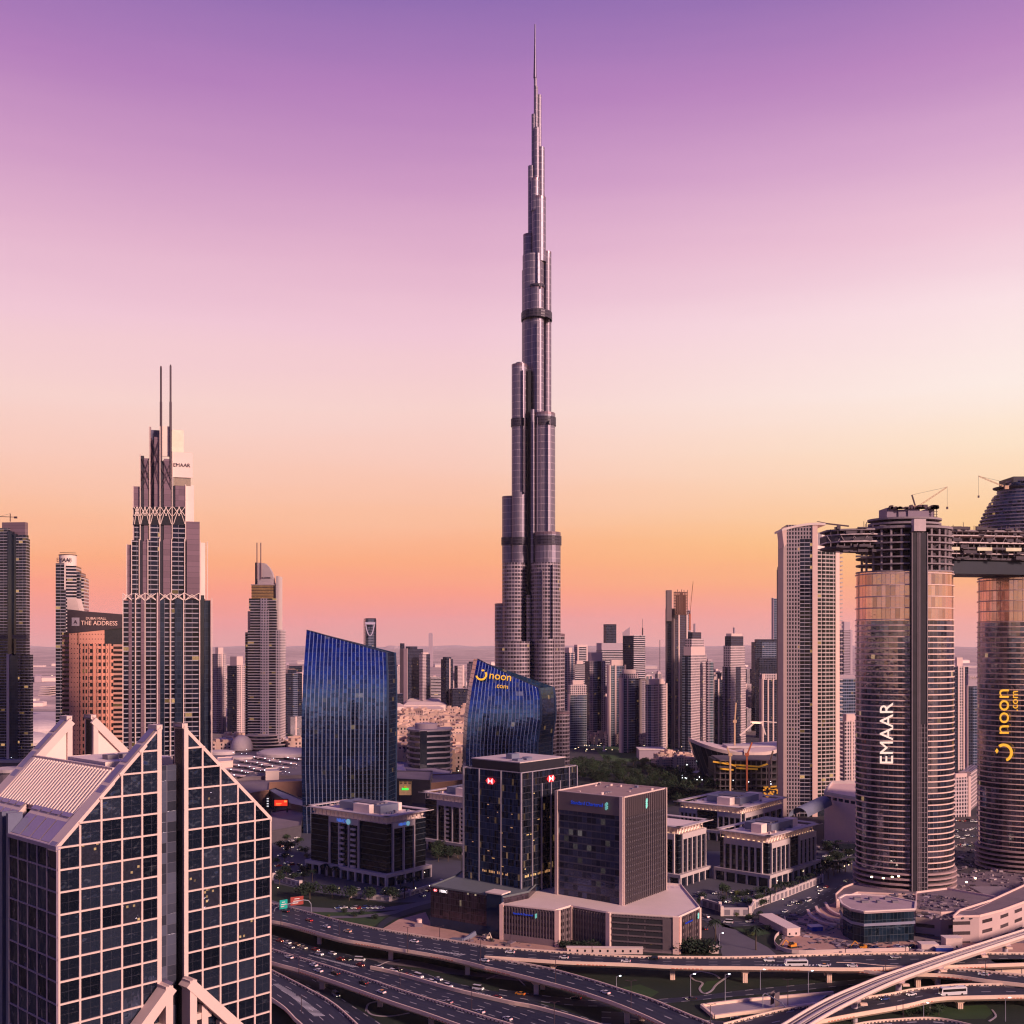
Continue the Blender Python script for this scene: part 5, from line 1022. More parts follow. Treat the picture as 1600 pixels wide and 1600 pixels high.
# its low drum annex and ramp shed
t = thing('drum_annex', 'pale curved podium block between the arched slab tower and the lettered cylinder tower', 'annex', (xp(1325, 930), 930, 0)); m = MB(); 
pts = [(xp(a, y), y) for a, y in ((1288, 915), (1340, 880), (1400, 900), (1400, 980), (1300, 985))]; m.prism(pts, 0, zp(1245, 900)); m.build('wall', PINK, t, True)
m = MB(); [m.bar((*a, zp(1245, 900) + 1.2), (*b, zp(1245, 900) + 1.2), .8, 2.4) for a, b in zip(pts, pts[1:] + pts[:1])]; m.build('parapet', STONE, t, True)
m = MB(); f_ = Face(pts[0], Vector(pts[1]) - Vector(pts[0]), 60); [m.fbox(f_, 3 + k * 7, 8 + k * 7, zp(1245, 900) - 3.6, zp(1245, 900) - 1.2, 0, .1) for k in range(5)]; m.build('window_strip', DARKG, t, True)
m = MB(); a, b = Wp(1247, 1277, 870), Wp(1286, 1258, 905)
for k in range(10):
    p0, p1 = R(18 * k), R(18 * (k + 1)); r_ = 7.5
    m.face([a + Vector((-math.cos(p0) * r_, 0, math.sin(p0) * r_)), b + Vector((-math.cos(p0) * r_, 0, math.sin(p0) * r_)), b + Vector((-math.cos(p1) * r_, 0, math.sin(p1) * r_)), a + Vector((-math.cos(p1) * r_, 0, math.sin(p1) * r_))])
o = m.build('vault_roof', BLUEM, t, True)
m = MB(); m.box(xp(1330, 840) - 10, xp(1420, 840), 838, 846, 8, 12); m.build('ramp_wall', DARKG, t, True)
# ================================================================ cylinder towers and their bridge, right
CYL = facade('panel_glass', (.14, .13, .18), (.10, .115, .19), 2.9, 3.75, .95, .97, lit=.004, gr=.06, gm=.92, gvar=.55, wave=.22, lits=.8, litc=(1, .6, .3), cols=(3, 9, (.62, .52, .50), .85))  # pale mirrored streaks put into the colour of pane columns
SKYGLOWP = facade('sky_glow_glass', (.30, .22, .20), (.62, .42, .38), 2.9, 7.5, .93, .97, lit=0, gr=.14, gm=.88, gvar=.38, wave=.15, cols=(2, 1, (.95, .66, .50), .8))  # upper glass with the orange sky reflection put into its colour
RAW = pbr('raw_concrete', (.10, .08, .10), .85, var=.25); RAWL = pbr('raw_concrete_light', (.27, .22, .25), .8, var=.2)
ring = lambda m, cx, cy, rx, ry, z0, z1, n=44: m.cyl(cx, cy, rx, z0, z1, n, ry=ry, bottom=True)
def cyl_tower(label, x0, x1, Y, gtop, ctop, name='cylinder_tower'):
    r = (xp(x1, Y) - xp(x0, Y)) / 2; cx = xp((x0 + x1) / 2, Y); ry = r * .80; T_ = thing(name, label, 'skyscraper', (cx, Y, 0))
    zg = zp(gtop, Y); zc = zp(ctop, Y); zmid = zg - 32
    m = MB(); m.cyl(cx, Y, r, 16, zmid, 44, ry=ry); m.build('glazing', CYL, T_, True)
    m = MB(); m.cyl(cx, Y, r * .99, zmid, zg, 44, ry=ry * .99); m.build('sky_glow_glazing', SKYGLOWP, T_, True)
    k = 0; z = 18
    while z < zg - 1:
        m = MB(); step = 3.75 if z < zmid else 7.5
        ring(m, cx, Y, r + .4, ry + .4, z, z + (.75 if z < zmid else .6)); m.build('floor_ring', PINK, T_, True); z += step
    m = MB(); m.cyl(cx, Y, r * 1.0, zg * .28, zg * .28 + 5.5, 44, ry=ry); m.build('plant_band', BND, T_, True)
    k = 0                                            # unfinished storeys under the bridge
    z = zg
    while z < zc:
        m = MB(); ring(m, cx, Y, r * 1.0, ry, z, z + .9); m.build('bare_slab', RAWL, T_, True)
        for j in range(14):
            m = MB(); a = math.pi + math.pi * (j + .5) / 14; m.box(cx + r * .93 * math.cos(a) - .6, cx + r * .93 * math.cos(a) + .6, Y + ry * .93 * math.sin(a) - .6, Y + ry * .93 * math.sin(a) + .6, z + .9, z + 4.6); m.build('bare_column', RAWL, T_, True)
        z += 4.6
    m = MB(); m.cyl(cx, Y, r * .62, zg - 3, zc, 20, ry=ry * .62); m.build('core', RAW, T_, True)
    m = MB()                                         # lower open car-park storeys
    for j in range(5): ring(m, cx, Y, r + 2.0, ry + 2.0, 1.0 + j * 3.4, 2.1 + j * 3.4)
    m.build('podium_slabs', pbr('podium_rose', (.42, .29, .30), .75), T_, True); m = MB(); m.cyl(cx, Y, r - 1, 0, 17, 40, ry=ry - 1); m.build('podium_core', VOID, T_, True)
    rr = random.Random(int(x0)); m = MB()
    for j in range(70):
        a = R(rr.uniform(200, 340)); zz = zg + rr.randrange(0, 6) * 4.6 + rr.uniform(1, 3); m.box(cx + r * .9 * math.cos(a), cx + r * .9 * math.cos(a) + rr.uniform(1, 3.4), Y + ry * .9 * math.sin(a), Y + ry * .9 * math.sin(a) + .6, zz, zz + rr.uniform(.6, 2.4))
    m.build('site_clutter', RAW, T_, True)['kind'] = 'stuff'
    return T_, cx, r, ry, zg, zc
TA, cxa, ra_, rya, zga, zca = cyl_tower('oval glass cylinder tower with pink floor rings, white vertical lettering and dark hoist shaft', 1339, 1487, 738, 896, 835)
TB, cxb, rb_, ryb, zgb, zcb = cyl_tower('oval glass cylinder tower at the right edge with yellow vertical lettering', 1531, 1678, 812, 905, 835)
# hoist shaft of the nearer tower
Y = 738 - rya - 2.2; m = MB(); m.box(xp(1424, Y), xp(1450, Y), Y, Y + 6, 0, zp(832, Y)); m.build('hoist_shaft', pbr('shaft_dark', (.018, .015, .028), .6, .2, var=.5), TA, True)
Ysh = Y; m = MB()
for px_ in (1425, 1434, 1437, 1449): m.box(xp(px_, Y) - .25, xp(px_, Y) + .25, Y - .4, Y, 0, zp(832, Y))
m.build('hoist_rail', RAWL, TA, True)
m = MB()
for k in range(34): m.box(xp(1435, Y), xp(1448, Y), Y - .5, Y - .1, 4 + k * 3.2, 4.35 + k * 3.2)
for px_ in (1439, 1444): m.box(xp(px_, Y) - .15, xp(px_, Y) + .15, Y - .5, Y - .1, 4, 112)
m.build('hoist_mesh', RAWL, TA, True)
m = MB(); m.box(xp(1427.5, Y), xp(1446, Y), Y - 1, Y + 4, zp(830, Y), zp(811, Y)); m.build('hoist_head', pbr('hoist_white', (.62, .50, .52), .6), TA, True)
LW = pbr('letter_cream', (.95, .86, .74), .5, var=0, emit=.25, ecol=(1, .9, .78))
text('sign_letters', 'EMAAR', 12.2, LW, TA, (xp(1388, Y), 738 - rya * .93 - 1.6, zp(1147, 711)), (0.0, 0, 1), (-1, 0, 0), ext=.4, sx_=1.02)
text('sign_letters', 'noon', 14.5, YEL, TB, (xp(1568, 785), 812 - ryb * .86 - 1.6, zp(1112, 785)), (0, 0, 1), (-1, 0, 0), ext=.4, sx_=1.1); text('sign_letters', '.com', 7.5, YEL, TB, (xp(1585, 785), 812 - ryb * .92 - 1.8, zp(1095, 785)), (0, 0, 1), (-1, 0, 0), ext=.4)
smile(TB, Vector((xp(1568, 785), 812 - ryb * .88 - 2.5, zp(1176, 785))), (0, 0, 1), (-1, 0, 0), 6.5, YEL)
# crown of the nearer tower
m = MB(); zc0 = zp(830, 738); ring(m, cxa, 738, ra_ * .98, rya, zc0, zc0 + 1.6); m.build('roof_slab', RAWL, TA, True)
m = MB(); 
for z0, k_ in ((zp(822, 738), .75), (zp(815, 738), .76)): ring(m, cxa, 738, ra_ * k_, rya * k_, z0, z0 + 1.3)
m.build('roof_rings', RAWL, TA, True)
m = MB(); m.cyl(cxa, 738, ra_ * .50, zc0, zp(812, 738), 20, ry=rya * .5); m.build('crown_core', pbr('blue_sheeting', (.03, .05, .11), .5), TA, True)
m = MB()
for a, b, t_ in ((1381, 1391, 795), (1391, 1399, 797), (1399, 1413, 798), (1413, 1431, 796), (1431, 1445, 800), (1445, 1455, 796)):
    m.box(xp(a, 735), xp(b, 735), 728 + (a % 3), 745, zp(814, 735), zp(t_, 735))
m.build('core_walls', pbr('core_violet', (.26, .20, .27), .7), TA, True)
m = MB(); rr = random.Random(4)
for k in range(26): a = xp(1380 + rr.random() * 76, 735); z0 = zp(797, 735); m.box(a, a + rr.uniform(1, 4), 726, 730, z0, z0 + rr.uniform(.6, 2.6))
for a in (1452, 1456): m.box(xp(a, 735), xp(a, 735) + .3, 727, 727.4, zp(816, 735), zp(794, 735))
for k in range(5): m.box(xp(1451, 735), xp(1458, 735), 727, 727.4, zp(814 - k * 4, 735), zp(814 - k * 4, 735) + .3)
m.build('formwork', SP, TA, True)
# dome of stacked rings on the far right tower
m = MB(); Yb = 812
for k in range(16):
    t = k / 15; py = 836 - 82 * t; z0 = zp(py, Yb); rx = rb_ * (1.02 - .60 * t ** 1.7); ring(m, cxb, Yb, rx, ryb * rx / rb_, z0, z0 + .9)
m.build('dome_rings', pbr('dome_violet', (.22, .19, .27), .55, .2), TB, True)
m = MB()
for k in range(8): t = k / 8; t2 = (k + 1) / 8; rx = rb_ * (.96 - .58 * t ** 1.7); m.cyl(cxb, Yb, rx, zp(838 - 82 * t, Yb), zp(838 - 82 * t2, Yb), 36, ry=ryb * rx / rb_)
m.build('dome_glazing', facade('dome_glass', (.08, .08, .13), (.03, .04, .09), 3, 4, .8, .85, lit=.01, gr=.15, gm=.5, gvar=.9), TB, True)
m = MB(); m.box(xp(1576, Yb), xp(1640, Yb), Yb - 8, Yb + 16, zp(760, Yb), zp(747, Yb)); ring(m, xp(1600, Yb), Yb, 22, 16, zp(764, Yb), zp(762, Yb)); m.build('dome_core', DARK, TB, True)
# --- sky bridge
q0 = Wp(1420, 860, 726); BR = thing('sky_bridge', 'unfinished dark sky bridge of slabs and trusses joining the two cylinder towers', 'bridge', (q0.x, q0.y, 0))
ctr = [(1288, 726, 0), (1330, 720, 3), (1413, 712, 14), (1500, 738, 14), (1570, 776, 14), (1680, 826, 14)]
def deck_line(k):  # pixel x, distance
    x0, y0 = 1286, 738; x1, y1 = 1680, 822; return x0 + (x1 - x0) * k, y0 + (y1 - y0) * k ** 1.25
def level(name, t0, t1, w, mat, k0=0., k1=1., off=0., wob=0):
    m = MB(); n = 26; rings = []
    for i in range(n + 1):
        k = k0 + (k1 - k0) * i / n; px_, Y = deck_line(k); e = min(1, (k - 0) / .14) ** .5 if k < .14 else 1; hw = w * .8 * (.35 + .65 * e)
        x = xp(px_, Y); a = zp(t0 + 6 * k * 1.0, Y); b = zp(t1 + 6 * k * 1.0, Y)
        if wob: a += math.sin(i * 2.3) * wob; 
        rings.append([(x, Y - hw + off, b), (x, Y + hw + off, b), (x, Y + hw + off, a), (x, Y - hw + off, a)])
    m.loft(rings); return m.build(name, mat, BR, True)
level('bridge_slab', 830, 832.5, 30, RAWL); level('bridge_slab', 838, 839.5, 31, pbr('pale_edge', (.60, .48, .50), .6)); level('bridge_slab', 848.5, 850.5, 31, MATS['pale_edge'])
level('bridge_slab', 856, 859, 29, RAW); level('bridge_slab', 865, 866.5, 28, MATS['pale_edge'], .2, 1); level('bridge_slab', 872, 875, 27, RAW, .2, 1)
level('bridge_core', 832.6, 857, 17, pbr('bridge_dark', (.05, .035, .05), .8), 0.02, .21); level('bridge_core', 832.6, 872, 17, MATS['bridge_dark'], .21, 1)
level('bridge_beam', 840, 848, 28, pbr('truss_dark', (.05, .04, .06), .7), 0, .30)
level('bridge_hull', 876, 896, 24, pbr('hull_blue', (.014, .018, .035), .45, .3, var=.4, scale=.08), .40, 1)
rr = random.Random(9)
for lv, (t0, t1) in enumerate(((830, 838.5), (839.5, 849), (850.5, 856.5), (859, 865.5), (866.5, 873))):
    rest_ = MB()
    for i in range(44):
        m = MB(); k = .01 + .98 * i / 44; px_, Y = deck_line(k); hw = 22.5 * (.35 + .65 * min(1, (k / .14) ** .5)); yy = Y - hw - .2
        if lv > 2 and k < .2: continue
        m.bar((xp(px_, Y), yy, zp(t1 + 6 * k, Y)), (xp(px_, Y) + (0 if lv != 1 else (2.6 if i % 2 else -2.6)), yy, zp(t0 + 6 * k, Y)), .45)
        if i < 20: m.build('bridge_strut', RAWL if lv in (1, 2) else RAW, BR, True)
        else: rest_.v += [] ; off_ = len(rest_.v); rest_.v += m.v; rest_.f += [[a + off_ for a in f_] for f_ in m.f]; rest_.uv += m.uv; rest_.mi += m.mi
    rest_.build('bridge_strut', RAWL if lv in (1, 2) else RAW, BR, True)['kind'] = 'stuff'
m = MB()
for i in range(150):
    k = rr.uniform(.02, .98); px_, Y = deck_line(k); hw = 24 * (.35 + .65 * min(1, (k / .14) ** .5)); t_ = rr.choice((828, 836, 846, 856, 864, 872)) + 6 * k + 2; L = rr.uniform(1.5, 7)
    m.box(xp(px_, Y), xp(px_, Y) + L, Y - hw - .8, Y - hw + .5, zp(t_, Y), zp(t_, Y) + rr.uniform(.5, 2.4))
o = m.build('site_clutter', RAW, BR, True); o['kind'] = 'stuff'
m = MB()
for i in range(40):
    k = rr.uniform(.05, .95); px_, Y = deck_line(k); x = xp(px_, Y); z = zp(829 + 6 * k, Y); m.box(x, x + .3, Y - 20, Y - 19.7, z, z + rr.uniform(2, 5))
m.build('edge_posts', SP, BR, True)
m = MB()
for i in range(5): k = .44 + i * .11; px_, Y = deck_line(k); m.box(xp(px_, Y), xp(px_, Y) + rr.uniform(5, 14), Y - 26.5, Y - 26, zp(862 + 6 * k, Y), zp(857 + 6 * k, Y) )
m.build('lit_panels', pbr('gold_lit', (1, .78, .5), .5, var=.3, emit=.1, ecol=(1, .72, .4)), BR, True)
# cranes
def crane(label, base, elbow, tip, hook, mast_h=8, back=(-4, 7), mat=None, w_=.9):
    c = thing('tower_crane', label, 'crane', base, group='construction cranes'); mat = mat or SP
    b = Vector(base); m = MB(); m.bar(b, b + Vector((0, 0, mast_h)), w_ * 1.3); m.build('mast', mat, c, True)
    j = b + Vector((0, 0, mast_h)); m = MB(); tp = Vector(tip); d = tp - j; n = 10
    m.bar(j + Vector((0, 0, w_ * .5)), tp + Vector((0, 0, w_ * .3)), w_ * .3); m.bar(j - Vector((0, 0, w_ * .5)), tp - Vector((0, 0, w_ * .3)), w_ * .3)
    for k in range(n): m.bar(j + d * k / n + Vector((0, 0, .5 * w_ * (-1) ** k)), j + d * (k + 1) / n - Vector((0, 0, .5 * w_ * (-1) ** k)), w_ * .22)
    m.build('jib', mat, c, True)
    a = j + Vector((back[0], 0, back[1])); m = MB(); m.bar(j, a, w_ * .9); m.build('back_mast', SP, c, True); m = MB(); m.bar(a, tp, .14); m.build('stay_cable', SP, c, True)
    if hook: m = MB(); m.bar(tp, tp - Vector((0, 0, hook)), .12); m.build('cable', SP, c, True); m = MB(); m.box(tp.x - .5, tp.x + .5, tp.y - .5, tp.y + .5, tp.z - hook - 1.6, tp.z - hook); m.build('hook_block', SP, c, True)
    m = MB(); m.box(j.x - 1.6, j.x + 1.2, j.y - 1, j.y + 1, j.z - 1.2, j.z + 1.4); m.build('cab', mat, c, True)
crane('luffing crane reaching up to the right on the lettered cylinder tower', Wp(1431, 797, 730), None, Wp(1480, 761, 730), 13, 1.5, (-2.6, 8.5), pbr('crane_tan', (.62, .40, .25), .6))
crane('luffing crane reaching left off the domed tower at the right edge', Wp(1573, 764, 800), None, Wp(1529, 744, 800), 14, 1.0, (3, 3), MATS['crane_tan'])
crane('red luffing crane on the roofless tower under construction right of centre', Wp(1078, 985, 1690), None, Wp(1083, 909, 1690), 0, 24, (-2, 6), pbr('crane_red', (.50, .12, .05), .6), 1.6)
crane('tiny crane on the thin bare concrete tower touching the arched slab tower', Wp(1221, 890, 1150), None, Wp(1220.5, 879, 1150), 0, 3, (1, 2), MATS['crane_red'], .7)
# ================================================================ dark glass hall with rounded roof, terraces, site buildings (lower right)
T = thing('glass_hall', 'dark teal glass hall with rounded pale roof at the foot of the lettered cylinder tower', 'pavilion', (xp(1370, 620), 620, 0))
def rpoly(pts, z, rad): return [tuple(Gp(a, b, z).xy) for a, b in pts]
zr = 17.5; base = [(1311, 1404 + 0), (1316, 1413), (1330, 1421), (1350, 1425), (1430, 1421), (1431, 1410), (1385, 1401), (1345, 1398), (1320, 1399)]
pr_ = rpoly(base, zr, 0); cxr = sum(p[0] for p in pr_) / len(pr_); cyr = sum(p[1] for p in pr_) / len(pr_)
shr = lambda k: [(cxr + (x - cxr) * k, cyr + (y - cyr) * k) for x, y in pr_]
TEALG = facade('teal_glass', (.05, .07, .10), (.018, .04, .075), 2.2, 4.2, .95, .95, lit=.012, gr=.08, gm=.5, gvar=.5, wave=.3, lits=3, litc=(.9, .95, 1))
m = MB(); m.prism(shr(.97), 0, zr - 1); m.build('glazing', TEALG, T, True); m = MB(); m.prism(pr_, zr - 1, zr, None, True); m.build('roof', pbr('rose_roof', (.46, .34, .36), .8, var=.2, scale=.15), T, True)
m = MB(); [m.bar((*a, zr + .3), (*b, zr + .3), 1.0, .7) for a, b in zip(pr_, pr_[1:] + pr_[:1])]; m.build('roof_rim', CREAM, T, True)
m = MB(); m.prism(shr(1.0), 9.6, 11, None, True); m.build('mid_band', pbr('band_blue', (.26, .26, .36), .5), T, True)
rr = random.Random(2)
for k in range(6): a = Gp(1335 + k * 12, 1406 + (k % 2) * 5, zr); m = MB(); m.box(a.x, a.x + rr.uniform(1.5, 4), a.y, a.y + 3, zr + .01, zr + 1.2); m.build('roof_plant', LOUV, T, True)
# stacked curved terraces behind and beside it
def terrace(label, pts, z0, z1, mat, name='terrace'):
    P_ = [tuple(Gp(a, b, z1).xy) for a, b in pts]; c = thing(name, label, 'terrace', (sum(p[0] for p in P_) / len(P_), sum(p[1] for p in P_) / len(P_), 0))
    m = MB(); m.prism(P_, z0, z1); m.build('wall', mat, c, True); m = MB(); [m.bar((*a, z1 + .6), (*b, z1 + .6), .6, 1.2) for a, b in zip(P_, P_[1:] + P_[:1])]; m.build('parapet', PINK, c, True)
    m = MB(); m.prism([(p[0], p[1]) for p in P_], z1 + .01, z1 + .15); m.build('paving', pbr('site_paving', (.3, .22, .24), .85), c, True); return c
TW = facade('terrace_wall', (.56, .42, .41), (.07, .05, .06), 18, 5.5, .55, .35, lit=.0, gr=.5, wr=.8, v0=1)
terrace('long pink podium with recessed strips, right of the dark teal glass hall', [(1431, 1424), (1470, 1428), (1520, 1425), (1545, 1414), (1560, 1404), (1480, 1390), (1432, 1396)], 0, 13, TW)
terrace('sweeping pink podium wall rising to the right edge behind the viaduct', [(1489, 1434), (1530, 1433), (1565, 1424), (1600, 1411), (1680, 1380), (1680, 1360), (1600, 1385), (1550, 1408), (1500, 1424)], 0, 14, TW)
terrace('curved plinth ringing the foot of the lettered cylinder tower', [(1307, 1408), (1306, 1399), (1318, 1388), (1345, 1378), (1400, 1376), (1460, 1380), (1480, 1390), (1430, 1400), (1340, 1396)], 0, 4.5, pbr('rose_wall', (.48, .33, .32), .8))
for k, (x0, y0) in enumerate(((1262, 1424), (1275, 1419), (1290, 1413))): ribbon('curved_kerb', [(x0, y0), (x0 + 6, y0 + 10), (x0 + 22, y0 + 19), (x0 + 46, y0 + 24)], .3, 1.6, 1.4, PINK, 16, 'kerb', ['outermost', 'middle', 'innermost'][k] + ' of three curved pale kerbs left of the dark teal glass hall', 'curved kerbs')
# site canopy, cabins, shed, vehicles
t = thing('site_canopy', 'flat dark canopy pavilion between the two cylinder towers', 'pavilion', (xp(1565, 690), 690, 0)); m = MB(); m.box(xp(1530, 690), xp(1585, 690), 675, 705, 8, 9.2); m.build('roof', RAWL, t, True); m = MB(); m.box(xp(1536, 690), xp(1580, 690), 680, 700, 0, 8); m.build('walls', VOID, t, True)
t = thing('round_canopy', 'small round canopy on thin columns beside the hoist shaft foot', 'canopy', (*Gp(1463, 1416).xy, 0)); q = t.location; m = MB(); m.cyl(q.x, q.y, 5.8, 7.5, 8.4, 24, bottom=True); m.build('roof', PINK, t, True)
for k in range(6): a = math.pi * 2 * k / 6; m = MB(); m.cyl(q.x + 4.4 * math.cos(a), q.y + 4.4 * math.sin(a), .3, 0, 7.5, 8); m.build('column', PINK, t, True)
def cabin(label, px_, py_, L, W_, h, rz=0., mat=WHITE, name='site_cabin', cat='cabin', win=True):
    q = Gp(px_, py_); t = thing(name, label, cat, q, R(rz)); m = MB(); m.box(0, L, 0, W_, 0, h); m.build('walls', mat, t); m = MB(); m.box(-.3, L + .3, -.3, W_ + .3, h, h + .25); m.build('roof', CREAM, t)
    if win:
        for k in range(max(2, int(L / 4))): m = MB(); m.box(1 + k * L / max(2, int(L / 4)), 2 + k * L / max(2, int(L / 4)), -.05, .02, 1.0, 2.2); m.build('window', DARKG, t)
    return t
cabin('long white roofed site shed in the construction yard beside the curved street', 1230, 1464, 8, 34, 4.5, 14); cabin('long row of pale site cabins behind the level flyover, below the brown annex', 886, 1490, 40, 3, 3, -2)
cabin('pale kiosk with two rows of openings beside the round bush, right of the brown annex', 1108, 1490, 5, 3, 3.6); cabin('white container cabin at the right end of the vehicles by the podium', 1478, 1484, 9, 6, 6, 3); cabin('low white site tent beside the teal glass hall', 1440, 1486, 9, 6, 3.4, 0, WHITE, 'site_tent', 'tent', False)
cabin('blue covered stack in front of the pink podium', 1463, 1488, 9, 4, 2.4, 0, pbr('tarp_blue', (.02, .06, .45), .5), 'tarp_stack', 'tarp', False); cabin('blue covered stack in the construction yard left of the teal hall', 1268, 1456, 7, 5, 2.6, 12, MATS['tarp_blue'], 'tarp_stack', 'tarp', False)
t = thing('site_hoarding', 'white curved hoarding along the construction yard behind the level flyover', 'hoarding', tuple(Gp(1260, 1489))); P = resample([Gp(a, b, 0) for a, b in cat_rom([(1226, 1436), (1228, 1452), (1212, 1466), (1213, 1480), (1240, 1490), (1310, 1489), (1420, 1486)], 5)], 40)
m = MB(); [m.bar((a.x, a.y, 1), (b.x, b.y, 1), .3, 2.0) for a, b in zip(P, P[1:])]; m.build('panel', WHITE, t, True)
t = thing('wall_screen', 'warm lit mural band low on the pink podium behind the viaduct', 'mural', tuple(Gp(1520, 1470))); a, b = Wp(1505, 1462, 640), Wp(1553, 1448, 655); m = MB(); m.bar(a, b, .4, 5); m.build('panel', pbr('mural', (.95, .45, .18), .5, var=.9, scale=.9, emit=.3, ecol=(1, .5, .2)), t, True)
t = thing('wall_screen', 'small blank white lit screen beside the white container cabin', 'screen', tuple(Gp(1497, 1475))); m = MB(); q = Wp(1493, 1463, 625); m.box(q.x, q.x + 2.6, q.y, q.y + .3, q.z - 2, q.z + 3); m.build('panel', pbr('screen_white', (1, 1, 1), .5, var=0, emit=.8, ecol=(.9, 1, .95)), t, True)
# gate house wall of the office park
for lab, pts, z1 in (('cream boundary gatehouse wall with dark bays at the bend of the street', [(1097, 1416), (1125, 1424), (1128, 1431), (1172, 1431), (1178, 1420), (1230, 1401), (1284, 1379)], 5.0), ('cream boundary wall with square piers left of the umbrella trees', [(428, 1375), (470, 1387)], 4.0), ('pale perimeter wall with dark bays behind the round trees', [(548, 1403), (610, 1408), (640, 1400), (690, 1384)], 3.4)):
    P = [Gp(a, b) for a, b in pts]; t = thing('boundary_wall', lab, 'wall', tuple(P[len(P) // 2]))
    m = MB(); [m.bar((a.x, a.y, z1 / 2), (b.x, b.y, z1 / 2), 1.0, z1) for a, b in zip(P, P[1:])]; m.build('wall', STONE, t, True)
    for a, b in zip(P, P[1:]):
        f_ = edge_face(a.xy, b.xy); n_ = max(1, int(f_.L / 5))
        for k in range(n_): u = f_.L * (k + .25) / n_; m = MB(); m.fbox(f_, u, u + f_.L * .6 / n_, .5, z1 - 1.2, .45, .58); m.build('bay_panel', LOUV, t, True)
    for p_ in P: m = MB(); m.box(p_.x - .9, p_.x + .9, p_.y - .9, p_.y + .9, 0, z1 + .9); m.build('pier', CREAM, t, True)
# ================================================================ the district of residential towers and the far plain
def LEG(name, wall, glass, bay, fl, fw, fh, **k): return facade(name, wall, glass, bay, fl, fw, fh, wave=.08, **k)
RW = {
 'W': LEG('res_windows', (.56, .44, .46), (.014, .018, .045), 3.2, 3.6, .56, .62, lit=.015, gm=.3, gvar=.5),
 'w': LEG('res_windows_mauve', (.32, .26, .32), (.012, .016, .04), 3.2, 3.6, .6, .65, lit=.01, gm=.3, gvar=.5),
 'G': LEG('res_blue_glass', (.22, .23, .32), (.022, .048, .11), 3.0, 3.6, .88, .70, lit=.012, gr=.12, gm=.5, gvar=.6),
 'g': LEG('res_green_glass', (.26, .27, .32), (.035, .065, .095), 3.0, 3.6, .88, .62, lit=.012, gr=.14, gm=.4, gvar=.6),
 'D': LEG('res_dark_glass', (.05, .05, .09), (.016, .022, .055), 3.0, 3.6, .9, .8, lit=.006, gr=.12, gm=.5, gvar=.5),
 'B': LEG('res_bands', (.60, .52, .56), (.014, .016, .04), 9, 3.7, 1.0, .62, lit=.02, gm=.3, gvar=.5),
 'P': pbr('pink_pier', (.66, .48, .46), .7, var=.08), 'M': pbr('mauve_pier', (.40, .31, .37), .7, var=.08), 'X': BRN}
SEG = {'W': 'window_bay', 'w': 'window_bay', 'G': 'glass_bay', 'g': 'glass_bay', 'D': 'glass_bay', 'B': 'balcony_bay', 'P': 'pier', 'M': 'pier', 'X': 'pier'}
def wt(ch): return .35 if ch in 'PMX' else 1.0
def resid(label, px, top, Y, th, Rs, Ls, crown=(), name='residential_tower', cat='tower', group='towers of the far district', z0=0., par=None):
    if th < 30: th = 90 - th
    loc, rz, wr, wl = place(*px, Y, th); H = zp(top, Y); T_ = thing(name, label, cat, loc, rz, group); fR, fL = faces_of(wr, wl)
    m = MB(); m.prism([(.1, .1), (wr, .1), (wr, wl), (.1, wl)], z0, H - .5); m.build('core', RW[par or 'w'], T_)
    for f_, L, s_ in ((fR, wr, Rs), (fL, wl, Ls)):
        tot = sum(wt(c) for c in s_); u = 0
        for i, c in enumerate(s_):
            w_ = L * wt(c) / tot; m = MB(); m.fbox(f_, u, u + w_ - .02, z0, H + (1.2 if c in 'PMX' else -.2 if c in 'GgD' else .4), -.5, (.9 if c in 'PMX' else .0 if c in 'GgD' else .35)); m.build(SEG[c], RW[c], T_); u += w_
    z = H
    for (ins, h, c) in crown:
        a, b = wr * ins / 2, wl * ins / 2; m = MB()
        if c == 'o': m.cyl(wr / 2, wl / 2, min(wr, wl) * (1 - ins) / 2, z - .4, z + h, 14); m.build('roof_drum', RW['M'], T_)
        elif c == 'A': m.cyl(wr / 2, wl / 2, .5, z - .4, z + h, 6, r1=.2); m.build('mast', SP, T_)
        elif c == 'T':
            for e in (.06, .82): m.box(wr * e, wr * (e + .12), 0, wl * .12, z, z + h); m.box(0, wr * .12, wl * e, wl * (e + .12), z, z + h)
            m.build('crown_turrets', RW['P'], T_); continue
        else: m.box(a, wr - a, b, wl - b, z - .4, z + h); m.build('crown_block', RW[c], T_)
        z += h
    return T_
rs = resid
rs('slender tower slice hard against the right side of the spire tower', (878, 890, 898), 1020, 1900, 40, 'WGW', 'wGw', ((.4, 9, 'P'),))
rs('white framed tower with dark panes behind the crowned tower beside the spire tower', (897, 902, 918), 1011, 2350, 25, 'PBBP', 'GG', ((.0, 5, 'P'),))
rs('white banded block behind the crowned blue tower right of the spire tower', (894, 897, 917), 1038, 2000, 20, 'BBB', 'D', ((.5, 6, 'P'),))
rs('blue tower with cream perforated crown, leftmost front tower beside the spire tower', (888, 891, 917), 1086, 1730, 15, 'gGGg', 'P', ((.0, 16, 'W'), (.35, 7, 'P')))
rs('twin-shaded tower with dark blue centre stripe, second right of the spire tower', (914, 921, 946), 1033, 1800, 20, 'WGDW', 'D', ((.3, 14, 'P'),))
rs('stepped mauve block far behind with a dark cube on top', (932, 940, 974), 1016, 2450, 20, 'BB', 'w', ((.0, 16, 'M'), (.52, 42, 'D')), name='office_tower')
rs('dark glass tower with white bands and slanting sail far behind', (973, 990, 1008), 993, 2150, 45, 'BB', 'DD', (), name='office_tower')
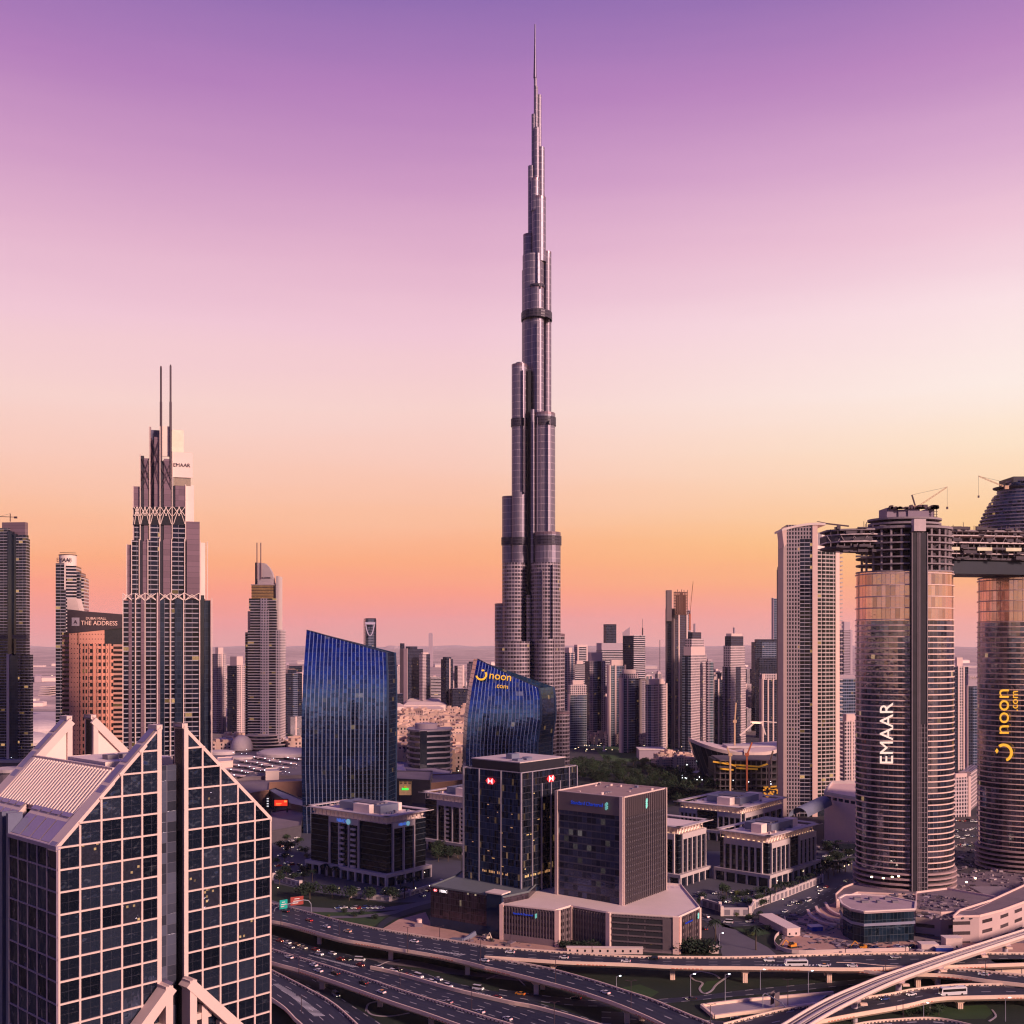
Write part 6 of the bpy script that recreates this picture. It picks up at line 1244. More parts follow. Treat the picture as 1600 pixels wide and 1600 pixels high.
t = thing('roof_sail', 'mauve sail-shaped screen on the far banded glass tower', 'screen', Wp(978, 993, 2165)); m = MB(); a = [Wp(973, 993, 2165), Wp(984, 993, 2165), Wp(984, 980, 2165), Wp(973, 988, 2165)]; m.loft([a, [v + Vector((0, 3, 0)) for v in a]]); m.build('sail', RW['M'], t, True)
t = thing('roof_mast', 'thin antenna mast on the far banded glass tower', 'mast', Wp(1004, 993, 2160)); q = t.location; m = MB(); m.bar(q, q + Vector((0, 0, 15)), 2.2); m.bar(q + Vector((0, 0, 14)), q + Vector((0, 0, 32)), .6); m.build('mast', SP, t, True)
rs('blue striped tower with stepped cream top, third right of the spire tower', (949, 952, 978), 1040, 1750, 18, 'PgPGGP', 'P', ((.3, 9, 'P'),))
rs('blue-green tower with rounded cream crown in the middle of the far row', (968, 972, 998), 1060, 1640, 18, 'PgPgGD', 'P', ((.0, 7, 'W'), (.3, 6, 'P')))
rs('narrow brown tower squeezed beside the blue-green tower with rounded crown', (995, 1000, 1012), 1064, 1900, 25, 'XwX', 'X', ((.2, 4, 'X'),))
rs('pinkish pair of joined towers with ribbed front, left of the tower with red crane', (1009, 1022, 1042), 1070, 1600, 35, 'WPwWP', 'WGW', ((.3, 8, 'P'),))
# roofless tower under construction
t = rs('tall dark roofless tower under construction with red crane', (1040, 1052, 1079), 952, 1700, 30, 'XDPDDPw', 'XDX', (), par='D'); P = PxF(1040, 1690, 0)
for a, b, t_ in ((1042, 1050, 922), (1055, 1066, 924), (1066, 1075, 925)):
    q = P.pt(a, 950); x1 = P.pt(b, 950).x; top_z = zp(t_, q.y); rf = pbr('rust_frame', (.30, .15, .12), .8)
    m = MB()
    if a < 1050: m.box(q.x, x1, q.y + 2, q.y + 14, q.z - 20, top_z)
    else:
        z = q.z - 10
        while z < top_z: m.box(q.x, x1, q.y + 2, q.y + 16, z, z + .9); z += 4.2
        for k in range(4): x = q.x + (x1 - q.x - 1) * k / 3; m.box(x, x + .9, q.y + 2, q.y + 3, q.z - 10, top_z + (k % 2) * 3); m.box(x, x + .9, q.y + 14, q.y + 15, q.z - 10, top_z)
        m.box(q.x + (x1 - q.x) * .3, q.x + (x1 - q.x) * .7, q.y + 6, q.y + 12, q.z - 10, top_z - 5)
    m.build('bare_core', BRN if a < 1050 else rf, None).parent = t
for o in [o for o in t.children if o.name.startswith('bare_core')]:
    from mathutils import Matrix
    o.matrix_parent_inverse = (Matrix.Translation(t.location) @ Matrix.Rotation(t.rotation_euler.z, 4, 'Z')).inverted()
rs('stepped pink tower with round drum on top, in front of the roofless tower', (1066, 1079, 1104), 1024, 1520, 32, 'WWW', 'gDg', ((.12, 12, 'P'), (.25, 11, 'W'), (.45, 9, 'D'), (.75, 12, 'o')))
rs('lower blue-grey wing joined to the stepped drum-topped tower', (1103, 1105, 1115), 1034, 1540, 20, 'wg', 'w', ((.3, 4, 'M'),))
rs('short dark striped tower with cream arches right of the drum-topped tower', (1112, 1116, 1129), 1062, 1760, 25, 'DPD', 'P', ((0, 5, 'T'),))
rs('symmetrical tower with drum lantern and dark centre stripe, right half of the far row', (1129, 1141, 1165), 1042, 1620, 35, 'WDW', 'wDw', ((.06, 31, 'W'), (.2, 14, 'D'), (.3, 4, 'P'), (.72, 9, 'o')))
rs('large dark glass slab with sloping top behind the crowned striped tower', (1174, 1180, 1224), 1003, 2050, 12, 'DGGD', 'D', ((.2, 5, 'D'),), name='office_tower')
rs('deep blue rounded block in front of the large dark glass slab', (1181, 1186, 1220), 1030, 1900, 12, 'DDDD', 'D', ((.1, 3, 'D'),), name='office_tower')
rs('striped tower with cream turret crown left of the arched slab tower', (1187, 1191, 1217), 1062, 1700, 16, 'PDPDPDP', 'P', ((.0, 9, 'T'), (.1, 9, 'W')))
rs('tall pale blue tower sliver behind the arched slab tower', (1206, 1209, 1222), 935, 2300, 20, 'GG', 'M', (), name='office_tower')
rs('thin bare concrete tower under construction touching the arched slab tower', (1214, 1218, 1225), 892, 1150, 30, 'XwX', 'X', ((.1, 4, 'X'),))
rs('mauve stepped tower just right of the arched slab tower', (1312, 1318, 1331), 985, 1480, 30, 'wM', 'w', ((.3, 12, 'M'),))
rs('grid-fronted glass block filling the gap left of the lettered cylinder tower', (1306, 1312, 1342), 1060, 1280, 15, 'GGG', 'M', ((.0, 4, 'M'),))
rs('beige stepped block low in the gap left of the lettered cylinder tower', (1312, 1320, 1345), 1128, 1150, 20, 'WPWP', 'W', ((.3, 8, 'P'),))
rs('striped tower with fin top in the gap between the cylinder towers', (1484, 1490, 1513), 1042, 1420, 20, 'DPWPD', 'P', ((.6, 12, 'P'),))
t = rs('dark tower with pale lettered sign board in the gap between the cylinder towers', (1510, 1513, 1536), 1072, 1380, 10, 'DGD', 'P', ((.0, 15, 'M'),)); text('sign_letters', 'EMAAR', 5, WHITE, t, (9, -.9, zp(1059, 1380)), (1, 0, 0), world=False)
rs('low beige stepped block at the foot of the gap between the cylinder towers', (1484, 1490, 1516), 1216, 1040, 20, 'WWP', 'W', ((.3, 4, 'P'),), cat='building'); rs('pale blank-walled block at the foot of the gap between the cylinder towers', (1498, 1516, 1534), 1208, 1080, 30, 'WW', 'PP', (), cat='building')
rs('pinkish slab tower behind the stepped masted tower', (332, 340, 353), 1022, 2000, 35, 'WPW', 'ww', ((.4, 12, 'P'),)); rs('dark tower with cream edge left of the pale sail tower', (355, 370, 384), 1040, 1950, 35, 'WPW', 'DD', ((.3, 16, 'P'),))
rs('wide dark blue tower cluster right of the pale sail tower', (438, 444, 472), 1052, 2000, 15, 'DDGD', 'D', ((.5, 6, 'D'),)); rs('low dark block with mast between the sail tower and the blue mirror tower', (448, 452, 472), 1040, 2300, 15, 'DD', 'D', ())
# tower with oval portal far away
t = rs('far round-topped glass tower with bright curved portal above the blue mirror tower', (568, 571, 588), 968, 2500, 12, 'DGGD', 'D', ((.05, 3, 'D'),)); m = MB(); P = PxF(568, 2498, 0)
pt_ = [(571 + 14.5 * k / 12, 993 - 21 * abs(1 - 2 * k / 12) ** 2.4) for k in range(13)]
[m.bar(P.pt(*a, 4), P.pt(*b, 4), 1.8) for a, b in zip(pt_, pt_[1:])]; m.bar(P.pt(571, 974, 4), P.pt(586, 974, 4), 5); o = m.build('portal_frame', pbr('portal_white', (.55, .5, .65), .5, var=0), None); o.parent = t; o.matrix_parent_inverse = (Matrix.Translation(t.location) @ Matrix.Rotation(t.rotation_euler.z, 4, 'Z')).inverted()
rs('largest dark tower of the group right of the blue mirror tower, with pink edge slab', (625, 637, 661), 1014, 2700, 32, 'DDD', 'XP', ((.5, 6, 'D'),)); rs('slim cream window tower joined to the largest dark tower', (655, 660, 672), 1022, 2690, 35, 'WD', 'W', ((.3, 4, 'P'),))
rs('dark slab edge rising at the left of the largest dark tower', (625, 627, 632), 1005, 2720, 30, 'D', 'D', ())
rs('narrow dark tower with pale middle line, halfway between the two blue mirror towers', (689, 697, 708), 1030, 2560, 40, 'DPD', 'DD', ((.3, 5, 'D'),)); rs('pale pink slab tower behind the deep blue low block', (710, 715, 725), 1040, 2900, 30, 'Wp'.replace('p', 'P'), 'D', ()); rs('small dark tower left edge of the lettered mirror tower', (730, 735, 745), 1037, 2600, 30, 'D', 'w', ((.3, 5, 'D'),))
rs('deep blue low block right of the narrow dark tower with pale middle line', (703, 707, 736), 1076, 2540, 10, 'DDD', 'D', (), cat='building'); rs('blue low block just right of the blue mirror tower', (612, 614, 630), 1084, 2600, 10, 'DD', 'D', (), cat='building'); rs('white balconied block between the dark towers', (671, 673, 690), 1058, 2750, 12, 'B', 'D', (), cat='building')
t = thing('far_tower', 'single hazy slab tower standing alone on the horizon', 'tower', (xp(673, 7500), 7500, 0)); m = MB(); a = xp(670, 7500); b = xp(676, 7500); m.box(a, b, 7480, 7520, 0, zp(990, 7500)); m.build('body', RW['M'], t, True); m = MB(); m.box(a + 4, b - 4, 7485, 7515, zp(990, 7500), zp(989, 7500)); m.build('roof', RW['M'], t, True)
# lattice mast on the plain
t = thing('radio_mast', 'hair-thin radio mast behind the rows of towers left of the red crane', 'mast', (xp(1031, 2600), 2600, 0)); m = MB(); q = t.location; m.bar(q, (q.x, q.y, zp(1000, 2600)), 1.2); m.build('mast', SP, t, True)
# ---- stacked-slab office, ahead of the old quarter
T = thing('curved_slab_office', 'low office of stacked wavy slabs with pale roof drum, between two blue mirror towers', 'office building', (xp(668, 1330), 1330, 0)); Y0 = 1345
def wavy(k=1., w0=0):
    out = []
    for a, d in ((633, 18), (638, 4), (648, -8), (657, -13), (668, -9), (682, -2), (697, 2), (704, 12), (704, 45), (634, 45)): out.append((xp(668 + (a - 668) * k, Y0), Y0 + d))
    return [tuple(p) for p in out]
zt_ = zp(1140, Y0); n = 9; g_ = MB(); g_.prism(wavy(.95), 0, zt_ - 1); g_.build('glazing', DARKG, T, True)
for k in range(n): z = 3 + (zt_ - 5) * k / (n - 1); m = MB(); m.prism(wavy(1.0), z, z + 2.1, None, True); m.build('wavy_slab', pbr('slab_grey', (.24, .20, .26), .5, .15), T, True)
m = MB(); m.cyl(xp(664, Y0), Y0 + 18, 14, zt_ - 1, zp(1130, Y0 + 18), 24, ry=12); m.build('roof_drum', RW['M'], T, True)
# ---- old quarter: sand coloured low houses
OT = LEG('old_windows', (.66, .47, .41), (.04, .025, .035), 4.2, 4.2, .42, .55, lit=.03, gm=0., gvar=.5, litc=(1, .6, .3)); OTP = pbr('sand_render', (.66, .45, .36), .85, var=.12)
def lowhouse(kind):
    t = thing('sand_house', 'x', 'house'); w_, d_, h_ = ((26, 18, 17), (18, 16, 13), (34, 16, 20), (20, 20, 24))[kind]
    m = MB(); m.box(-w_ / 2, w_ / 2, -d_ / 2, d_ / 2, 0, h_); m.build('walls', OT, t)
    m = MB(); [m.bar((*a, h_ + .6), (*b, h_ + .6), .6, 1.3) for a, b in (((-w_ / 2, -d_ / 2), (w_ / 2, -d_ / 2)), ((w_ / 2, -d_ / 2), (w_ / 2, d_ / 2)), ((-w_ / 2, -d_ / 2), (-w_ / 2, d_ / 2)), ((-w_ / 2, d_ / 2), (w_ / 2, d_ / 2)))]; m.build('parapet', OTP, t)
    m = MB(); m.box(-w_ * .35, -w_ * .12, -d_ * .52, 0, 0, h_ + 4.5); m.build('wind_tower', OTP, t)
    m = MB(); m.box(w_ * .08, w_ * .38, -d_ * .3, d_ * .3, h_, h_ + 3); m.build('roof_room', OTP, t)
    m = MB(); [m.box(-w_ * .46 + k * w_ * .19, -w_ * .46 + k * w_ * .19 + w_ * .1, -d_ / 2 - .12, -d_ / 2 + .05, .2, 4.6) for k in range(5)]; m.build('arcade', VOID, t)
    return t
protoH = [lowhouse(k) for k in range(4)]; usedH = [False] * 4; rr = random.Random(11)
def put_house(k, loc, rz, label, group, s_=1.):
    if not usedH[k]: usedH[k] = True; o = protoH[k]; o.location = loc; o.rotation_euler = (0, 0, rz); o['label'] = label; o['group'] = group; o.scale = (s_,) * 3; return o
    return dup(protoH[k], loc, rz, label, group, s_)
for i in range(132):
    px_ = 616 + (i % 11) * 11.5 + rr.uniform(-4, 4); Y = 1430 + (i // 11) * 82 + rr.uniform(-15, 15); put_house(rr.randrange(4), (xp(px_, Y), Y, 0), rr.uniform(-.5, .5), 'sand coloured low house of the old quarter between the two blue mirror towers', 'old quarter houses', rr.uniform(.9, 1.35))
for i in range(16): px_ = 893 + i * 8.4; Y = 1800 - i * 4 + rr.uniform(-8, 8); put_house(rr.choice((0, 1, 2)), (xp(px_, Y), Y, 0), rr.uniform(-.25, .25), 'cream arcaded low house on the far shore right of the spire tower', 'waterfront houses', .9)
for i in range(16): px_ = 1036 + (i % 8) * 6.0 + rr.uniform(-2, 2); Y = 1420 + (i // 8) * 60 + rr.uniform(-8, 8); put_house(rr.randrange(4), (xp(px_, Y), Y, 0), rr.uniform(-.5, .5), 'beige low house in the cluster left of the boat-shaped hall', 'houses beside the park', .75)
for i in range(14): px_ = (345 + i * 5) if i < 8 else (450 + (i - 8) * 5); Y = 1500 + rr.uniform(0, 120); put_house(rr.randrange(4), (xp(px_, Y), Y, 0), rr.uniform(-.5, .5), 'beige block near the rounded podium of the pale sail tower', 'blocks by the sail tower', 1.2)
PRO = [resid('x', (800, 808, 818), 1003 - 0, 2000, 35, 'WGW', 'wD', ((.3, 7, 'P'),), 'background_tower'), resid('x', (800, 803, 818), 1003, 2000, 60, 'PgPGP', 'w', ((.2, 5, 'P'), (.5, 6, 'M')), 'background_tower'), resid('x', (800, 809, 816), 1003, 2000, 45, 'BB', 'DD', ((.5, 5, 'M'),), 'background_tower'),
       resid('x', (800, 812, 830), 1060, 2000, 40, 'WWPWW', 'wwM', ((.6, 5, 'P'),), 'midrise_block'), resid('x', (800, 806, 814), 1003, 2000, 55, 'MwM', 'D', ((.1, 5, 'w'), (.7, 9, 'o')), 'background_tower'), resid('x', (800, 806, 836), 1075, 2000, 65, 'BPBPB', 'G', (), 'midrise_block')]
uP = [0] * 6
def back_tower(k, x, y, s_, label, group):
    sc_ = (s_[0], s_[0], s_[1])
    if not uP[k]: uP[k] = 1; o = PRO[k]; o.location = (x, y, 0); o.scale = sc_; o['label'] = label; o['group'] = group; return
    dup(PRO[k], (x, y, 0), R(90 - rr.uniform(25, 65)), label, group, sc_)
for i in range(170):
    z_ = i % 8
    if z_ < 5: px_ = rr.uniform(888, 1222)
    elif z_ == 5: px_ = rr.uniform(888, 1222) if i % 16 < 8 else rr.uniform(612, 738)
    elif z_ == 6: px_ = rr.choice((rr.uniform(1486, 1530), rr.uniform(1310, 1340)))
    else: px_ = rr.choice((rr.uniform(334, 384), rr.uniform(440, 470)))
    Y = rr.uniform(1900, 3000) if px_ > 750 or px_ < 600 else rr.uniform(2900, 3600); k = rr.choice((0, 1, 2, 3, 3, 3, 4, 5, 5, 5)); back_tower(k, xp(px_, Y), Y, (rr.uniform(.8, 1.25), rr.uniform(.25, .62) if k not in (3, 5) else rr.uniform(.4, 1.0)), 'small ' + ('block' if k in (3, 5) else 'tower') + ' in the crowded gaps behind the nearer towers', 'background towers')
# the rest of the avenue, behind the eye: it shows in the mirror glass
for i in range(26): x = -760 + i * 42 + rr.uniform(-12, 12); y = rr.uniform(-620, -240) if x > -500 else rr.uniform(-500, 100); back_tower(rr.choice((0, 1, 2, 4)), x, y, (rr.uniform(.9, 1.5), rr.uniform(.5, 1.0)), 'tower of the avenue behind the viewpoint, seen only mirrored in the glass facades', 'avenue towers behind the viewpoint')
for i in range(60): y = rr.uniform(-420, 130); x = rr.uniform(230 + max(0, y), 1100); back_tower(rr.choice((3, 5)), x, y, (rr.uniform(.8, 1.3), rr.uniform(.3, .7)), 'low block behind the viewpoint on the right, seen only mirrored in the glass facades', 'avenue blocks behind the viewpoint')
# far plain: scattered sheds
def shed(kind):
    t = thing('plain_shed', 'x', 'shed'); w_, d_, h_, mt = ((70, 50, 12, CREAM), (110, 40, 10, ROOFM), (40, 40, 22, RW['M']))[kind]; m = MB(); m.box(-w_ / 2, w_ / 2, -d_ / 2, d_ / 2, 0, h_); m.build('walls', mt, t)
    m = MB(); m.loft([[(-w_ / 2 - 1, -d_ / 2 - 1, h_), (w_ / 2 + 1, -d_ / 2 - 1, h_), (w_ / 2 + 1, d_ / 2 + 1, h_), (-w_ / 2 - 1, d_ / 2 + 1, h_)], [(-w_ / 2 + 6, -d_ / 8, h_ + 4), (w_ / 2 - 6, -d_ / 8, h_ + 4), (w_ / 2 - 6, d_ / 8, h_ + 4), (-w_ / 2 + 6, d_ / 8, h_ + 4)]]); m.build('roof', WHITE if kind == 0 else mt, t); return t
ps = [shed(k) for k in range(3)]; us = [0] * 3
for i in range(190):
    Y = 2500 + 6500 * rr.random() ** 1.6; px_ = rr.uniform(-10, 1610); k = rr.randrange(3); loc = (xp(px_, Y), Y, 0)
    if k == 2 and rr.random() < .5: k = 0
    s_ = (rr.uniform(.6, 1.6), rr.uniform(.6, 1.4), rr.uniform(.6, 1.8))
    if not us[k]: us[k] = 1; ps[k].location = loc; ps[k].scale = s_; o = ps[k]
    else: o = dup(ps[k], loc, rr.uniform(-.5, .5), scale=s_)
    o['label'] = 'small pale low building far out on the hazy desert plain'; o['group'] = 'sheds on the desert plain'
# stadium-like white arches out on the plain
t = thing('arched_hall', 'row of white arched roofs far out on the plain above the old quarter', 'hall', (xp(711, 4600), 4600, 0))
for k in range(5):
    x = xp(701 + k * 5, 4600); m = MB(); prev = None
    for j in range(9):
        a = math.pi * j / 8; q = Vector((x + 9 * math.cos(a) * .6 + j * 2, 4600 + 55 * math.cos(a), 26 * math.sin(a)))
        if prev is not None: m.bar(prev, q, 9, 2)
        prev = q
    m.build('arch_roof', WHITE, t, True)
t = thing('arched_hall', 'white ribbed grandstand roof left of the slim drum tower', 'hall', (xp(68, 2050), 2050, 0))
for k in range(5):
    m = MB(); a = [Wp(59 + k * .4, 1087 - k * 3.4, 2050), Wp(78, 1087 - k * 3.4, 2050), Wp(78, 1085.6 - k * 3.4, 2050), Wp(60 + k * 1.6, 1085.6 - k * 3.4, 2050)]; m.loft([a, [v + Vector((0, 60, 0)) for v in a]]); m.build('roof_rib', WHITE, t, True)
# ================================================================ shopping mall roofs
def blob(px_, py_, rx, z, k=.5, n=40): q = Gp(px_, py_, z); r_ = rx * q.y / F; return q, r_, r_ * k
MALLR = pbr('mall_roof', (.58, .48, .49), .8, scale=.03, var=.2); MALLD = pbr('mall_wall', (.20, .16, .19), .8, scale=.05, var=.25); MALLB = pbr('mall_brown', (.36, .20, .15), .8, scale=.05, var=.15)
def mall_disc(label, px_, py_, rx, z, ky=.7, dome=0, th=3.5, mat=MALLR, name='mall_roof_disc', cat='roof'):
    q, r_, _ = blob(px_, py_, rx, z); t = thing(name, label, cat, (q.x, q.y, 0), group='mall roofs'); ry = r_ * ky * 1.9
    m = MB(); m.cyl(q.x, q.y, r_, z - th, z, 40, ry=ry, bottom=True); m.build('roof_plate', mat, t, True)
    m = MB(); m.cyl(q.x, q.y, r_ * .9, 0, z - th, 32, ry=ry * .9); m.build('drum_wall', MALLD, t, True)
    if dome:
        m = MB(); rings = []
        for j in range(7): a = math.pi / 2 * j / 6.3; rings.append([(q.x + r_ * .96 * math.cos(a) * math.cos(b), q.y + ry * .96 * math.cos(a) * math.sin(b), z + dome * math.sin(a)) for b in [2 * math.pi * i / 32 for i in range(32)]])
        m.loft(rings); m.build('shallow_dome', mat, t, True, smooth=True)
mall_disc('largest pale oval roof, partly behind the blue mirror tower', 448, 1175, 46, 24, .55, 5); mall_disc('lens-shaped pale roof right below the rounded hotel podium', 425, 1154, 35, 26, .5, 2); mall_disc('lens-shaped pale roof left below the rounded hotel podium', 365, 1154, 27, 26, .4, 2)
mall_disc('ribbed pale dome roof between the oval mall roofs', 378, 1167, 17, 24, .7, 16); mall_disc('small pale oval roof at the right edge of the stepped masted tower', 345, 1174, 22, 22, .45, 2); mall_disc('long pale roof strip above the rows of car-park canopies', 378, 1182, 26, 21, .3, 0)
mall_disc('pale flared roof directly under the rounded hotel podium', 395, 1146, 32, 24, .3, 0)
mall_disc('big pale dome roof at the left edge above the gabled tower', 22, 1158, 60, 24, .6, 14); mall_disc('long pale vaulted roof beside the rear gable post', 62, 1140, 40, 26, .6, 16); mall_disc('flat pale roof at the far left under the domes', 20, 1184, 46, 20, .4, 0); mall_disc('pale roof disc low at the far left edge', 30, 1200, 40, 18, .4, 0)
def blockp(label, pts, z, mat, name='mall_block', cat='mall', rm=None, group='mall blocks', extra=None):
    P_ = [tuple(Gp(a, b, z).xy) for a, b in pts]; t = thing(name, label, cat, (sum(p[0] for p in P_) / len(P_), sum(p[1] for p in P_) / len(P_), 0), group=group)
    m = MB(); m.prism(P_, 0, z); m.build('walls', mat, t, True); m = MB(); m.prism(P_, z + .01, z + .4); m.build('roof', rm or MALLR, t, True)
    m = MB(); [m.bar((*a, z + .8), (*b, z + .8), .7, 1.2) for a, b in zip(P_, P_[1:] + P_[:1])]; m.build('parapet', mat, t, True); return t, P_
blockp('dark fenced parking block at the far left behind the domes', [(-20, 1134), (100, 1128), (100, 1112), (-20, 1112)], 24, pbr('dark_wall', (.07, .06, .08), .7, var=.3))
blockp('large mall block with dark roof under the car-park canopies', [(300, 1228), (372, 1216), (480, 1212), (480, 1168), (300, 1172)], 18, MALLD, rm=pbr('mall_deck', (.13, .11, .15), .8, scale=.04, var=.35))
tb, Pb = blockp('brown ribbed mall front wall right of the gable slope', [(350, 1240), (385, 1242), (420, 1236), (421, 1224), (480, 1222), (480, 1208), (350, 1212)], 15, MALLB, rm=MALLD)
f_ = edge_face(Pb[0], Pb[1]); 
for k in range(10): m = MB(); m.fbox(f_, f_.L * k / 10, f_.L * k / 10 + 1, 0, 13, 0, 1); m.build('rib', MALLB, tb, True)
blockp('small cream plant house among the car-park canopies', [(415, 1207), (436, 1206), (436, 1201), (415, 1202)], 24, CREAM); blockp('pink low plant house left of the canopies', [(340, 1192), (364, 1190), (364, 1184), (340, 1185)], 25, PINK)
for i in range(9):
    y = 1181 + (i // 2) * 6.5; x0 = 386 + (i % 2) * 44 - (i // 2) * 12; t = thing('parking_canopy', 'long thin pale parking canopy among the parallel rows on the mall roof', 'canopy', tuple(Gp(x0, y, 21).xy) + (18,), group='parking canopies'); a, b = Gp(x0, y, 21), Gp(x0 + 42, y + 5.5, 21); m = MB(); m.bar((a.x, a.y, 21), (b.x, b.y, 21), 7, .5); m.build('canopy', WHITE, t, True)
    for k in range(5): q = a.lerp(b, (k + .5) / 5); m = MB(); m.bar((q.x, q.y, 18), (q.x, q.y, 21), .4); m.build('post', SP, t, True); m = MB(); m.box(q.x - .35, q.x + .35, q.y - 4, q.y - 3.5, 21.2, 21.7); m.build('lamp', LAMPW, t, True) if (i + k) % 2 else None
t, _ = blockp('long dark sloping station shed with grey roof behind the red screen', [(420, 1236), (430, 1233), (476, 1252), (476, 1262), (455, 1258)], 14, MATS['dark_wall'], 'station_shed', 'station', BLUEM, None)
blockp('dark mall entrance block with lit brick panel right of the blue mirror tower', [(612, 1218), (672, 1221), (676, 1206), (612, 1206)], 22, MATS['dark_wall'], rm=MALLD); blockp('brown curved mall front behind the half hidden office block', [(668, 1226), (705, 1222), (735, 1219), (735, 1209), (668, 1212)], 15, MALLB, rm=MALLD)
blockp('grey sloping roof stretching behind the dark mall entrance', [(610, 1205), (700, 1214), (706, 1206), (640, 1192), (610, 1190)], 12, MALLD, rm=pbr('violet_roof', (.30, .25, .33), .7)); blockp('cream pyramid-like block right edge of the blue mirror tower', [(610, 1204), (634, 1206), (630, 1196), (610, 1194)], 16, CREAM, rm=CREAM)
blockp('dark link block under the station shed', [(424, 1300), (470, 1292), (476, 1262), (424, 1270)], 9, MATS['dark_wall'], rm=MALLD)
def panel(name, label, cat, x0, x1, y0, y1, Y, mat, extra=None):
    t = thing(name, label, cat, (xp((x0 + x1) / 2, Y), Y, 0)); a = Wp(x0, y1, Y); b = Wp(x1, y0, Y); m = MB(); m.box(a.x, b.x, Y, Y + .8, a.z, b.z); m.build('screen_face', mat, t, True)
    m = MB(); [m.bar(p, q, .9, .9) for p, q in ((Vector((a.x, Y, a.z)), Vector((b.x, Y, a.z))), (Vector((a.x, Y, b.z)), Vector((b.x, Y, b.z))), (Vector((a.x, Y, a.z)), Vector((a.x, Y, b.z))), (Vector((b.x, Y, a.z)), Vector((b.x, Y, b.z))))]; m.bar((a.x + 1, Y + 1, 0), (a.x + 1, Y + 1, b.z), 1); m.bar((b.x - 1, Y + 1, 0), (b.x - 1, Y + 1, b.z), 1); m.build('frame', DARK, t, True); return t, a, b
t, a, b = panel('video_screen', 'glowing red billboard screen right of the gable slope', 'screen', 428, 450, 1249, 1260, 1010, pbr('screen_red', (.9, .06, .03), .4, var=0, emit=.85, ecol=(1, .05, .02)))
m = MB(); m.box(a.x + 2, a.x + 7, 1009.5, 1009.8, a.z + 2.4, a.z + 3.0); m.box(a.x + 2, a.x + 6, 1009.5, 1009.8, a.z + 1.2, a.z + 1.7); m.box(b.x - 3.5, b.x - 1, 1009.5, 1009.8, b.z - 2.6, b.z - 1); m.build('screen_lines', pbr('screen_orange', (1, .4, .1), .4, var=0, emit=.8), t, True)
t, a, b = panel('video_screen', 'tall black and white banner left of the red billboard', 'screen', 416, 421, 1246, 1262, 1012, VOID); m = MB(); [m.box(a.x + .6, b.x - .6, 1011.4, 1011.7, a.z + 1 + k * 2.3, a.z + 1.9 + k * 2.3) for k in range(4)]; m.build('screen_lines', WHL, t, True)
t, a, b = panel('brick_panel', 'tan brick panel with small glowing green sign right of the blue mirror tower', 'sign', 623, 644, 1220, 1243, 1030, pbr('tan_brick', (.72, .40, .24), .7, var=.4, scale=.5, emit=.10, ecol=(1, .5, .25)))
m = MB(); m.box(a.x + 3, b.x - 3.4, 1029.3, 1029.7, a.z + 5.2, a.z + 7); m.build('green_sign', pbr('sign_green', (.05, .9, .1), .4, var=0, emit=1, ecol=(.05, 1, .1)), t, True); m = MB(); m.cyl(0, 0, 1.2, 0, .3, 12); o = m.build('yellow_mark', YEL, t); o.location = (0, -.8, a.z + 8); o.rotation_euler = (R(90), 0, 0)
m = MB(); [m.box(a.x + 1 + 4 * (k % 3), a.x + 3.4 + 4 * (k % 3), 1029.3, 1029.8, b.z - 1.4 - 1.5 * (k // 3) * 1.0, b.z - .8 - 1.5 * (k // 3)) for k in range(6)]; m.build('brick_slots', VOID, t, True)
# ================================================================ boat-shaped hall, building pit, park
T = thing('opera_hall', 'boat-shaped dark glass hall with white upswept roof behind the yellow formwork', 'hall', (xp(1150, 1350), 1350, 0)); Yo = 1350
n = 26; top_, mid_, bot_ = [], [], []
for side in (0, 1):
    for i in range(n + 1):
        s_ = i / n if side == 0 else 1 - i / n; px_ = 1077 + (1232 - 1077) * s_; w_ = (math.sin(math.pi * min(1, s_ * .92 + .02)) ** .6) * 46; y = Yo + (-w_ if side == 0 else w_)
        zr_ = zp(1170 - 17 * (abs(s_ - .55) / .55) ** 2.2, Yo); top_.append((xp(px_, Yo), y, zr_)); mid_.append((xp(px_, Yo), y, zr_ - 4)); k = .80; pb = 1077 + 20 + (1232 - 1077 - 30) * s_; bot_.append((xp(pb, Yo), Yo + (y - Yo) * .72, 0))
m = MB(); m.loft([mid_, top_]); m.build('roof_plate', WHITE, T, True); m = MB(); m.loft([bot_, [(a, b, c - .05) for a, b, c in mid_]], cap=False); m.build('glass_hull', facade('hull_glass', (.07, .06, .09), (.04, .05, .10), 6, 60, .85, 1.0, lit=0, gr=.15, gm=.4), T, True)
m = MB(); m.box(xp(1132, Yo), xp(1205, Yo), Yo - 18, Yo + 14, top_[8][2], top_[8][2] + 3.0); m.build('upper_roof', MALLR, T, True); m = MB(); m.box(xp(1150, Yo), xp(1158, Yo), Yo - 47, Yo - 40, 20, top_[8][2] + 2); m.build('roof_tower', WHITE, T, True)
T = thing('building_pit', 'dark concrete frame with glowing orange formwork ring below the boat-shaped hall', 'construction site', (xp(1160, 1240), 1240, 0)); Yq = 1240
for k in range(5): m = MB(); m.box(xp(1112 + k * 3, Yq), xp(1222, Yq), Yq - 4, Yq + 50, 3 + k * 7.2, 4.2 + k * 7.2); m.build('floor_slab', RAW, T, True)
m = MB(); [m.box(xp(1116 + k * 8, Yq), xp(1116 + k * 8, Yq) + 1.2, Yq - 3, Yq - 1.8, 0, 33) for k in range(13)]; m.build('columns', RAW, T, True); m = MB(); m.box(xp(1118, Yq), xp(1220, Yq), Yq + 6, Yq + 46, 0, 32); m.build('inner_mass', VOID, T, True)
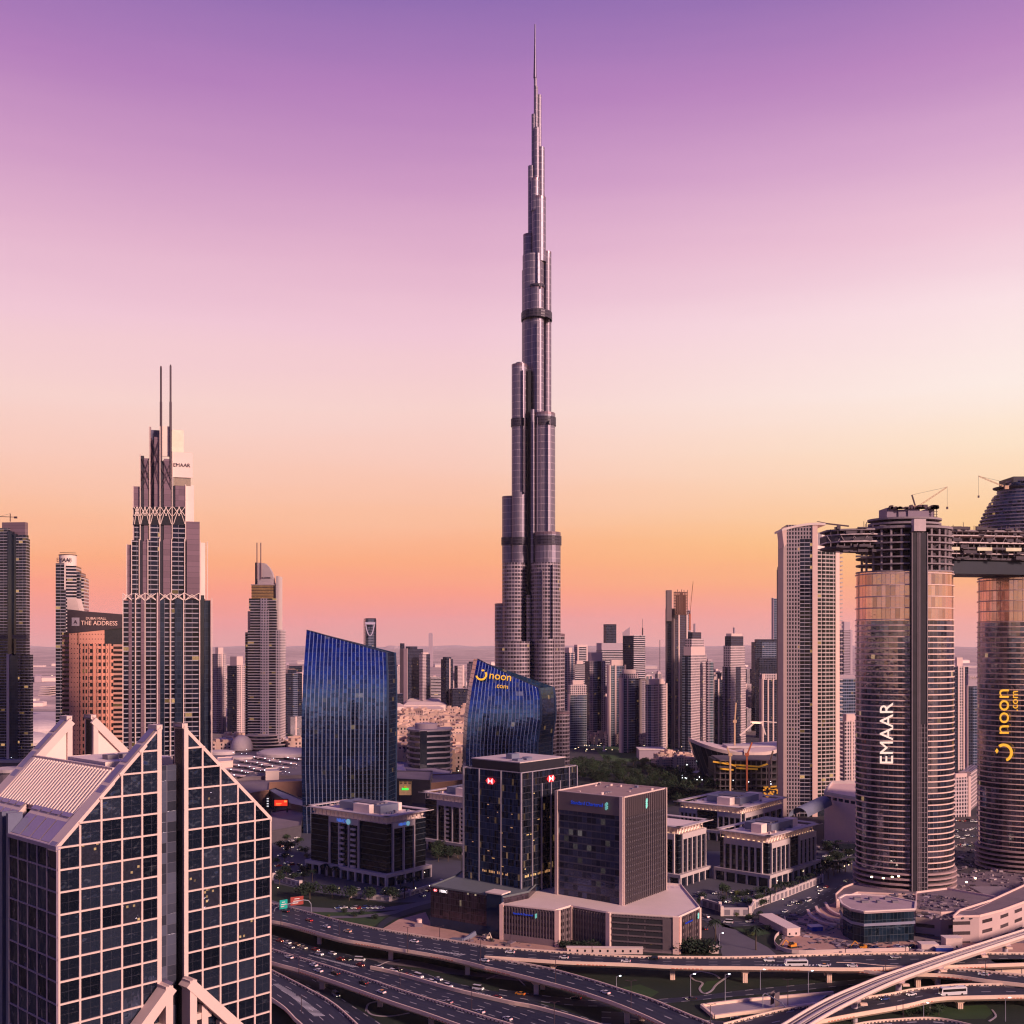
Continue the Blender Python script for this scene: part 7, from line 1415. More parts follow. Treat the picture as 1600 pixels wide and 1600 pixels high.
ORF = pbr('orange_formwork', (.85, .38, .04), .5, var=.3, scale=.3, emit=.15, ecol=(1, .45, .05)); 
for a, b in (((1114, 1190), (1140, 1194)), ((1135, 1192), (1150, 1197)), ((1148, 1195), (1186, 1198)), ((1186, 1198), (1204, 1192)), ((1125, 1201), (1146, 1203)), ((1150, 1200), (1184, 1202)), ((1193, 1230), (1224, 1228)), ((1196, 1236), (1224, 1232))): m = MB(); m.bar(Wp(*a, Yq - 6), Wp(*b, Yq - 6), 1.5, 1.7); m.build('formwork_beam', ORF, T, True)
m = MB(); rr = random.Random(8); [m.box(*(lambda q: (q.x, q.x + 1.6, q.y, q.y + 1, q.z, q.z + 1.6))(Wp(rr.uniform(1192, 1216), rr.uniform(1232, 1246), 1130))) for k in range(22)]; m.build('yellow_plant', ORF, T, True)['kind'] = 'stuff'
for (a, y0, y1, tx, ty, lab) in ((1148, 1128, 1172, 1150, 1098, 'orange tower crane standing behind the boat-shaped hall'), (1141, 1235, 1180, 1136, 1168, 'tan tower crane left of the orange formwork'), (1202, 1225, 1192, 1208, 1173, 'tan tower crane right of the orange formwork'), (1167, 1192, 1180, 1175, 1160, 'red luffing crane over the boat-shaped roof')):
    Yc = 1340 if a == 1148 else 1225; hi = min(y0, y1); q = Wp(a, hi, Yc); t = thing('tower_crane', lab, 'crane', (q.x, q.y, 0), group='cranes at the building pit'); mt = MATS['crane_red'] if 'red' in lab else MATS['crane_tan']
    m = MB(); m.bar((q.x, q.y, 0), q, 1.8); m.build('mast', mt, t, True); e = Wp(tx, ty, Yc); m = MB(); m.bar(q, e, 1.5); m.build('jib', mt, t, True); m = MB(); m.box(q.x - 2, q.x + 2, q.y - 1.5, q.y + 1.5, q.z - 1, q.z + 2.5); m.build('cab', mt, t, True)
t = thing('truss_boom', 'long pale lit conveyor boom behind the boat-shaped hall', 'boom', tuple(Wp(1170, 1140, 1420))); m = MB(); m.bar(Wp(1156, 1149, 1420), Wp(1180, 1128, 1420), 2.2); m.bar(Wp(1172, 1128, 1420), Wp(1191, 1129, 1420), 2.4); m.bar(Wp(1190, 1129, 1420), Wp(1196, 1148, 1420), 1.6); m.bar(Wp(1190, 1127, 1420), Wp(1216, 1129, 1420), 1.0); m.build('boom', CREAM, t, True); m = MB(); m.bar(Wp(1175, 1129.5, 1417), Wp(1188, 1130, 1417), 1.2); m.build('lamp_row', pbr('dim_lamp', (1, .8, .6), .5, var=0, emit=1.2, ecol=(1, .72, .42)), t, True)
sheet('lake', [(886, 1156), (1010, 1166), (1040, 1178), (1020, 1182), (930, 1166), (880, 1170)], .3, pbr('lake_water', (.04, .16, .22), .12, .1, var=.2, scale=.02)); sheet('lake', [(1062, 1182), (1095, 1176), (1102, 1186), (1078, 1194)], .3, MATS['lake_water']); sheet('lake', [(700, 1169), (740, 1169), (740, 1202), (700, 1202)], .3, MATS['lake_water'])
sheet('park_lawn', [(929, 1169), (960, 1166), (992, 1174), (1000, 1182), (985, 1190), (945, 1188)], .4, pbr('park_lawn_grass', (.035, .09, .02), .95, scale=.03, var=.3)); sheet('park_ground', [(885, 1195), (1000, 1180), (1110, 1195), (1120, 1240), (1040, 1262), (900, 1240)], .35, GRASSM)
sheet('quay', [(880, 1150), (1010, 1158), (1060, 1170), (1062, 1176), (1010, 1166), (880, 1156)], .5, PAVE); sheet('promenade', [(1035, 1178), (1110, 1186), (1112, 1210), (1070, 1206), (1030, 1190)], .45, pbr('pale_paving', (.42, .34, .38), .8, scale=.05, var=.5))
t = thing('pavilion', 'pale box pavilion with ribbed walls right of the park lawn', 'pavilion', (xp(1015, 1560), 1560, 0)); m = MB(); m.box(xp(997, 1560), xp(1037, 1560), 1545, 1580, 0, zp(1170, 1560)); m.build('walls', RW['M'], t, True); m = MB(); m.box(xp(996, 1560), xp(1038, 1560), 1544, 1581, zp(1170, 1560), zp(1169, 1560)); m.build('roof', CREAM, t, True)
t = thing('sculpture', 'small white figure-like sculpture on the park lawn', 'sculpture', tuple(Gp(944, 1174))); q = t.location; m = MB(); m.loft([[(q.x + r_ * math.cos(a), q.y + r_ * math.sin(a), z) for a in [2 * math.pi * i / 10 for i in range(10)]] for z, r_ in ((0, 3.2), (1, 2.6), (2, 1.2), (5, 1.6), (7.5, 1.3), (8.3, .5), (9, .9), (10, .3))]); m.build('figure', WHITE, t, True, smooth=True)
# ================================================================ trees
LEAF = pbr('leaf_green', (.028, .058, .024), .8, scale=.6, var=.5); LEAFD = pbr('leaf_dark', (.014, .032, .018), .85, scale=.6, var=.5); LEAFL = pbr('leaf_yellow', (.10, .12, .03), .8, scale=.6, var=.4); BARK = pbr('bark', (.10, .07, .055), .9)
def tree(rx, rz, h, mat, n=430, seed=1, flat=False, name='park_tree', cat='tree'):
    rr = random.Random(seed); t = thing(name, 'x', cat); m = MB(); tops = []
    m.cyl(0, 0, .28, 0, h * .5, 7, r1=.18)
    for k in range(5): a = 6.28 * k / 5 + rr.random(); e = Vector((math.cos(a) * rx * .5, math.sin(a) * rx * .5, h * (.62 + .2 * rr.random()))); m.bar((0, 0, h * .42), e, .16); tops.append(e)
    m.build('trunk', BARK, t); c = MB(); cl = [Vector((rr.gauss(0, .42) * rx, rr.gauss(0, .42) * rx, h - rz + rr.gauss(0, .38 if not flat else .15) * rz)) for _ in range(11)]
    for k in range(n):
        b = rr.choice(cl); d = Vector((rr.gauss(0, 1), rr.gauss(0, 1), rr.gauss(0, .8))).normalized() * rr.uniform(.5, 1) ** .5 * rx * .46; p = b + d; s_ = rr.uniform(.25, .55) * (rx / 3.2) ** .5
        u = Vector((rr.gauss(0, 1), rr.gauss(0, 1), rr.gauss(0, .5))).normalized(); v = u.cross(Vector((rr.gauss(0, 1), rr.gauss(0, 1), rr.gauss(0, 1)))).normalized()
        c.face([p - u * s_, p + v * s_ * .7, p + u * s_, p - v * s_ * .7])
    c.build('crown', mat, t); return t
def palm(h, seed):
    rr = random.Random(seed); t = thing('palm_tree', 'x', 'palm'); m = MB(); m.cyl(0, 0, .34, 0, h, 8, r1=.22); m.build('trunk', BARK, t); c = MB()
    for k in range(17):
        a = 6.283 * k / 17 + rr.uniform(-.2, .2); el = rr.uniform(-.3, 1.0); L = rr.uniform(2.8, 3.6); prev = Vector((0, 0, h)); w0 = .5
        for j in range(1, 6):
            s_ = j / 5; q = Vector((math.cos(a) * L * s_ * math.cos(el * .5), math.sin(a) * L * s_ * math.cos(el * .5), h + el * 1.9 * s_ - 2.4 * s_ * s_)); sd = Vector((-math.sin(a), math.cos(a), 0)) * .45 * (1 - s_ * .6)
            c.face([prev - sd, prev + sd, q + sd, q - sd]); c.face([prev, prev + sd * 1.2 - Vector((0, 0, .5)), q + sd - Vector((0, 0, .5)), q]); prev = q
    c.build('crown', LEAFD, t); return t
PT_ = [tree(4.2, 3.0, 8.5, LEAFD, seed=1), tree(5.2, 3.6, 10, LEAF, 520, seed=2), tree(3.4, 2.4, 6.5, LEAF, 360, seed=3), tree(5.6, 2.2, 7.5, LEAFD, 700, seed=4, flat=True, name='umbrella_tree'), palm(8, 5), palm(10, 6), tree(2.2, 1.3, 2.9, LEAFL, 260, seed=7, name='bush', cat='bush'), tree(2.6, 1.4, 3.0, LEAFD, 320, seed=8, name='bush', cat='bush')]
uT = [0] * len(PT_)
def plant(k, px_, py_, label, group, s_=1., z=0):
    loc = Gp(px_, py_); loc.z = z; rz_ = random.uniform(0, 6.28); sc_ = (s_ * random.uniform(.9, 1.1), s_ * random.uniform(.9, 1.1), s_ * random.uniform(.85, 1.15))
    if not uT[k]: uT[k] = 1; o = PT_[k]; o.location = loc; o.rotation_euler = (0, 0, rz_); o.scale = sc_; o['label'] = label; o['group'] = group; return o
    return dup(PT_[k], loc, rz_, label, group, sc_)
rr = random.Random(21)
for i in range(190):
    px_ = rr.uniform(888, 1120); lo = 1192 + (px_ - 888) * .02; hi = 1205 + (px_ - 888) * .27; py_ = rr.uniform(lo + (px_ > 1060) * (px_ - 1060) * .5, min(hi + 8, 1262)); plant(rr.choice((0, 1, 1, 0, 2)), px_, py_, 'dark green tree of the dense park grove behind the two bank towers', 'park grove', rr.uniform(1.0, 1.5))
for i in range(14): plant(rr.choice((0, 1)), rr.uniform(985, 1060), rr.uniform(1172, 1186), 'dark green tree along the shore right of the park lawn', 'shore trees', 1.1)
for i in range(22): plant(rr.choice((0, 1)), rr.uniform(452, 470), rr.uniform(1158, 1168), 'dark tree in the clump right of the rounded hotel podium', 'podium trees', 1.3)
for i, (x, y) in enumerate(((484, 1405), (519, 1404), (546, 1407), (576, 1408), (611, 1408))): plant(3, x, y, ('widest', 'second', 'middle', 'fourth', 'rightmost')[i] + ' of the five umbrella-shaped dark trees in front of the white sign office block', 'umbrella trees', (1.5, 1.0, 1.0, 1.05, 1.05)[i])
for x, y in ((488, 1378), (508, 1370), (525, 1372), (632, 1404), (626, 1392), (646, 1390)): plant(4, x, y, 'palm at the foot of the white sign office block', 'palms by the sign block', 1.1)
for x, y in ((1118, 1470), (1181, 1485)): plant(5, x, y, ('palm on the pavement right of the brown annex' if x < 1150 else 'tall palm on the roundabout lawn'), 'interchange palms', 1.25)
for i in range(16): x = 1195 + i * 9; plant(4, x, 1412 - i * 3.6 + rr.uniform(-3, 3), 'dark palm in the row along the curved street behind the boundary wall', 'street palms', 1.1)
for i in range(26): plant(rr.choice((0, 2, 7)), rr.uniform(432, 480), rr.uniform(1292, 1385), 'small tree among the parked cars between the gabled tower and the sign block', 'car park trees', .9)
for i in range(20): plant(rr.choice((2, 7, 6)), rr.uniform(1045, 1200), rr.uniform(1392, 1420), 'shrub in the forecourt of the ribbed office block', 'forecourt shrubs', 1.0)
for i in range(16): plant(rr.choice((0, 2)), rr.uniform(1285, 1335), rr.uniform(1318, 1368), 'tree in the small car park left of the lettered cylinder tower', 'small car park trees', 1.0)
for i in range(14): plant(rr.choice((0, 2)), rr.uniform(668, 724), rr.uniform(1330, 1350), 'tree between the sign office block and the red-sign bank tower', 'trees between blocks', 1.1)
for i in range(10): plant(7, 1066 + i * 4.4, 1487 + (i % 3) * 1.5, 'dark round bush at the right foot of the brown annex', 'annex bushes', 1.8)
for i in range(9): plant(7, 878 + i * 8, 1480 + (i % 2) * 2, 'bush in the hedge before the folded front of the brown annex', 'annex hedge bushes', 1.1)
for i in range(26): plant(rr.choice((7, 6)), rr.choice((rr.uniform(1145, 1215), rr.uniform(455, 600))), rr.uniform(1424, 1438) if i % 2 else rr.uniform(1452, 1476), 'low shrub on the grass verges beside the flyovers', 'verge shrubs', .8)
for i in range(16): plant(rr.choice((7, 2)), rr.uniform(1412, 1470), rr.uniform(1580, 1588), 'low shrub under the rail viaduct', 'viaduct shrubs', .6)
# ================================================================ vehicles
LINES = []
for k, (f, g, z) in DECKS.items(): LINES.append(([(a + b) / 2 for a, b in zip(f, g)], z))
for o in C.objects:
    if o.name.split('.')[0] in ('main_road', 'side_road', 'lower_road', 'street', 'service_road', 'slip_road', 'side_street'):
        v = [Vector(q.co) for q in o.data.vertices]; LINES.append(([(v[i] + v[i + 3]) / 2 for i in range(0, len(v), 4)], 0))
def heading(p, z):
    best = (1e9, 0)
    for L, zz in LINES:
        if abs(zz - z) > 1: continue
        for a, b in zip(L, L[1:]):
            d = (Vector(((a.x + b.x) / 2, (a.y + b.y) / 2)) - p.xy).length
            if d < best[0]: best = (d, math.atan2(b.y - a.y, b.x - a.x))
    return best[1]
TYRE = pbr('tyre', (.015, .015, .017), .8, var=0); CGL = pbr('car_glass', (.012, .014, .02), .08, .2, var=0, spec=1); HLM = pbr('headlight', (1, .9, .7), .3, var=0, emit=3, ecol=(1, .85, .6)); TLM = pbr('tail_light', (.8, .02, .02), .3, var=0, emit=1.6, ecol=(1, .03, .02))
def paint(n, c): return pbr('paint_' + n, c, .28, .1, var=0, spec=.8)
PAINTS = {'white': paint('white', (.80, .78, .80)), 'black': paint('black', (.012, .012, .018)), 'red': paint('red', (.34, .02, .02)), 'silver': paint('silver', (.34, .32, .36)), 'orange': paint('orange', (.80, .32, .04)), 'brown': paint('brown', (.22, .09, .05)), 'blue': paint('blue', (.03, .06, .22)), 'cream': paint('cream', (.70, .58, .46))}
SH = {'sedan': (4.7, 1.85, .55, .82, 1.42, ((-2.35, .55), (-2.3, .92), (-1.2, .96), (1.35, .98), (2.2, .98), (2.35, .6)), ((-1.25, .95), (-.45, 1.42), (1.0, 1.42), (1.85, .98))),
      'suv': (4.9, 1.95, .6, 1.0, 1.78, ((-2.45, .6), (-2.38, 1.1), (-1.2, 1.14), (2.3, 1.14), (2.45, .7)), ((-1.3, 1.12), (-.6, 1.76), (2.0, 1.76), (2.35, 1.14))),
      'van': (5.4, 2.0, .6, 1.1, 2.2, ((-2.7, .6), (-2.65, 1.1), (-2.1, 1.25), (2.6, 1.25), (2.7, .7)), ((-2.2, 1.24), (-1.6, 2.2), (2.55, 2.2), (2.65, 1.24)))}
def car(kind, colr, roof=None):
    L, W_, gz, bz, rz_, body, cab = SH[kind]; t = thing({'sedan': 'car', 'suv': 'suv', 'van': 'van'}[kind], 'x', 'car' if kind != 'van' else 'van'); m = MB(); w_ = W_ / 2
    prof = [(body[0][0], .28)] + list(body) + [(body[-1][0], .28)]
    m.loft([[(x, -w_ * .97, z) for x, z in prof], [(x, -w_, max(.3, min(z, .8))) if 0 else (x, -w_, z * .97) for x, z in prof], [(x, w_, z * .97) for x, z in prof], [(x, w_ * .97, z) for x, z in prof]])
    m.build('body', PAINTS[colr], t); g = MB(); A = [(x, -w_ * (.95 if z < 1.3 else .80), z) for x, z in cab]; B = [(x, -y, z) for x, y, z in A]; g.loft([A, B]); g.build('window', CGL, t)
    r_ = MB(); (x0, z0), (x1, z1) = cab[1], cab[2]; r_.box(x0 + .05, x1 - .05, -w_ * .78, w_ * .78, z0 - .02, z0 + .04)
    if kind == 'van': r_.box(-.9, 2.6, -w_ * .99, w_ * .99, 1.2, 1.62) if 0 else None
    r_.build('roof', PAINTS[roof or colr], t)
    for x in (-L * .31, L * .31):
        for y in (-w_ + .06, w_ - .06):
            wm = MB(); P_ = [(x + .33 * math.cos(a), .33 + .33 * math.sin(a)) for a in [6.283 * i / 12 for i in range(12)]]; wm.loft([[(a, y - .13, b) for a, b in P_], [(a, y + .13, b) for a, b in P_]]); wm.build('wheel', TYRE, t)
    for y in (-w_ * .7, w_ * .7): hm = MB(); hm.box(-L / 2 - .03, -L / 2 + .1, y - .2, y + .2, .58, .74); hm.build('headlight', HLM, t); hm = MB(); hm.box(L / 2 - .1, L / 2 + .03, y - .2, y + .2, .66, .82); hm.build('tail_light', TLM, t)
    return t
CARS = {}
def put_car(kind, colr, loc, rz_, label, group=None, roof=None):
    k = (kind, colr, roof)
    if k not in CARS: CARS[k] = car(kind, colr, roof); o = CARS[k]; o.location = loc; o.rotation_euler = (0, 0, rz_); o['label'] = label; 
    else: o = dup(CARS[k], loc, rz_, label)
    if group: o['group'] = group
    elif 'group' in o: del o['group']
    return o
KN = {'sedan': 'car', 'suv': 'suv', 'van': 'van'}
def on(road_name, group, z, items, flip=False):
    n = len(items); words = ['first', 'second', 'third', 'fourth', 'fifth', 'sixth', 'seventh', 'eighth', 'ninth', 'tenth', 'eleventh', 'twelfth', 'thirteenth', 'fourteenth', 'fifteenth', 'sixteenth', 'seventeenth', 'eighteenth', 'nineteenth', 'twentieth', 'twenty-first', 'twenty-second', 'twenty-third', 'twenty-fourth']
    items = sorted(items, key=lambda t: t[0])
    for i, it in enumerate(items):
        px_, py_, kind, colr = it[:4]; roof = it[4] if len(it) > 4 else None; q = Gp(px_, py_ + 1.2, z + .02); h_ = heading(q, z) + (math.pi if flip else 0)
        put_car(kind, colr, q, h_, f'{colr} {KN[kind]} ' + (f'with {roof} roof ' if roof else '') + (f'on {road_name}, {words[i]} vehicle from its left end' if n > 1 else f'on {road_name}'), group, roof)
on('the upper flyover', 'upper flyover traffic', 8, [(483, 1438, 'sedan', 'red'), (510, 1448, 'sedan', 'white'), (543, 1455, 'sedan', 'cream', 'orange'), (647, 1471, 'sedan', 'white'), (757, 1501, 'sedan', 'white'), (446, 1424, 'sedan', 'black')])
on('the level flyover', 'level flyover traffic', 8, [(797, 1488, 'sedan', 'white'), (881, 1496.5, 'sedan', 'white'), (978, 1502, 'sedan', 'white'), (1021, 1498, 'suv', 'black'), (1202, 1501, 'suv', 'white'), (1287, 1509, 'sedan', 'white', 'orange'), (1332, 1509.5, 'sedan', 'white'), (1400, 1496, 'sedan', 'silver')])
on('the queue beside the raised carriageway', 'queueing traffic', 0, [(437, 1470, 'sedan', 'red'), (449, 1473, 'sedan', 'white'), (454, 1480, 'sedan', 'silver'), (463, 1476, 'sedan', 'brown'), (474, 1481, 'sedan', 'cream'), (493, 1484, 'sedan', 'red'), (499, 1491, 'suv', 'white'), (519, 1490, 'sedan', 'white'), (532, 1499, 'sedan', 'red'), (542, 1499, 'sedan', 'black'), (562, 1500, 'van', 'white'), (563, 1508, 'sedan', 'red'), (592, 1512, 'sedan', 'white'), (614, 1518, 'suv', 'white'), (621, 1515, 'suv', 'black'), (636, 1524, 'sedan', 'red'), (654, 1526, 'van', 'white'), (675, 1535, 'suv', 'white'), (685, 1530, 'sedan', 'white'), (700, 1541, 'suv', 'white'), (747, 1545, 'van', 'white'), (776, 1559, 'sedan', 'red')], True)
on('the raised carriageway', 'raised carriageway traffic', 6.5, [(452, 1496, 'sedan', 'white', 'cream'), (490, 1508, 'sedan', 'white'), (498, 1517, 'sedan', 'white'), (524, 1521, 'suv', 'black'), (568, 1536, 'suv', 'black'), (596, 1550, 'sedan', 'white', 'orange')])
on('the lowest lanes below the barrier', 'lower lane traffic', 0, [(750, 1581, 'sedan', 'white'), (793, 1592, 'sedan', 'white'), (850, 1577, 'sedan', 'silver'), (700, 1566, 'sedan', 'silver')])
on('the ramp curving down to the bottom edge', 'ramp car', 8, [(946, 1551, 'sedan', 'white')])
on('the side road under the corner ramp', 'side road van', 0, [(525, 1555, 'van', 'silver')], True)
on('the lower road under the flyovers', 'lower road traffic', 0, [(813, 1553, 'sedan', 'orange'), (1080, 1561, 'sedan', 'black'), (1150, 1592, 'sedan', 'black'), (1206, 1587, 'sedan', 'silver'), (900, 1560, 'sedan', 'black')])
on('the coach deck under the viaduct', 'coach deck traffic', 6, [(1424, 1554, 'sedan', 'white'), (1382, 1561, 'sedan', 'blue')])
on('the narrow right ramp', 'right ramp car', 7, [(1537, 1523, 'sedan', 'white')])
on('the curved street', 'street traffic', 0, [(1196, 1437, 'sedan', 'black'), (1212, 1434, 'suv', 'red'), (1227, 1424, 'sedan', 'white'), (1235, 1414, 'sedan', 'silver'), (1241, 1409, 'sedan', 'white'), (1249, 1411, 'suv', 'black'), (1263, 1407, 'van', 'white'), (1138, 1441, 'van', 'white'), (1102, 1451, 'sedan', 'black'), (1282, 1391, 'sedan', 'white'), (1291, 1386, 'sedan', 'red'), (1104, 1432, 'sedan', 'silver'), (1172, 1440, 'sedan', 'silver'), (1322, 1376, 'sedan', 'black')])
def bus(label, loc, rz_, L, H, name='coach'):
    t = thing(name, label, 'bus', loc, rz_); w_ = 1.27; m = MB(); m.loft([[(-L / 2, y, .35), (-L / 2 - .1, y, 1.4), (-L / 2 + .35, y, H - .15), (-L / 2 + .7, y, H), (L / 2 - .3, y, H), (L / 2, y, H - .3), (L / 2, y, .35)] for y in (-w_, w_)]); m.build('body', PAINTS['white'], t)
    m = MB(); m.box(-L / 2 + .7, L / 2 - .5, -w_ - .03, w_ + .03, H * .50, H * .82); m.build('side_windows', CGL, t); m = MB(); m.face([(-L / 2 - .13, -w_ * .92, 1.3), (-L / 2 - .13, w_ * .92, 1.3), (-L / 2 + .30, w_ * .92, H - .35), (-L / 2 + .30, -w_ * .92, H - .35)]); m.face([(-L / 2 - .06, -w_ * .92, 1.3), (-L / 2 + .34, -w_ * .92, H - .4), (-L / 2 + .9, -w_ * .92, H - .4), (-L / 2 + .9, -w_ * .92, 1.3)]); m.build('windscreen', CGL, t)
    m = MB(); m.box(-1.2, 1.2, -.8, .8, H, H + .18); m.build('roof_unit', PAINTS['silver'], t)
    for x in (-L * .31, L * .30):
        for y in (-w_ + .1, w_ - .1): wm = MB(); P_ = [(x + .5 * math.cos(a), .5 + .5 * math.sin(a)) for a in [6.283 * i / 14 for i in range(14)]]; wm.loft([[(a, y - .16, b) for a, b in P_], [(a, y + .16, b) for a, b in P_]]); wm.build('wheel', TYRE, t)
    for y in (-.9, .9): hm = MB(); hm.box(-L / 2 - .08, -L / 2, y - .2, y + .2, .7, .95); hm.build('headlight', HLM, t)
q = Gp(1489, 1554.5, 6.02); bus('large white coach with dark window band on the curved deck below the viaduct', q, heading(q, 6), 12.5, 3.7); q = Gp(1244, 1509, 8.02); bus('white city bus on the level flyover near the site shed', q, heading(q, 8), 11, 3.1, 'city_bus')
# parked cars
rr = random.Random(31); cl = ['white', 'white', 'silver', 'black', 'white', 'red', 'blue']
for lab, grp, pts, dx, dy in (('parked car in the lot between the gabled tower and the sign office block', 'parked cars left lot', [(436 + (i % 4) * 10, 1300 + (i // 4) * 13) for i in range(28)], 3, 3), ('parked car in the small lot left of the lettered cylinder tower', 'parked cars right lot', [(1288 + (i % 6) * 8, 1316 + (i // 6) * 11) for i in range(24)], 2, 2),
                              ('parked car in the forecourt of the ribbed office block', 'parked cars forecourt', [(1090 + i * 9, 1396 + (i % 3) * 7) for i in range(14)], 3, 2), ('parked car beside the round trees of the sign office block', 'parked cars by round trees', [(560 + i * 11, 1392 + (i % 2) * 8) for i in range(12)], 3, 1),
                              ('car at the distant junction in the gap between the cylinder towers', 'junction cars', [(1492 + (i % 6) * 6.5, 1285 + (i // 6) * 12) for i in range(24)], 2, 3), ('pale car in the row of parked cars on the verge road', 'verge road cars', [(530 + i * 8, 1420.5) for i in range(9)], 1, .5),
                              ('vehicle parked along the dark teal glass hall', 'hall vehicles', [(1335 + i * 11, 1481 + (i % 2) * 3) for i in range(10)], 2, 1)):
    for x, y in pts:
        if rr.random() < .15: continue
        q = Gp(x + rr.uniform(-dx, dx), y + rr.uniform(-dy, dy)); q.z = .28; c_ = rr.choice(cl); put_car(rr.choice(('sedan', 'sedan', 'suv')), c_, q, rr.choice((.7, 2.27, .7)) + rr.uniform(-.1, .1), f'{c_} ' + lab, grp)
# ================================================================ lamp posts, gantries, site plant
def lamp_post(px_, pyb, pyt, z, label, arms=2, group='lamp posts', mat=SP, lit=False):
    q = Gp(px_, pyb, z); h_ = (pyb - pyt) * q.y / F; t = thing('lamp_post', label, 'lamp post', q, group=group); m = MB(); m.cyl(0, 0, .20, 0, h_, 7, r1=.12); m.build('pole', mat, t)
    for s_ in ((-1, 1) if arms == 2 else (1,)): m = MB(); m.bar((0, 0, h_ - .1), (s_ * 1.5, 0, h_ + .35), .12); m.build('arm', mat, t); m = MB(); m.box(min(s_ * 1.4, s_ * 2.3), max(s_ * 1.4, s_ * 2.3), -.2, .2, h_ + .28, h_ + .46); m.build('lamp_head', LAMPW if lit else mat, t)
near_of = {'A': 'near edge of the upper flyover', }
for i, (x, b, a) in enumerate(((439, 1445, 1418), (530, 1466, 1436), (637, 1488, 1449), (751, 1509, 1463))): lamp_post(x, b, a, 8, ('leftmost', 'second', 'third', 'rightmost')[i] + ' of four dark lamp posts on the near parapet of the upper flyover')
for i, (x, b, a) in enumerate(((687, 1467, 1448), (797, 1480, 1458), (925, 1489, 1474), (1321, 1490, 1473), (1415, 1489, 1476))): lamp_post(x, b, a, 8, ('first', 'second', 'third', 'fourth', 'last')[i] + ' from left of the dark lamp posts along the far side of the long flyover')
for i, (x, b, a) in enumerate(((868, 1539, 1497), (986, 1577, 1533), (1110, 1612, 1570))): lamp_post(x, b, a, 8, ('highest', 'middle', 'lowest')[i] + ' dark lamp post on the ramp curving down to the bottom edge')
for i, (x, b, a) in enumerate(((467, 1521, 1494), (625, 1541, 1514), (737, 1578, 1548), (866, 1600, 1566))): lamp_post(x, b, a, 6.5 if i == 0 else 1, ('first', 'second', 'third', 'last')[i] + ' from the left of the dark lamp posts along the raised carriageway')
GP_ = pbr('galvanised', (.36, .36, .44), .5, .3, var=0)
for i, (x, b, a) in enumerate(((963, 1541, 1526), (1079, 1556, 1523), (1133, 1565, 1523), (1188, 1547, 1516), (1263, 1552, 1518), (1443, 1590, 1568), (1571, 1596, 1560), (1124, 1482, 1459))): lamp_post(x, b, a, 0, ('far left grey lamp post on the grass right of the ramp', 'grey lamp post beside the teardrop path', 'grey lamp post just right of the teardrop path', 'grey lamp post at the left end of the walled ramp', 'grey lamp post in front of the wide pier right of the walled ramp', 'grey lamp post under the coach deck', 'grey lamp post at the bottom right corner', 'grey street lamp with single arm by the palm right of the brown annex')[i], 1, 'grey lamp posts', GP_, True)
for i, (x, b, a) in enumerate(((1231, 1572, 1531), (471, 1600, 1556), (1411, 1600, 1560), (1540, 1532, 1500), (1384, 1519, 1501))): lamp_post(x, b, a, 0 if i < 3 else 7, ('tall dark lamp post standing before the walled ramp', 'dark lamp post rising from the corner ramp with the striped gore', 'dark lamp post at the bottom edge below the coach deck', 'dark lamp post on the narrow right ramp', 'short dark lamp post where the viaduct crosses the flyover')[i])
def gantry(label, bx0, by0, z, boards, arch, back=False):
    q0 = Gp(bx0, by0, z); t = thing('sign_gantry', label, 'road sign', q0); m = MB(); P_ = [Wp(x, y, q0.y + d) for x, y, d in arch]; [m.bar(a, b, .35) for a, b in zip(P_, P_[1:])]; m.build('gantry_frame', GP_, t, True)
    for (x0, y0, x1, y1, sk, mt, d) in boards:
        Y = q0.y + d - .8; a = [Wp(x0, y1 + sk, Y), Wp(x1, y1 - sk, Y + 3), Wp(x1, y0 - sk, Y + 3), Wp(x0, y0 + sk, Y)]; m = MB(); m.loft([a, [v + Vector((0, .25, 0)) for v in a]]); m.build('sign_board', mt, t, True)
        if not back:
            m = MB(); u = (a[1] - a[0]); v = (a[3] - a[0])
            for r_, c0, c1 in ((.25, .15, .6), (.5, .2, .85), (.75, .3, .7)): p = a[0] + u * c0 + v * r_; p2 = a[0] + u * c1 + v * r_; m.bar(p - Vector((0, .1, 0)), p2 - Vector((0, .1, 0)), .05, .42)
            m.build('sign_lines', WHITEP, t, True)
gantry('sign gantry with one green and one red-brown board over the upper flyover at the left', 440, 1424, 8, [(437, 1406, 449, 1420, 1, pbr('sign_teal_board', (.0, .36, .30), .4, var=0, emit=.12), 0), (454, 1401, 474, 1414, 1.2, pbr('sign_brown_board', (.33, .05, .04), .4, var=0, emit=.08), 4)], [(427, 1428, 0), (430, 1419, 0), (438, 1415, 0), (452, 1412, 2), (474, 1406, 6), (482, 1407, 7), (486, 1412, 8), (487, 1425, 8)])
gantry('grey sign gantry seen from behind, arching over the walled ramp', 1192, 1577, 0, [(1204, 1549, 1210, 1569, 1.5, MATS['worn_paving'], 0), (1211, 1551, 1218, 1572, 1.5, MATS['worn_paving'], -2)], [(1192, 1577, 0), (1192, 1555, 0), (1195, 1552, 0), (1222, 1567, -6), (1226, 1573, -7), (1226, 1598, -8)], True)
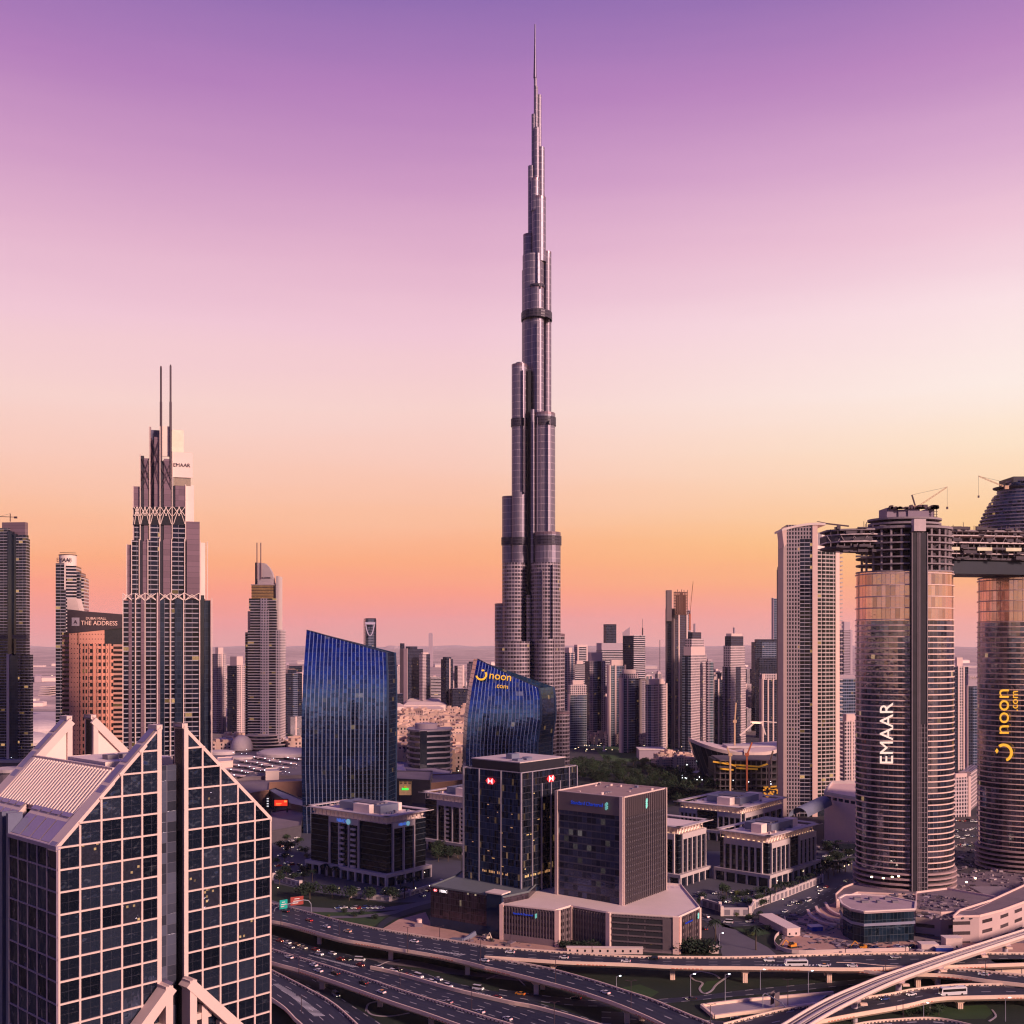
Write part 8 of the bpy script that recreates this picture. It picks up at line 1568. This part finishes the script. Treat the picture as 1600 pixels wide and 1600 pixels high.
# building site: loader, skips, tank, rubble
def digger(label, px_, py_, colr, rz_=0):
    t = thing('excavator', label, 'excavator', Gp(px_, py_), rz_); m = MB(); m.box(-2.2, 2.2, -1.5, -.8, 0, .9); m.box(-2.2, 2.2, .8, 1.5, 0, .9); m.build('tracks', TYRE, t); m = MB(); m.box(-1.8, 2.0, -1.3, 1.3, .95, 2.1); m.box(.6, 2.0, -1.2, 1.2, 2.1, 2.7); m.build('body', PAINTS[colr], t); m = MB(); m.box(-1.6, 0, -1.2, 0, 2.1, 3.5); m.build('cab', CGL, t); m = MB(); m.bar((-1, .6, 2), (-4, .6, 4.6), .5); m.bar((-4, .6, 4.6), (-6, .6, 2), .4); m.build('boom', PAINTS[colr], t); m = MB(); m.box(-6.8, -5.6, .0, 1.2, .8, 2); m.build('bucket', TYRE, t)
digger('orange excavator beside the white site shed', 1238, 1481, 'orange', .4); digger('small orange excavator before the dark teal glass hall', 1348, 1484, 'orange', 0); digger('pale excavator beside the glass annex stair tower', 760, 1468, 'cream', 2.2)
def pile(name, label, px_, py_, r_, n, hs, mats, ky=.6, seed=1, cat='materials', z=0):
    rr = random.Random(seed); q = Gp(px_, py_, z)
    for j, mt in enumerate(mats):
        m = MB()
        for k in range(int(n * (.9, .7, .25, .5)[j])):
            a = rr.uniform(0, 6.28); d = r_ * rr.random() ** .5; x = q.x + d * math.cos(a) * 1.5; y = q.y + d * math.sin(a) * ky * 3; s_ = rr.uniform(.3, 2.4) ** 1.2; an = rr.uniform(0, 3.14); h_ = rr.uniform(.15, hs * .5); m.prism([(x + s_ * math.cos(an + b) * (1 if i % 2 else .5), y + s_ * math.sin(an + b) * (.5 if i % 2 else 1)) for i, b in enumerate((0, 1.57, 3.14, 4.71))], z, z + h_)
        struct(m.build(name, mt), 'stuff')
SM = [pbr('debris_violet', (.22, .17, .21), .8, var=.3), RAW, pbr('debris_pale', (.52, .43, .44), .8, var=.2)]
pile('site_debris', '', 1455, 1416, 18, 120, 2.2, SM, seed=1, z=13.2); pile('site_debris', '', 1530, 1400, 18, 110, 2.4, SM, seed=2, z=.3); pile('site_debris', '', 1560, 1365, 26, 120, 3.0, SM, seed=3, z=.3)
pile('site_debris', '', 1290, 1475, 16, 60, 1.2, SM, seed=4, z=.15); pile('site_debris', '', 1270, 1440, 12, 50, 1.5, SM, seed=5, z=.15); pile('site_debris', '', 778, 1475, 12, 40, 1.6, SM, seed=6, z=.15); pile('site_debris', '', 1400, 1483, 22, 60, 1.8, SM, seed=7, z=.3); pile('site_debris', '', 1500, 1330, 30, 90, 3, SM, seed=12, z=.3); pile('site_debris', '', 1160, 1222, 40, 80, 4, SM + [DARK], seed=13, z=.3)
pile('site_debris', '', 1085, 1196, 34, 80, 3, SM, seed=14, z=.5); pile('mall_rooftop_clutter', '', 410, 1195, 60, 70, 3, SM, seed=15, z=18.3); pile('mall_rooftop_clutter', '', 30, 1180, 60, 60, 3, SM, seed=16, z=14.3); pile('site_debris', '', 1250, 1325, 14, 20, 2, SM, seed=17, z=.3)
t = thing('skip', 'small round pink tank beside the sand lot wall of the glass annex', 'tank', tuple(Gp(655, 1447))); m = MB(); m.cyl(0, 0, 1.6, 0, 4, 12); m.build('shell', PINK, t); m = MB(); m.box(-2.4, 2.2, -3, -1.6, 0, 2.2); m.build('base', SM[0], t)
t = thing('loading_ramp', 'grey folded steel ramp on the sand beside the glass annex', 'ramp', tuple(Gp(725, 1470))); m = MB(); m.bar(Gp(705, 1468), Gp(724, 1470) + Vector((0, 0, .6)), 3, 1.6); m.bar(Gp(724, 1470), Gp(743, 1466) + Vector((0, 0, 3)), 1.2, 2.4); m.build('ramp', BLUEM, t, True)
# little lights
def glow(label, pts, group, mat=LAMP, s_=.5, pole=4.0):
    first = None
    for px_, py_, z in pts:
        q = Gp(px_, py_, z)
        if first is None:
            first = thing('site_lamp', label, 'lamp', q, group=group); m = MB(); m.bar((0, 0, 0), (0, 0, pole), .15); m.build('pole', SP, first); m = MB(); m.cyl(0, 0, s_, pole, pole + s_, 8, bottom=True); m.build('lamp_glass', mat, first)
        else: dup(first, q)
rr = random.Random(41)
glow('small lamp glowing on the quay and shore below the far towers', [(rr.uniform(892, 1090), rr.uniform(1150, 1178), .5) for _ in range(60)], 'quay lamps', LAMP, .35); glow('white floodlight at the building pit below the boat-shaped hall', [(rr.uniform(1062, 1220), rr.uniform(1172, 1240), 1) for _ in range(55)], 'pit floodlights', LAMPW, .42, 9)
glow('street lamp glowing by the old quarter houses', [(rr.uniform(614, 735), rr.uniform(1150, 1210), .5) for _ in range(22)], 'old quarter lamps', LAMP, .5); glow('warm lamp at the forecourts of the office blocks', [(rr.uniform(430, 700), rr.uniform(1340, 1400), .3) for _ in range(14)] + [(rr.uniform(1090, 1330), rr.uniform(1350, 1420), .3) for _ in range(16)], 'forecourt lamps', LAMP, .25)
glow('lamp on the mall roofs left of the blue mirror tower', [(rr.uniform(340, 470), rr.uniform(1150, 1215), 19) for _ in range(26)] + [(rr.uniform(0, 95), rr.uniform(1150, 1205), 19) for _ in range(10)], 'mall lamps', LAMPW, .25, 3); glow('bright lamp ringing the base of the lettered cylinder tower', [(1362, 1376, 15), (1380, 1378, 15), (1394, 1376, 15), (1404, 1375, 15), (1524, 1378, 8), (1510, 1384, 8)], 'ring lamps', LAMP, .7, 2)
glow('far street light on the plain', [(rr.uniform(0, 1600), HZ + 165 * F / rr.uniform(2600, 6500), .5) for _ in range(60)], 'plain lights', LAMP, 1.2, 6)
# ================================================================ air
hz = MB(); hz.box(-30500, 30500, -3500, 34500, -1.5, 830); hm = bpy.data.materials.new('haze_air'); hm.use_nodes = True; nt = hm.node_tree; nt.nodes.clear(); b = NB(nt); pv = b.new('ShaderNodeVolumePrincipled'); pv.inputs['Color'].default_value = (1, .90, .90, 1); pv.inputs['Density'].default_value = 1.25e-5; pv.inputs['Anisotropy'].default_value = 0.0
oo = b.new('ShaderNodeOutputMaterial'); nt.links.new(pv.outputs[0], oo.inputs['Volume']); o = hz.build('haze', hm); o['kind'] = 'stuff'
